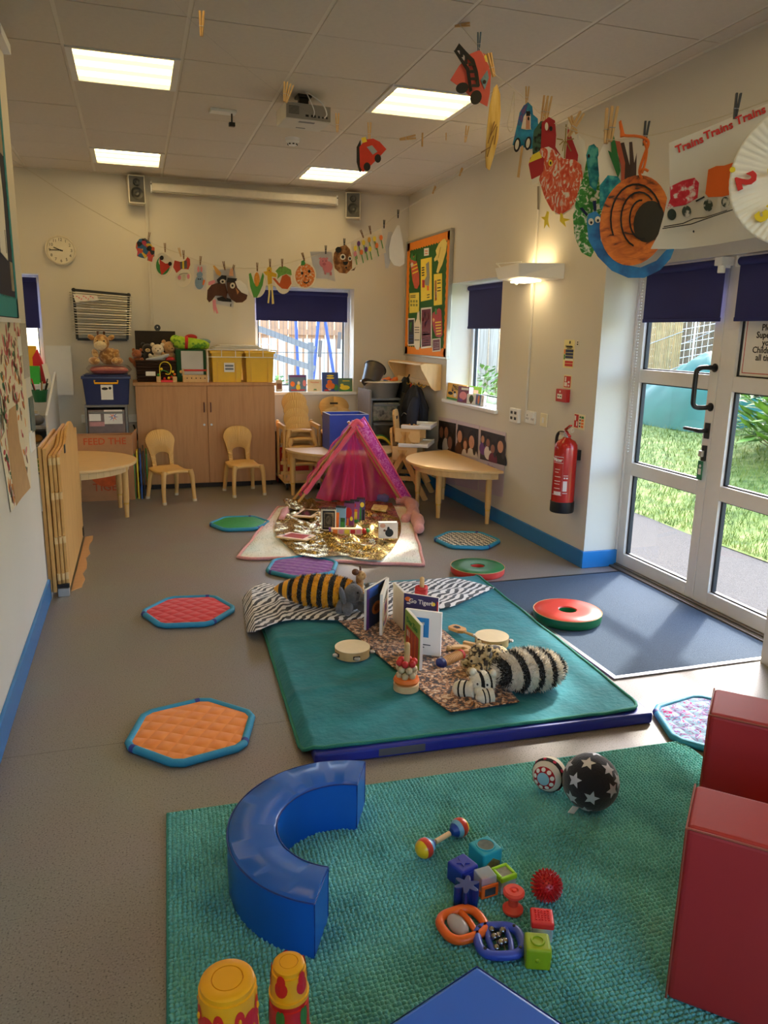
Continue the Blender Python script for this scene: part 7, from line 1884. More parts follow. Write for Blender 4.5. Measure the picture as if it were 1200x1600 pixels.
# stacking cup towers
YC=mat('cup_yellow',(238,168,16),.35,var=.02);RC=mat('cup_red',(206,38,28),.35,var=.03);BC=mat('cup_blue',(28,90,190),.35);GC_=mat('cup_green',(60,120,40),.5)
def cup_tower(label,c,cups,z0):
    t=thing('stacking_cups',label,'stacking cups',(c[0],c[1],z0),0,None)
    z=0
    for i,(r0,r1,h,m_,pm,shp)in enumerate(cups):
        cu=MB(m_).lathe([(r0+.003,0),(r0+.003,.008),(r0,.009),(r1+.002,h-.014),(r1-.001,h-.013),(r1-.001,h-.004),(r1-.006,h),(r1*.58,h),(r1*.56,h-.003),(r1*.54,h),(0,h)],40,(0,0,z)).build('cup',t,smooth=40)
        pr=MB(pm)
        va=math.atan2(-c[1],-c[0]);NB=4 if shp=='bear' else 5
        for kk in range(NB):
            ac=va+.8+kk*2*PI/NB
            for(dx,dz,rx,rz_)in{'bear':[(0,.55,.72,.22),(-.78,.72,.3,.10),(.78,.72,.3,.10),(0,.28,.62,.16)],'car':[(0,.38,.62,.24),(.0,.60,.42,.2)],'heart':[(-.17,.6,.24,.2),(.17,.6,.24,.2),(0,.42,.26,.22)]}[shp]:
                n=14;ctr=(ac+dx*.55,z+.01+dz*h)
                ring_=[]
                for j in range(n):
                    tt=2*PI*j/n;aa_=ctr[0]+rx*.62*math.cos(tt);zz_=ctr[1]+rz_*h*math.sin(tt)
                    rr=r0+(r1-r0)*max(0,min(1,(zz_-z)/h))+.0022
                    ring_.append((rr*math.cos(aa_),rr*math.sin(aa_),zz_))
                rr=r0+(r1-r0)*max(0,min(1,(ctr[1]-z)/h))+.0026
                pr.add([(rr*math.cos(ctr[0]),rr*math.sin(ctr[0]),ctr[1])]+ring_,[(0,1+j,1+(j+1)%n)for j in range(n)])
        o=pr.build('animal_print' if shp=='bear' else 'printed_shape',cu);o['kind']='stuff'
        if shp=='bear':
            fc=MB(m_)
            for kk in range(4):
                ac=va+.8+kk*2*PI/4
                for(dx,dz,q)in((-.22,.60,.06),(.22,.60,.06),(0,.51,.09),(-.78,.72,.12),(.78,.72,.12)):
                    aa_=ac+dx*.55;zz_=z+.01+dz*h;rr=r0+(r1-r0)*(zz_-z)/h+.003
                    fc.ball((rr*math.cos(aa_),rr*math.sin(aa_),zz_),(q*.026,q*.026,q*.05+.001),8,5)
            o=fc.build('face_detail',cu);o['kind']='stuff'
        z+=h
    return t
# tops are seen at px (355,1525) and (452,1500)
h1_=.46;c1=FL(355,1528,h1_)
cup_tower('wide stack of upturned cups topped by a yellow cup with red bears',(c1.x,c1.y),[(.066,.060,.12,BC,YC,'heart'),(.062,.056,.12,RC,YC,'car'),(.056,.047,h1_-.256,YC,RC,'bear')],ZRUG)
h2__=.36;c2=FL(451,1502,h2__)
cup_tower('narrow stack of upturned cups topped by a yellow cup with red cars',(c2.x,c2.y),[(.047,.043,.09,RC,YC,'heart'),(.043,.040,.088,BC,YC,'heart'),(.040,.036,.095,RC,GC_,'heart'),(.036,.031,h2__-.289,YC,RC,'car')],ZRUG)
# balls
def star_pts(n=5,r=1.0,q=.45):return[((r if k%2==0 else q*r)*math.cos(PI/2+k*PI/n),(r if k%2==0 else q*r)*math.sin(PI/2+k*PI/n))for k in range(2*n)]
c=FL(930,1276,ZRUG);rb_=.092
sb_=thing('star_ball','black fabric ball with silver stars and a white tag on the rug','ball',(c.x+.01,c.y+.055,ZRUG))
MB(mat('black_fabric',(18,20,32),.9,var=.1,bump=.2,bs=150,sheen=.3)).ball((0,0,rb_),rb_,32,20).build('ball_body',sb_,smooth=80)
stm=MB(mat('silver_star',(206,206,214),.4,metal=.3));vdir=(CAM-Vector((c.x+.01,c.y+.055,ZRUG+rb_))).normalized()
def on_ball(ctr,rad,dirv,pts,size,roll=0.0):
    d=Vector(dirv).normalized();x=d.cross(Vector((0,0,1)));x=x.normalized()if x.length>.01 else Vector((1,0,0));y=x.cross(d)
    res=[]
    for(a,b)in pts:
        a2,b2=a*math.cos(roll)-b*math.sin(roll),a*math.sin(roll)+b*math.cos(roll)
        v=(d+x*(-a2*size/rad)+y*(-b2*size/rad)*-1).normalized();res.append(Vector(ctr)+v*(rad+.0012))
    return res,Vector(ctr)+d*(rad+.0014)
def view_dir(vd,sx,sy):
    """direction on a ball seen at offset (sx,sy) from its centre, in ball radii, as viewed from vd"""
    x=CR;y=CU-vd*CU.dot(vd);y.normalize();x=(CR-vd*CR.dot(vd)).normalized()
    return x*sx+y*sy+vd*math.sqrt(max(.02,1-sx*sx-sy*sy))
for(sx,sy,rl)in((-.10,.62,.2),(.62,.42,.5),(-.55,.05,.1),(.72,-.28,.3),(.02,-.55,-.2),(-.75,.55,.4),(.92,.05,0),(-.68,-.55,.2),(.15,.97,0),(-.2,-.95,0)):
    pts,ctr=on_ball((0,0,rb_),rb_,view_dir(vdir,sx,sy),star_pts(),.027,rl)
    n=len(pts);stm.add([ctr]+pts,[(0,1+j,1+(j+1)%n)for j in range(n)])
for k in range(8):
    a=k*PI/4;pts,ctr=on_ball((0,0,rb_),rb_,-vdir+Vector((math.cos(a),math.sin(a),.5*math.sin(2*a)))*.9,star_pts(),.027,k);n=len(pts);stm.add([ctr]+pts,[(0,1+j,1+(j+1)%n)for j in range(n)])
stm.build('stars',sb_,smooth=60)
tp_=Vector((0,0,rb_))+view_dir(vdir,-.55,-.80)*rb_
MB(PAPER).box(tp_+Vector((-.012,-.012,-.006)),(.034,.002,.028),(.3,.5,.3)).build('fabric_tag',sb_)
c=FL(866,1243,ZRUG);r2b=.058
pb=thing('spotted_ball','white soft ball with black band and red spotted patch beside the star ball','ball',(c.x,c.y+.04,ZRUG))
vd2=(CAM-Vector((c.x,c.y+.04,ZRUG+r2b))).normalized()
MB(mat('white_fabric',(226,218,204),.9,bump=.15,bs=150,var=.03)).ball((0,0,r2b),r2b,28,18).build('ball_body',pb,smooth=80)
def cap(mb,dirv,ang0,ang1,rad,n=24,off=.0012):
    d=Vector(dirv).normalized();x=d.cross(Vector((.3,.2,1))).normalized();y=d.cross(x);vs=[];rows=5
    for i in range(rows+1):
        a=ang0+(ang1-ang0)*i/rows
        for j in range(n):t=2*PI*j/n;vs.append(Vector((0,0,r2b))+(d*math.cos(a)+(x*math.cos(t)+y*math.sin(t))*math.sin(a))*(rad+off))
    mb.add(vs,[(i*n+j,i*n+(j+1)%n,(i+1)*n+(j+1)%n,(i+1)*n+j)for i in range(rows)for j in range(n)]);return mb
dd=view_dir(vd2,-.38,-.30)
cap(MB(mat('red_felt',(170,30,40),.9)),dd,.36,.72,r2b).build('red_patch',pb,smooth=80)
cap(MB(mat('sky_felt',(140,190,206),.9)),dd,.0,.37,r2b,off=.0016).build('blue_patch',pb,smooth=80)
dm=MB(PAPER)
for k in range(9):
    t=2*PI*k/9;x=dd.cross(Vector((.3,.2,1))).normalized();y=dd.normalized().cross(x)
    dv=dd.normalized()*math.cos(.54)+(x*math.cos(t)+y*math.sin(t))*math.sin(.54)
    pts,ctr=on_ball((0,0,r2b),r2b+.001,dv,[(math.cos(q),math.sin(q))for q in[2*PI*j/12 for j in range(12)]],.0075)
    dm.add([ctr]+pts,[(0,1+j,1+(j+1)%12)for j in range(12)])
dm.build('white_dots',pb)
dk=view_dir(vd2,.45,.55)
cap(MB(mat('black_felt',(26,22,26),.9)),-view_dir(vd2,-.38,-.30),1.72,2.02,r2b).build('black_band',pb,smooth=80)
rdm=MB(mat('crimson_felt',(190,40,70),.9))
for k in range(10):
    t=2*PI*k/10;x=dd.cross(Vector((.3,.2,1))).normalized();y=dd.normalized().cross(x);an=PI-1.87
    dv=dd.normalized()*math.cos(an)+(x*math.cos(t)+y*math.sin(t))*math.sin(an)
    pts,ctr=on_ball((0,0,r2b),r2b+.0012,dv,[(math.cos(q),math.sin(q))for q in[2*PI*j/12 for j in range(12)]],.006)
    rdm.add([ctr]+pts,[(0,1+j,1+(j+1)%12)for j in range(12)])
rdm.build('red_dots',pb)
# spiky ball
c=FL(861,1417,ZRUG);rs_=.040
sp=thing('spiky_ball','red rubber spiky massage ball on the rug','ball',(c.x,c.y+.03,ZRUG))
RUBR=mat('red_rubber',(186,22,26),.3,var=.03)
MB(RUBR).ball((0,0,rs_+.004),rs_*.9,24,16).build('ball_body',sp,smooth=80)
spk=MB(RUBR);N_=210
for k in range(N_):
    z=1-2*(k+.5)/N_;ph=k*2.399963;rr=math.sqrt(1-z*z);d=Vector((rr*math.cos(ph),rr*math.sin(ph),z));c0_=Vector((0,0,rs_+.004))
    spk.tube([c0_+d*rs_*.86,c0_+d*(rs_+.005)],[.0032,.0012],5)
o=spk.build('spikes',sp,smooth=60);o['kind']='stuff'
# dumb-bell shaker
a,b=FL(664,1325,.045),FL(718,1293,.045)
ds=thing('double_maraca','wooden double-ended maraca striped yellow, red and blue','maraca',((a.x+b.x)/2,(a.y+b.y)/2,ZRUG))
d_=(b-a).normalized();Lm=(b-a).length
MYE,MRE,MLB,MDB=mat('maraca_yellow',(236,196,30),.3),mat('maraca_red',(206,60,40),.3),mat('maraca_sky',(120,176,206),.3),mat('maraca_blue',(24,66,150),.3)
MB(mat('pale_wood',(1,1,1))).tube([a.lerp(b,.3),a.lerp(b,.7)],.008,10).build('handle',ds,world=True,smooth=50)
for e,s in((a,1),(b,-1)):
    zones=[(-.030,-.012,MYE),(-.012,.008,MRE),(.008,.021,MLB),(.021,.036,MDB)]
    for(x0_,x1_,m_)in zones:
        pts,rr=[],[]
        for k in range(8):
            x=x0_+(x1_-x0_)*k/7;pts.append(e+d_*(x*s));
            r=math.sqrt(max(0,.030**2-x*x))if x<.018 else max(.010,.024-(x-.018)*.75)
            rr.append(max(.0008,r))
        MB(m_).tube(pts,rr,18).build('painted_end',ds,world=True,smooth=60)
# blocks and small toys
def soft_cube(label,px,py,s,rz,m,parts=(),z=ZRUG,tilt=(0,0),name='sensory_block',cat='toy block',h=None):
    c=FL(px,py,z);t=thing(name,label,cat,(c.x,c.y,z),group=None,rot=(tilt[0],tilt[1],R_(rz)))
    return t
def ringf(mb,w_,t,z0,z1):
    return mb.bx(-w_,w_,-w_,-w_+t,z0,z1).bx(-w_,w_,w_-t,w_,z0,z1).bx(-w_,-w_+t,-w_+t,w_-t,z0,z1).bx(w_-t,w_,-w_+t,w_-t,z0,z1)
CLR=sheer('clear_plastic',(214,220,220),.4,.15)
# big turquoise block
t=soft_cube('turquoise sensory block with a round window on top',757,1352,.06,14,None)
TQ=mat('turquoise_plastic',(30,160,180),.35)
MB(TQ).bx(-.036,.036,-.036,.036,0,.068).build('shell',t,bevel=.006,seg=3)
MB(mat('dark_porthole',(92,104,100),.25,var=.3,vs=60)).lathe([(0,.0682),(.025,.0682),(.025,.0692),(0,.0692)],28).build('round_window',t)
MB(TQ).tube([(.026*math.cos(a),.026*math.sin(a),.0685)for a in[2*PI*k/28 for k in range(28)]],.0025,6,closed=True).build('window_ring',t,smooth=60)
MB(mat('bead_fill',(120,110,70),.4,var=.5,vs=120)).poly([(-.026,-.0362,.008),(.026,-.0362,.008),(.026,-.0362,.03),(.0,-.0362,.048),(-.026,-.0362,.03)],(0,-1,0),.001).build('bead_window',t)
# blue star block
t=soft_cube('royal blue block with a raised star on its top',722,1376,.055,20,None)
RB=mat('royal_blue_plastic',(30,52,160),.4)
MB(RB).bx(-.033,.033,-.033,.033,0,.06).build('shell',t,bevel=.008,seg=3)
MB(RB).poly([(x*.02,y*.02,.06)for x,y in star_pts()],(0,0,1),.003).build('raised_star',t)
MB(RB).bx(-.026,.026,-.0355,-.033,.008,.05).build('raised_panel',t,bevel=.003)
# dark blue gear column
t=soft_cube('dark blue star-shaped gear block',728,1412,.05,0,None,name='gear_block')
pts=[]
for k in range(42):
    a=2*PI*k/42;r=.030+.010*math.cos(6*a)-.002;pts.append((r*math.cos(a),r*math.sin(a),0))
MB(mat('navy_plastic',(20,46,110),.35)).poly(pts,(0,0,1),.062).build('gear_body',t,bevel=.003)
# orange-framed clear block
t=soft_cube('clear block with an orange frame beside the turquoise one',757,1392,.04,6,None)
OR=mat('orange_plastic',(236,104,30),.35)
ringf(MB(OR),.027,.009,.0,.018).build('orange_frame',t,bevel=.003)
MB(OR).bx(-.027,.027,-.029,-.024,0,.04).build('front_frame',t,bevel=.003)
MB(mat('dark_inset',(60,60,70),.3,var=.4,vs=80)).bx(-.017,.017,-.030,-.029,.008,.031).build('window',t)
MB(CLR).bx(-.024,.024,-.022,.024,.002,.06).build('clear_shell',t,bevel=.003)
MB(mat('red_disc',(190,60,50),.4)).ball((0,0,.03),(.014,.014,.014)).build('inner_ball',t,smooth=60)
# lime-topped clear block
t=soft_cube('clear block with a lime green lid beside the orange framed one',786,1386,.04,10,None)
LM=mat('lime_plastic',(150,206,30),.35)
MB(CLR).bx(-.025,.025,-.025,.025,.0,.04).build('clear_shell',t,bevel=.003)
ringf(MB(LM),.027,.009,.038,.054).build('lime_lid',t,bevel=.003)
MB(mat('lid_picture',(130,130,110),.4,var=.4,vs=60)).bx(-.018,.018,-.018,.018,.046,.05).build('lid_window',t)
MB(GRNI).ball((0,0,.016),(.017,.017,.014)).use(YELI).ball((.004,-.006,.028),.008).build('inner_figure',t,smooth=60)
# red bobbin
t=soft_cube('red plastic cotton-reel shaped toy',801,1424,.04,0,None,name='bobbin_toy',cat='toy')
MB(mat('coral_plastic',(226,70,50),.35)).lathe([(0,0),(.024,0),(.028,.005),(.028,.011),(.022,.016),(.014,.022),(.013,.038),(.016,.046),(.024,.052),(.029,.057),(.029,.063),(.024,.068),(.012,.068),(.010,.064),(.006,.064),(.005,.068),(0,.068)],28).build('reel',t,smooth=35)
# orange rattle with clear centre and blue rattle with bells
def rattle(label,px,py,rz,m,kind):
    c=FL(px,py,ZRUG);t=thing('frame_rattle',label,'rattle',(c.x,c.y,ZRUG),R_(rz))
    w_,h_=.056,.044;pts=[]
    for k in range(40):
        a=2*PI*k/40;ca,sa=math.cos(a),math.sin(a)
        pts.append((w_*math.copysign(abs(ca)**.55,ca),h_*math.copysign(abs(sa)**.55,sa)*(1-.12*math.cos(2*a)),.016))
    MB(m).tube(pts,.012,10,closed=True).build('frame',t,smooth=60)
    for x in((-.028,.028)if kind=='bells' else(.022,)):
        MB(m).tube([(x*.8,-h_,.016),(x,0,.016),(x*.8,h_,.016)],.0085,8).build('cross_strut',t,smooth=60)
    if kind=='bells':
        for k in range(7):MB(mat('chrome_bell',(150,146,140),.15,metal=1)).ball((-.014+.013*(k%3),-.028+.010*k,.02+.006*(k%2)),.0095,12,8).build('bell',t,smooth=80)
        for x in(-.008,.008):MB(STEEL).tube([(x,-h_,.016),(x,h_,.016)],.0015,5).build('wire',t)
        for(x,y)in((-.045,.036),(.045,.036),(-.045,-.036),(.045,-.036)):MB(INK).cyl((x,y,.026),(x,y,.029),.004,n=8).build('screw',t)
    else:
        MB(sheer('clear_drum',(206,196,190),.55,.1)).ball((-.014,0,.018),(.024,.040,.017),18,12).build('clear_drum',t,smooth=80)
        MB(mat('brown_beads',(110,60,40),.4,var=.4,vs=200)).ball((-.014,-.012,.012),(.013,.018,.008),12,8).build('bead_fill',t,smooth=60)
    return t
rattle('orange hand rattle with a clear egg in its frame',722,1452,8,mat('orange_plastic',(1,1,1)),'egg')
rattle('blue hand rattle with silver bells strung in its frame',780,1478,-14,mat('periwinkle_plastic',(56,82,190),.35),'bells')
# red-topped clear block and lime cube
t=soft_cube('clear block with a red textured lid on the rug',845,1460,.04,-24,None)
MB(CLR).bx(-.027,.027,-.027,.027,.0,.04).build('clear_shell',t,bevel=.003)
MB(mat('scarlet_plastic',(222,44,44),.35)).bx(-.029,.029,-.029,.029,.038,.058).build('red_lid',t,bevel=.005,seg=3)
rm=MB(mat('scarlet_plastic',(1,1,1)))
for i in range(5):
    for j in range(5):rm.ball((-.016+i*.008,-.016+j*.008,.0585),.003,6,4)
rm.build('lid_bumps',t,smooth=60)
MB(YELI).ball((0,0,.014),(.012,.012,.013)).build('inner_figure',t,smooth=60)
t=soft_cube('solid lime green cube with raised shapes at the front of the toys',838,1502,.05,-22,None)
LG=mat('lime_rubber',(150,178,20),.4)
MB(LG).bx(-.031,.031,-.031,.031,0,.06).build('shell',t,bevel=.007,seg=3)
MB(LG).tube([(.015*math.cos(a),.015*math.sin(a),.0605)for a in[2*PI*k/20 for k in range(20)]],.003,6,closed=True).build('raised_ring',t,smooth=60)
MB(LG).tube([(.0315,.014*math.cos(a),.03+.014*math.sin(a))for a in[2*PI*k/20 for k in range(20)]],.003,6,closed=True).build('raised_ring',t,smooth=60)
MB(LG).ball((-.002,-.0312,.03),(.006,.003,.006),8,6).build('raised_dot',t,smooth=60)
# fluff of the pastel blanket
def bl_fn(a,b):
    p=Vector(blf(.01+.98*a,.01+.98*b));return p,Vector((0,0,1))
o=fur_strands(MB(FLEECE),bl_fn,16000,.014,31,0).build('fluff',bk2,world=True);o['kind']='stuff'
# ================================================================== HANGING ARTWORK
def c5(x,y):return 205+x/5.581,360+y/5.581
def c6(x,y):return 380+x/4.615,350+y/4.615
def c8(x,y):return 690+x/3.158,40+y/3.1585
def cT(x,y):return 1020+x/6.4,150+y/6.4
def c3(x,y):return 600+x/3.0,y/3.0
STRING=mat('string',(206,196,176),.8,var=.02)
# peg prototypes
def make_peg(m):
    t=thing('clothes_peg','peg','clothes peg')
    for s in(-1,1):
        MB(m).add([(s*.0008,-.005,-.016),(s*.0042,-.005,-.016),(s*.0042,.005,-.016),(s*.0008,.005,-.016),
                   (s*.001,-.005,.018),(s*.0068,-.005,.018),(s*.0068,.005,.018),(s*.001,.005,.018),
                   (s*.0032,-.005,.056),(s*.0088,-.005,.056),(s*.0088,.005,.056),(s*.0032,.005,.056)],
                  [(0,1,2,3),(0,4,5,1),(1,5,6,2),(2,6,7,3),(3,7,4,0),(4,8,9,5),(5,9,10,6),(6,10,11,7),(7,11,8,4),(11,10,9,8)]if s>0 else
                  [(3,2,1,0),(1,5,4,0),(2,6,5,1),(3,7,6,2),(0,4,7,3),(5,9,8,4),(6,10,9,5),(7,11,10,6),(4,8,11,7),(8,9,10,11)]).build('prong',t)
    MB(STEEL).tube([(.0075*math.cos(a),.0055,.012+.0035*math.sin(a))for a in[2*PI*k/10 for k in range(10)]],.001,4,closed=True).tube([(-.0075,-.0055,.012),(.0075,-.0055,.012)],.001,4).build('spring',t)
    return t
PEGP={'wood':make_peg(PEGW),'black':make_peg(mat('black_peg',(30,30,34),.5)),'dark':make_peg(mat('stained_peg',(120,84,50),.6,var=.1)),'blue':make_peg(mat('blue_grey_peg',(70,90,110),.6))}
peg_used={k:False for k in PEGP}
def peg(p,label,roll=0.0,yaw=.3,kind='wood',s=1.0):
    pr=PEGP[kind]
    o=pr if not peg_used[kind]else copy_tree(pr)
    peg_used[kind]=True
    o.location=p;o.rotation_euler=(0,roll,yaw);o.scale=(s,s,s)
    o['label']=label;o['category']='clothes peg';o['group']='clothes pegs on the strings'
    return o
def art(name,label,cat,p0,n,layers):
    p0=Vector(p0);n=Vector(n).normalized()
    first=[PLN(x,y,p0,n)for x,y in layers[0][2]]
    top=max(first,key=lambda q:q.z)
    t=thing(name,label,cat,top)
    for i,(nm,m,pts)in enumerate(layers):
        MB(m).poly([PLN(x,y,p0,n)+n*(.0016*i)for x,y in pts],n,.0016).build(nm,t,world=True)
    return t
def bl_(fn,cx,cy,rx,ry,n=16,rot=0.0):return[fn(*q)for q in blob(cx,cy,rx,ry,n,rot)]
def ps_(fn,*pts):return[fn(*q)for q in pts]
def rq(fn,x0,y0,x1,y1):return[fn(x0,y0),fn(x1,y0),fn(x1,y1),fn(x0,y1)]
N1=Vector((0,-1,0));Y1=6.9
def P1(k=0.0):return Vector((0,Y1+k,0))
# ---- back string
s1_px=[(20,250),(130,320),(232,377),(258,388),(283,397),(313,408),(351,417),(402,419),(441,413),(475,404),(509,394),(538,383),(567,369),(600,352),(622,334)]
S1=[BW(x,y,Y1)for x,y in s1_px]
S1+=[RW(677,300,2.5),RW(719,272,2.6),RW(760,243,2.70),RW(800,216,2.842)]
o=MB(STRING).tube(bez(S1,5),.0022,5).build('hanging_string',org=S1[7],smooth=60);tag(o,'long string across the back of the room carrying the farther artworks','string')
PLATE=mat('paper_plate',(232,222,200),.8,var=.03)
FOIL=ramp_mat('patchwork',[(0,(40,44,50)),(.3,(214,90,50)),(.45,(230,190,60)),(.6,(60,110,150)),(.75,(210,70,90)),(.9,(60,120,80))],'cells',34,.6,interp='CONSTANT')
art('patchwork_elephant','multicoloured patchwork elephant hanging at the left end of the back string','artwork',P1(),N1,[('body',FOIL,ps_(c5,(45,110),(70,75),(120,68),(160,95),(185,140),(205,150),(203,225),(190,235),(182,275),(140,262),(145,225),(120,245),(85,238),(50,225),(55,185),(40,150))),('eye',INK,bl_(c5,148,160,14,18))])
art('ladybird_plate','paper plate with green dots and a red and black fox shape','artwork',P1(.015),N1,[('plate',PLATE,bl_(c5,277,305,84,110,28)),('green_field',GRNI,bl_(c5,277,305,60,82,20)),('plate_centre',PLATE,bl_(c5,285,270,48,48,14)),('red_shape',mat('red_paint',(200,60,44),.8,var=.12),ps_(c5,(245,240),(262,265),(300,290),(350,285),(330,325),(265,390),(252,340))),('black_ear',INK,bl_(c5,266,240,17,20)),('black_ear',INK,bl_(c5,338,292,16,18))])
art('clown_plate','smiling paper plate face with red crown and pink cheeks','artwork',P1(-.01),N1,[('plate',PLATE,bl_(c5,450,410,74,84,26)),('crown',mat('red_crown',(196,70,56),.8,var=.08),ps_(c5,(365,320),(378,262),(405,268),(430,275),(470,262),(490,232),(512,250),(515,300),(500,340),(440,335),(395,372))),('grey_stripes',mat('grey_stripe_paper',(110,100,100),.8),ps_(c5,(425,275),(485,262),(488,330),(428,338))),('yellow_stripe',YELI,ps_(c5,(445,270),(460,268),(462,334),(447,335))),('cheek',PNKI,bl_(c5,420,412,15,20)),('cheek',PNKI,bl_(c5,498,402,12,22)),('nose',mat('cream_nose',(214,206,170),.8),bl_(c5,460,415,16,28)),('smile',mat('smile_line',(170,160,140),.8),ps_(c5,(415,385),(450,372),(490,372),(495,378),(450,378),(420,391)))])
art('rabbit_picture','small grey sheet with a blue rabbit holding a carrot','artwork',P1(.01),N1,[('sheet',mat('grey_sheet',(206,202,200),.8),ps_(c5,(547,295),(655,302),(655,522),(550,515))),('rabbit_body',mat('rabbit_blue',(136,160,180),.8),bl_(c5,595,455,40,60)),('rabbit_head',mat('rabbit_blue',(1,1,1)),bl_(c5,597,385,26,26)),('ear',PNKI,bl_(c5,585,340,9,26)),('ear',PNKI,bl_(c5,612,340,9,26)),('bow_tie',INK,ps_(c5,(580,418),(595,424),(608,418),(608,432),(595,427),(580,432))),('carrot',ORGI,ps_(c5,(628,430),(645,435),(632,478),(620,476)))])
art('cow_sheet','grey sheet with painted footprints hanging behind the brown cow mask','artwork',P1(.03),N1,[('sheet',mat('grey_sheet2',(196,194,196),.8),ps_(c5,(715,345),(900,330),(920,420),(890,672),(730,640))),('black_paint',INK,ps_(c5,(745,590),(800,575),(870,600),(875,625),(800,620),(755,612))),('black_paint',INK,ps_(c5,(865,640),(873,640),(870,665),(863,665)))])
BRC=mat('brown_cow_paint',(88,52,36),.8,var=.18,vs=20)
art('cow_mask','brown and black painted bull mask with one yellow horn','artwork',P1(.012),N1,[('face',BRC,ps_(c5,(660,600),(665,520),(700,475),(760,455),(820,465),(840,540),(830,600),(790,570),(735,570),(705,610),(680,628))),('brow',INK,ps_(c5,(745,430),(790,390),(830,395),(828,430),(760,470))),('eye',PLATE,bl_(c5,797,445,24,20)),('pupil',INK,bl_(c5,797,447,10,10)),('horn',mat('yellow_horn',(216,160,80),.7),ps_(c5,(712,310),(725,305),(785,370),(775,400),(745,385))),('pink_ear',PNKI,ps_(c5,(672,450),(725,432),(735,455),(700,475),(672,480))),('pink_tongue',PNKI,ps_(c5,(708,610),(735,600),(740,660),(760,722),(742,726),(728,690),(725,726),(712,680)))])
art('bird_mask','dark brown painted bird head with a white beak','artwork',P1(-.012),N1,[('head',BRC,ps_(c5,(832,440),(860,415),(910,418),(930,470),(960,540),(1015,560),(1005,600),(970,628),(915,630),(870,600),(840,545))),('crest',INK,ps_(c5,(840,412),(925,420),(905,450),(835,455))),('eye',PLATE,bl_(c5,883,482,22,26)),('pupil',INK,bl_(c5,883,482,9,11)),('beak',PAPER,ps_(c5,(905,445),(950,435),(1000,475),(1022,530),(1018,565),(960,540),(925,500))),('nose',mat('tan_nose',(190,130,80),.8),ps_(c5,(910,500),(940,535),(925,560))),('feather',mat('tan_feather',(214,160,120),.8),ps_(c5,(850,395),(862,335),(885,330),(890,400)))])
art('corn_plate','oval paper plate with a corn cob in green leaves','artwork',P1(.014),N1,[('plate',PLATE,bl_(c6,98,440,66,92,26)),('leaf',mat('corn_green',(90,160,66),.8,var=.08),ps_(c6,(40,360),(55,352),(75,420),(95,450),(100,530),(75,530),(50,450))),('leaf',mat('corn_green',(1,1,1)),ps_(c6,(140,350),(150,375),(140,440),(115,500),(98,530),(92,450),(120,420))),('cob',mat('corn_orange',(236,150,50),.8,var=.2,vs=90),bl_(c6,98,400,20,52))])
art('yellow_puppet','yellow crinkle-legged paper figure between two plates','artwork',P1(-.01),N1,[('body',mat('yellow_felt',(222,176,40),.8,var=.06),ps_(c6,(170,320),(185,308),(205,315),(208,430),(178,436))),('wing',mat('yellow_felt',(1,1,1)),ps_(c6,(145,345),(172,340),(172,375),(160,365))),('wing',mat('yellow_felt',(1,1,1)),ps_(c6,(206,345),(240,360),(238,385),(206,378))),('leg',mat('pale_yellow_paper',(236,214,130),.8),ps_(c6,(178,435),(195,435),(192,520),(185,572),(174,570),(182,500))),('leg',mat('pale_yellow_paper',(1,1,1)),ps_(c6,(196,435),(210,440),(222,575),(206,578),(204,500))),('beak',ORGI,bl_(c6,192,345,5,6)),('eye',INK,bl_(c6,186,335,3,4))])
art('carrot_plate','oval paper plate with an orange pear shape and green tissue leaves','artwork',P1(.014),N1,[('plate',PLATE,bl_(c6,290,405,64,100,26)),('green_tissue',mat('tissue_green',(120,170,80),.8,var=.2,vs=50),ps_(c6,(232,340),(262,308),(300,305),(345,330),(350,370),(310,360),(270,375),(245,398),(250,362))),('orange_shape',mat('carrot_orange',(206,96,44),.8,var=.06),ps_(c6,(210,392),(228,390),(262,430),(280,375),(310,362),(340,385),(348,430),(320,470),(280,466),(250,440)))])
art('pumpkin_plate','orange painted pumpkin face on a round paper plate','artwork',P1(.0),N1,[('plate',PLATE,bl_(c6,446,372,80,98,28,.05)),('orange_paint',ramp_mat('pumpkin_paint',[(.35,(236,214,180)),(.45,(232,140,70)),(.7,(226,110,40))],'noise',60,.8,3),bl_(c6,446,372,70,86,24,.05)),('stalk',GRNI,ps_(c6,(418,268),(438,258),(448,285),(440,298),(415,300))),('eye',INK,bl_(c6,424,355,9,11)),('eye',INK,bl_(c6,475,341,9,11)),('nose',INK,ps_(c6,(442,372),(458,370),(452,388))),('mouth',INK,ps_(c6,(428,408),(445,422),(465,418),(476,398),(474,418),(455,432),(436,426)))])
art('pig_picture','grey sheet with a pink pig cut-out','artwork',P1(.02),N1,[('sheet',mat('grey_sheet2',(1,1,1)),ps_(c6,(480,198),(640,202),(650,300),(665,415),(600,395),(522,392))),('pig_body',mat('pig_pink',(216,130,136),.8,var=.05),bl_(c6,608,310,36,42)),('pig_head',mat('pig_pink',(1,1,1)),bl_(c6,580,278,32,36)),('leg',mat('pig_pink',(1,1,1)),ps_(c6,(582,340),(597,345),(597,366),(585,364))),('leg',mat('pig_pink',(1,1,1)),ps_(c6,(620,345),(638,345),(638,372),(624,370))),('ear',mat('pig_pink',(1,1,1)),ps_(c6,(541,250),(560,238),(562,260))),('ear',mat('pig_pink',(1,1,1)),ps_(c6,(598,238),(614,250),(598,260))),('snout',mat('pig_dark',(190,96,106),.8),bl_(c6,582,290,12,10)),('eyes',INK,bl_(c6,572,268,3,4)),('eyes',INK,bl_(c6,594,268,3,4))])
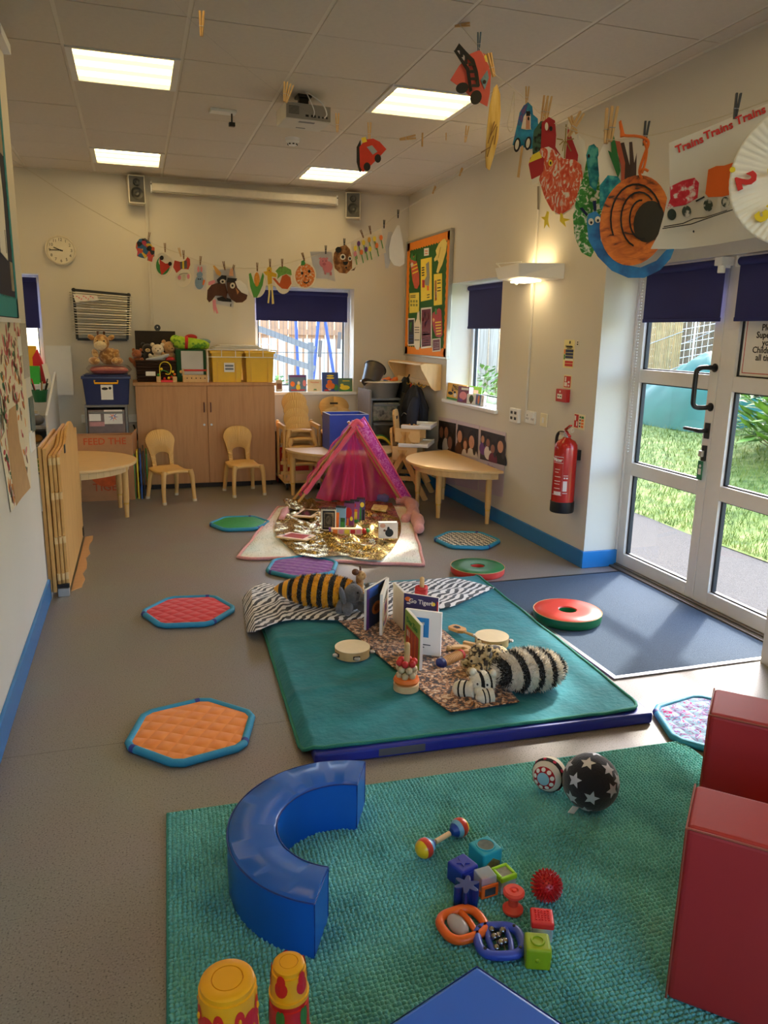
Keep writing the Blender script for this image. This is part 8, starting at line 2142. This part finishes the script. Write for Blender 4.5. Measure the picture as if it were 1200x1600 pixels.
art('bear_face','brown painted bear face with round black and white eyes','artwork',P1(-.008),N1,[('face',ramp_mat('bear_paint',[(.35,(104,62,32)),(.55,(160,106,58)),(.7,(190,140,90))],'noise',30,.8,4),ps_(c6,(655,210),(680,170),(740,150),(768,180),(785,250),(785,320),(745,358),(695,352),(660,320),(648,260))),('tail',BRNI,ps_(c6,(775,335),(800,320),(812,308),(800,335))),('ear',INK,bl_(c6,686,187,22,22)),('eye_white',PLATE,bl_(c6,717,238,20,22)),('eye_white',PLATE,bl_(c6,768,250,14,18)),('pupil',INK,bl_(c6,717,238,11,12)),('pupil',INK,bl_(c6,768,250,8,10)),('nose',INK,ps_(c6,(716,272),(755,272),(750,290),(735,298),(720,290))),('mouth',INK,bl_(c6,740,315,7,7))])
tl=[('sheet',mat('cream_sheet',(228,216,190),.8),ps_(c6,(778,150),(995,30),(1030,205),(785,305)))]
for k,(x,y,m_)in enumerate(((808,175,YELI),(832,142,PURI),(866,135,YELI),(906,115,mat('tulip_gold',(222,160,50),.8)),(944,108,YELI),(990,100,ORGI),(848,205,ORGI),(880,185,PURI),(908,182,YELI),(956,158,ORGI),(800,218,PNKI))):
    tl+=[('tulip',m_,bl_(c6,x,y,12,20,10)),('stem',mat('tulip_green',(84,150,66),.8),ps_(c6,(x-2,y+18),(x+4,y+18),(x+16,y+75),(x+10,y+80)))]
art('tulip_painting','cream sheet painted with rows of red, yellow and purple tulips','artwork',P1(.012),N1,tl)
art('white_teardrop','white teardrop-shaped paper at the right end of the back string','artwork',P1(-.004),N1,[('paper',PAPER,ps_(c6,(1112,8),(1128,10),(1150,120),(1162,230),(1163,285),(1130,308),(1085,295),(1055,250),(1050,180),(1068,90)))])
art('grey_teardrop','grey paper strip hanging behind the white teardrop','artwork',P1(.02),N1,[('paper',mat('grey_sheet2',(1,1,1)),ps_(c6,(1015,215),(1045,60),(1075,55),(1080,200),(1045,320),(1025,320)))])
art('green_leaf_tag','small green paper leaf tucked beside the white teardrop','artwork',P1(.028),N1,[('paper',GRNI,ps_(c6,(1042,160),(1052,150),(1056,185),(1046,190)))])
for(cx,cy,nm,rl,kd)in((232,374,'patchwork elephant',.2,'dark'),(258,391,'ladybird plate',0,'dark'),(282,398,'clown plate, on its left',-.2,'wood'),(287,402,'clown plate, on its right',0,'dark'),(313,411,'rabbit picture',.1,'dark'),(351,419,'bull mask',-.15,'dark'),(363,424,'dark bird mask',.3,'dark'),(402,421,'corn plate',0,'dark'),(422,415,'yellow paper figure',0,'dark'),(441,415,'carrot plate',0,'dark'),(475,405,'pumpkin face',-.3,'dark'),(509,394,'pig picture',0,'black'),(538,383,'bear face',0,'black'),(567,369,'tulip painting, on its left',-.4,'dark'),(579,363,'tulip painting, on its right',-.2,'dark'),(600,354,'grey paper strip',0,'black'),(622,338,'white teardrop',0,'black')):
    peg(BW(cx,cy,Y1-.004),'small clothes peg clipping the '+nm,rl,0,kd)
peg(Vector(S1[-4]),'clothes peg alone on the string right of the white teardrop',.5,.5);peg(Vector(S1[-3]),'clothes peg alone on the string near the room corner',.5,.5)
# ---- middle string with stray pegs and the red car
S2p=[((240,-40),2.2),((315,48),2.45),((445,152),3.05),((527,200),3.2),((577,214),3.25),((630,217),3.4),((660,217),3.5),((697,213),3.6),((728,206),3.65),((775,196),3.75)]
S2=[DP(x,y,d)for(x,y),d in S2p]+[RW(870,176,2.842)]
o=MB(glassy('nylon_line',(250,250,250))).tube(bez(S2,5),.0009,4).build('nylon_line',org=S2[4],smooth=60);tag(o,'thin clear line near the ceiling carrying the red car and stray pegs','string')
peg(S2[1],'wooden peg alone high at the top left of the ceiling',0.05,YAW*-1);peg(S2[2],'wooden pegs pinched together beside the projector',.1,-YAW);peg(S2[2]+Vector((.01,0,-.004)),'second peg crossing the one beside the projector',.35,-YAW+.3)
peg(S2[3],'wooden peg hanging right of the projector',0,-YAW);peg(S2[4],'wooden peg holding the red paper car',0,-YAW)
peg(S2[5],'wooden peg lying sideways on the line right of the red car',1.4,-YAW);peg(S2[6]+Vector((0,0,-.02)),'short peg seen end-on right of the sideways one',.1,1.2,s=.8);peg(S2[7]+Vector((0,0,-.01)),'tiny distant peg on the thin line',.1,1.3,s=.45);peg(S2[8]+Vector((0,0,-.03)),'wooden peg hanging upright near the straw fish',.12,-YAW)
def PN(px,py,d,yaw=0.0):
    """plane through a pixel at a depth, facing the viewer horizontally, turned by yaw"""
    p=DP(px,py,d);n=CAM-p;n.z=0;n.normalize();n.rotate(Euler((0,0,yaw)));return p,n
REDP=mat('red_poster_paint',(206,60,40),.8,var=.1,vs=25)
p0,n0=PN(578,240,3.25,-.2)
def cc2(x,y):return 300+x/3.0,y/3.0
art('red_paper_car','red paper car with black wheels hanging right of the projector','artwork',p0,n0,[('back_edge',INK,ps_(cc2,(772,690),(790,655),(800,800),(785,810),(772,760))),('car_body',REDP,ps_(cc2,(785,690),(815,655),(850,650),(880,665),(912,700),(880,735),(840,775),(800,808),(788,780))),('window',mat('window_grey',(160,168,176),.7),ps_(cc2,(820,690),(845,682),(870,712),(848,726))),('yellow_light',YELI,ps_(cc2,(795,648),(815,643),(822,665),(800,672))),('wheel',INK,bl_(cc2,822,783,16,20)),('wheel',INK,bl_(cc2,873,745,15,20))])
# ---- front string
S0p=[((715,34),3.60),((748,74),3.2),((770,112),2.95),((790,128),2.8),((823,157),2.55),((848,181),2.35),((872,195),2.25),((943,217),2.0),((1008,213),1.78),((1080,196),1.62),((1147,176),1.5),((1230,145),1.3),((1330,100),1.12)]
S0=[DP(x,y,d)for(x,y),d in S0p]
S0[0]=FL(716,36,ZC-.003)
# anchor the near end to the right wall
endp=S0[-1]+(S0[-1]-S0[-3]).normalized()*1.2;endp.x=min(endp.x,2.84)
o=MB(STRING).tube(bez(S0+[endp],6),.0011,5).build('hanging_string',org=S0[7],smooth=60);tag(o,'sagging string from the ceiling to the right carrying the nearer artworks','string')
peg(S0[0]+Vector((0,0,-.012)),'wooden peg lying flat against the ceiling above the fire engine',1.5,-.5)
p0,n0=PN(742,118,3.2,.15)
FE=mat('salmon_red_paint',(206,92,80),.8,var=.12,vs=14)
fe=[('body',FE,ps_(c8,(42,270),(85,200),(140,140),(185,122),(225,150),(245,220),(238,330),(225,400),(150,360),(110,320))),('yellow_light',YELI,ps_(c8,(208,155),(222,140),(235,160),(232,185),(216,178))),('window_print',mat('badge_blue',(110,140,160),.7,var=.3,vs=90),ps_(c8,(192,270),(225,220),(232,260),(212,318))),('emblem',INK,bl_(c8,210,280,8,10))]
LAD=[((60,130),(85,90),(120,130),(160,170),(178,230),(188,300),(170,300),(160,235),(145,185),(105,145),(85,125)),((58,128),(72,122),(100,165),(135,215),(150,325),(136,332),(120,225),(88,175))]
for q in LAD:fe.append(('ladder_rail',INK,ps_(c8,*q)))
for q in((88,118,104,160),(112,150,126,196),(130,190,165,204),(136,225,172,240),(140,262,178,276),(146,296,182,310)):fe.append(('ladder_rung',INK,rq(c8,q[0],q[1],q[2],q[3])))
fe+=[('wheel',INK,bl_(c8,98,315,32,26,16,-.4)),('wheel',INK,bl_(c8,165,362,28,36,16,.3))]
art('paper_fire_engine','red paper fire engine with black ladder and wheels near the ceiling','artwork',p0,n0,fe)
peg(S0[1],'blue-grey peg holding the paper fire engine',0,-.5,'blue')
STRW=ramp_mat('straw_paint',[(.3,(150,116,60)),(.5,(206,170,90)),(.7,(226,200,130))],'noise',30,.9,4,0,(1,1,.2))
p0,n0=PN(772,190,2.95,.9)
art('straw_fish','yellow straw-covered fish shape hanging edge-on below the fire engine','artwork',p0,n0,[('fish_body',STRW,ps_(c8,(255,310),(272,290),(288,340),(290,430),(278,560),(255,650),(235,715),(218,700),(215,650),(222,520),(235,400)))])
tw=MB(mat('brown_straw',(120,84,46),.8))
for(a,b)in(((255,475),(208,585)),((262,490),(215,560)),((250,545),(205,650)),((235,600),(175,630)),((268,500),(240,590))):tw.tube([PLN(*c8(*a),p0,n0)+n0*.006,PLN(*c8(*b),p0,n0)+n0*.02],.0018,5)
o=tw.build('loose_straws',org=p0);tag(o,'loose brown straws dangling from the straw fish','straw')
peg(S0[2],'long wooden peg holding the straw fish',-.35,.2,s=1.15)
lo=MB(STRING).tube(bez([DP(803,143,2.75),DP(797,175,2.75),DP(793,195,2.75),DP(797,206,2.75),DP(802,200,2.75),DP(803,180,2.75),DP(804,144,2.75)],5),.0012,5).build('thread_loop',org=DP(800,175,2.75),smooth=60);tag(lo,'loop of spare string hanging left of the blue paper car','string')
p0,n0=PN(822,200,2.55,-.1)
BCAR=ramp_mat('blue_car_paint',[(.35,(36,120,170)),(.55,(50,150,180)),(.68,(80,90,150)),(.8,(150,90,120))],'noise',35,.8,3)
art('blue_paper_car','blue paper car with a window cut out hanging on a stick','artwork',p0,n0,[('car_left',BCAR,ps_(c8,(350,590),(375,480),(385,430),(405,395),(428,378),(440,385),(425,420),(405,450),(392,510),(420,515),(452,512),(470,540),(470,600),(440,610),(400,600))),('car_right',BCAR,ps_(c8,(428,378),(448,400),(452,440),(475,460),(478,510),(455,520),(440,510),(440,440),(425,420))),('driver',SKIN,ps_(c8,(418,445),(435,440),(436,512),(416,512))),('driver_hair',INK,ps_(c8,(418,425),(438,425),(438,448),(418,448))),('driver_eye',INK,bl_(c8,430,462,5,9)),('wheel',INK,bl_(c8,374,592,16,36,16,.15)),('wheel',INK,bl_(c8,428,585,16,34,16,.15)),('hub',PLATE,bl_(c8,374,592,9,25,14,.15)),('hub',PLATE,bl_(c8,428,585,9,24,14,.15)),('stick',PEGW,ps_(c8,(396,598),(406,598),(386,755),(374,752)))])
peg(S0[4],'pale peg holding the blue paper car',0,-.4,s=.75)
p0,n0=PN(858,250,2.30,-.15)
HEN=ramp_mat('hen_print',[(.38,(232,220,204)),(.47,(228,110,70)),(.65,(210,70,50))],'noise',55,.85,4,2.5,(1,1,.5));HRED=mat('hen_red_card',(176,44,46),.8,var=.04)
art('dark_feather_card','dark patterned card behind the red hen','artwork',PN(850,215,2.36,-.15)[0],n0,[('card',ramp_mat('dark_speckle',[(.4,(30,40,40)),(.55,(70,110,90))],'noise',60,.8),ps_(c8,(455,520),(490,470),(520,480),(510,600),(450,640),(448,580)))])
hen=art('paper_plate_hen','red and white printed paper plate hen with yellow feet','artwork',p0,n0,[('plate_rim',PLATE,ps_(c8,(678,540),(705,570),(718,650),(712,740),(690,830),(650,900),(600,935),(560,930),(600,800),(650,700))),('neck_card',HRED,ps_(c8,(495,480),(530,452),(560,470),(566,540),(562,600),(588,640),(560,660),(520,620),(490,620))),('tail',PLATE,ps_(c8,(625,480),(640,455),(660,520),(685,600),(690,660),(600,690))),('tail_print',HRED,ps_(c8,(625,500),(645,560),(675,640),(670,690),(610,680),(618,590))),('body',HEN,ps_(c8,(490,610),(530,600),(565,620),(600,660),(660,665),(690,690),(700,760),(680,840),(640,905),(590,935),(545,915),(510,850),(485,770),(470,690))),('head',HRED,ps_(c8,(432,690),(440,655),(480,630),(508,660),(505,720),(470,765),(445,760))),('beak',YELI,ps_(c8,(432,682),(450,642),(485,625),(498,655),(465,668))),('eye',YELI,bl_(c8,540,682,10,16)),('pupil',INK,bl_(c8,541,683,4,8)),('turkey_eye',INK,bl_(c8,543,515,8,12)),('white_cheek',PLATE,bl_(c8,522,505,8,20)),('chin',PLATE,ps_(c8,(450,765),(490,745),(482,780),(452,795))),('foot',YELI,ps_(c8,(525,920),(535,925),(530,965),(538,1005),(522,985),(510,1008),(512,965),(495,950),(515,948))),('foot',YELI,ps_(c8,(590,930),(602,935),(605,955),(640,962),(612,972),(618,1000),(588,970))),('stick',mat('grey_stick',(150,132,110),.8),ps_(c8,(478,800),(488,800),(488,915),(478,912)))])
rf_=MB(mat('raffia',(150,130,70),.9))
for k in range(7):
    a=(605+3*k,575+4*(k%3));b=(575+14*k,560+30*(k%3)+12);rf_.tube([PLN(*c8(*a),p0,n0)+n0*.028,PLN(*c8(*b),p0,n0)+n0*.034],.0016,4)
rf_.tube([PLN(*c8(620,500),p0,n0)+n0*.028,PLN(*c8(612,665),p0,n0)+n0*.03],.002,5)
rf_.build('raffia_bow',hen,world=True)
peg(S0[5]+Vector((0,0,.0)),'pair of wooden pegs side by side above the red hen, left one',.12,-.4);peg(S0[5]+(S0[6]-S0[5])*.25+Vector((0,0,.004)),'right one of the pegs above the red hen',.1,-.4)
peg(DP(893,205,2.18),'wooden peg tilted above the hen tail',.5,-.2);peg(DP(899,203,2.18),'small tilted peg beside the hen tail peg',-.5,-.2,s=.7)
p0,n0=PN(915,300,2.08,.25)
PEA=ramp_mat('peacock_paint',[(.35,(20,90,110)),(.5,(40,140,150)),(.62,(90,180,170))],'noise',45,.85,4);PGR=ramp_mat('green_scratch',[(.4,(232,230,210)),(.5,(70,150,60)),(.7,(40,110,50))],'noise',70,.85,3,1)
art('peacock_plate','blue-green painted paper plate bird behind the snail','artwork',p0,n0,[('green_plate',PGR,ps_(c8,(700,740),(720,640),(770,600),(775,760),(790,900),(780,1060),(735,1145),(690,1120),(655,1040),(648,940),(665,850))),('neck',PEA,ps_(c8,(712,640),(725,595),(750,585),(772,610),(776,740),(760,820),(730,790))),('eye',INK,bl_(c8,724,645,6,9))])
p0,n0=PN(945,260,2.02,0)
art('feather_plate','ribbed paper plate with blue sponge paint behind the dark feathers','artwork',p0,n0,[('plate',PLATE,ps_(c8,(770,650),(800,580),(860,560),(920,600),(930,760),(900,900),(840,960),(790,900))),('blue_paint',PEA,ps_(c8,(780,790),(820,740),(870,745),(900,800),(890,900),(830,960),(780,900))),('brown_feather',mat('dark_feather',(70,50,40),.8),ps_(c8,(870,585),(900,578),(930,700),(935,800),(905,790))),('brown_feather',mat('dark_feather',(1,1,1)),ps_(c8,(925,578),(940,576),(950,680),(962,630),(960,740),(930,790))),('rust_feather',mat('rust_feather',(176,84,54),.8),ps_(c8,(850,570),(880,575),(905,680),(900,800),(885,780),(885,690))),('green_feather',mat('green_feather',(40,110,50),.8),ps_(c8,(832,520),(842,515),(862,600),(882,720),(870,755),(820,620),(838,630)))])
peg(DP(948,212,1.99),'large wooden peg holding the feather plate, left one of two',.03,-.4,s=1.15);peg(DP(955,209,1.985),'large wooden peg holding the feather plate, right one of two',.06,-.4,s=1.15)
p0,n0=PN(995,340,1.80,.05)
SNA=ramp_mat('snail_shell_paint',[(.32,(70,44,26)),(.40,(200,96,30)),(.58,(234,130,44)),(.75,(206,92,34))],'noise',11,.6,4,2.5,(1,1,2.2));SNB=ramp_mat('snail_blue_paint',[(.35,(16,74,130)),(.55,(34,120,180)),(.75,(60,150,190))],'noise',22,.6,4)
sn=[('blue_body',SNB,ps_(c8,(715,960),(725,930),(760,915),(785,940),(785,1060),(830,1130),(900,1180),(980,1195),(1060,1160),(1110,1105),(1148,1102),(1130,1150),(1080,1205),(1000,1245),(920,1245),(840,1210),(770,1140),(725,1060))),
      ('shell',SNA,bl_(c8,952,962,168,226,36,.25)),('dark_centre',mat('shell_dark',(46,40,28),.6,var=.2),bl_(c8,1022,968,74,104,22,.25))]
for(cx,cy,rx,ry,a0,a1)in((960,960,130,180,.3,3.6),(975,960,95,140,.8,4.4),(985,960,62,100,1.5,5.0)):
    arc=[(cx+rx*math.cos(a0+(a1-a0)*k/14),cy-ry*math.sin(a0+(a1-a0)*k/14))for k in range(15)];arc2=[(cx+(rx-8)*math.cos(a0+(a1-a0)*k/14),cy-(ry-9)*math.sin(a0+(a1-a0)*k/14))for k in range(14,-1,-1)]
    sn.append(('painted_line',INK,[c8(*q)for q in arc+arc2]))
sn+=[('antenna',mat('navy_pipe',(20,30,70),.9),ps_(c8,(680,905),(695,900),(722,935),(715,945))),('antenna',mat('navy_pipe',(1,1,1)),ps_(c8,(745,870),(762,868),(764,918),(750,918))),('eye',PLATE,bl_(c8,737,972,14,17)),('eye',PLATE,bl_(c8,770,962,14,16)),('pupil',INK,bl_(c8,738,977,6,7)),('pupil',INK,bl_(c8,771,967,6,7))]
snail=art('paper_plate_snail','big orange spiral snail plate with a blue body and googly eyes','artwork',p0,n0,sn)
YRN=mat('orange_yarn',(226,110,40),.9,bump=.3,bs=200)
MB(YRN).tube(bez([PLN(*c8(*q),p0,n0)+n0*.012 for q in((985,760),(975,720),(1000,640),(1018,590),(1005,565),(960,552),(900,548),(885,520),(880,480))],5),.0032,7).tube(bez([PLN(*c8(*q),p0,n0)+n0*.014 for q in((985,735),(1000,690),(1010,620),(995,575))],5),.003,7).tube(bez([PLN(*c8(*q),p0,n0)+n0*.014 for q in((975,720),(1000,715),(1018,725))],4),.003,7).build('yarn_loop',snail,world=True,smooth=60)
MB(YRN).tube([PLN(*c8(882,475),p0,n0)+n0*.014,PLN(*c8(892,555),p0,n0)+n0*.012],[.0012,.006],8).build('yarn_tip',snail,world=True,smooth=60)
peg(S0[8]+Vector((0,0,-.008)),'black peg holding the orange snail',.05,-.4,'black',.72)
p0,n0=PN(1120,290,1.5,-.22)
trn=[('sheet',mat('train_paper',(216,208,192),.8,var=.02),ps_(cT,(165,470),(480,345),(830,200),(1200,60),(1600,-60),(1600,1150),(1200,1380),(900,1440),(600,1490),(300,1530),(-20,1530),(60,1380),(110,1200),(135,1080),(170,900)))]
CRI=ramp_mat('crimson_crayon',[(.36,(224,210,200)),(.46,(206,50,64)),(.7,(190,30,46))],'noise',70,.85,4)
trn+=[('red_carriage',CRI,ps_(cT,(175,910),(300,850),(420,820),(465,870),(450,1020),(330,1090),(220,1110),(140,1125),(180,1030))),('orange_carriage',mat('orange_crayon',(222,100,30),.85,var=.06),ps_(cT,(560,740),(640,705),(720,700),(900,640),(900,960),(700,1010),(560,1015),(530,980))),('coupling',INK,ps_(cT,(435,1050),(520,1005),(525,1018),(440,1064)))]
SMU=ramp_mat('printed_wheel',[(.4,(200,194,180)),(.52,(60,70,62))],'noise',90,.85,3)
trn+=[('printed_wheel',mat('dark_print_wheel',(44,56,50),.85,var=.3,vs=80),bl_(cT,200,1190,44,56)),('printed_wheel',SMU,bl_(cT,348,1160,46,58)),('printed_wheel',SMU,bl_(cT,565,1100,46,62)),('printed_wheel',SMU,bl_(cT,740,1070,42,52)),('track_line',INK,ps_(cT,(115,1330),(400,1285),(600,1215),(1000,1080),(1000,1087),(600,1224),(400,1294),(115,1338))),('track_line',INK,ps_(cT,(130,1312),(320,1280),(430,1232),(540,1222),(760,1150),(760,1157),(540,1230),(430,1240),(320,1289),(130,1320))),('speck',INK,bl_(cT,428,1365,8,12))]
train=art('train_painting','white sheet titled Trains with red and orange painted carriages','artwork',p0,n0,trn)
xd=(PLN(*cT(800,285),p0,n0)-PLN(*cT(260,520),p0,n0)).normalized();yd=n0.cross(xd)
for(wx,wy,wd)in((370,490,'Trains'),(660,350,'Trains'),(980,200,'Trains')):
    lettering('lettering',wd,frame_M(PLN(*cT(wx,wy),p0,n0)+n0*.004,xd,yd),.021,mat('red_felt_pen',(204,50,44),.8),train,bold=.0005)
peg(PLN(*cT(830,175),p0,n0)+n0*.002,'black peg holding the train painting',.05,-.4,'black',.62)
# paper plate clock at the right edge
pc0,pn0=PN(1258,272,1.28,-.1)
pl_=thing('number_plate','fluted white paper plate with foam numbers at the right edge','artwork',pc0)
xr=Vector((-pn0.y,pn0.x,0)).normalized()
if xr.dot(CR)<0:xr=-xr
Mp=frame_M(pc0,xr,(0,0,1))
rp=.116
pm=MB(mat('white_plate',(236,228,210),.75,var=.02));N_=240;vs=[];fs=[]
prof=[(.0,-.012),(.055,-.012),(.072,-.010),(.080,-.004),(.088,.0),(.112,.008),(rp,.008)]
for i,(r,z)in enumerate(prof[1:]):
    for k in range(N_):
        a=2*PI*k/N_;fl_=.0016*math.sin(60*a)if 2<=i<=4 else 0
        vs.append(Mp@Vector((r*math.cos(a),r*math.sin(a),z+fl_)))
for i in range(len(prof)-2):
    for k in range(N_):fs.append((i*N_+k,i*N_+(k+1)%N_,(i+1)*N_+(k+1)%N_,(i+1)*N_+k))
fs.append(tuple(range(N_)))
pm.add(vs,fs);pm.build('plate',pl_,world=True,smooth=70,solid=.0012)
def num(ch_,px,py,m_,rot,sz=.042):
    q=PLN(px,py,pc0,pn0)+pn0*.010
    x2=xr*math.cos(rot)+Vector((0,0,1))*math.sin(rot);y2=-xr*math.sin(rot)+Vector((0,0,1))*math.cos(rot)
    lettering('foam_number',ch_,frame_M(q,x2,y2),sz,m_,pl_,ext=.002,bold=.0022)
FR_,FY_=mat('red_foam',(214,50,44),.7),mat('yellow_foam',(236,206,40),.7)
num('2',1166,284,FR_,R_(-70));num('3',1196,336,FY_,R_(-50));num('1',1216,266,FY_,R_(-80));num('4',1240,350,FR_,R_(-20));num('5',1290,350,FY_,R_(10))
MB(FY_).tube([PLN(1146,267,pc0,pn0)+pn0*.008,PLN(1146,267,pc0,pn0)+pn0*.012],.0045,12).build('yellow_dot',pl_,world=True)
peg(DP(1256,150,1.27),'wooden peg holding the number plate just beyond the right edge',0,-.3)
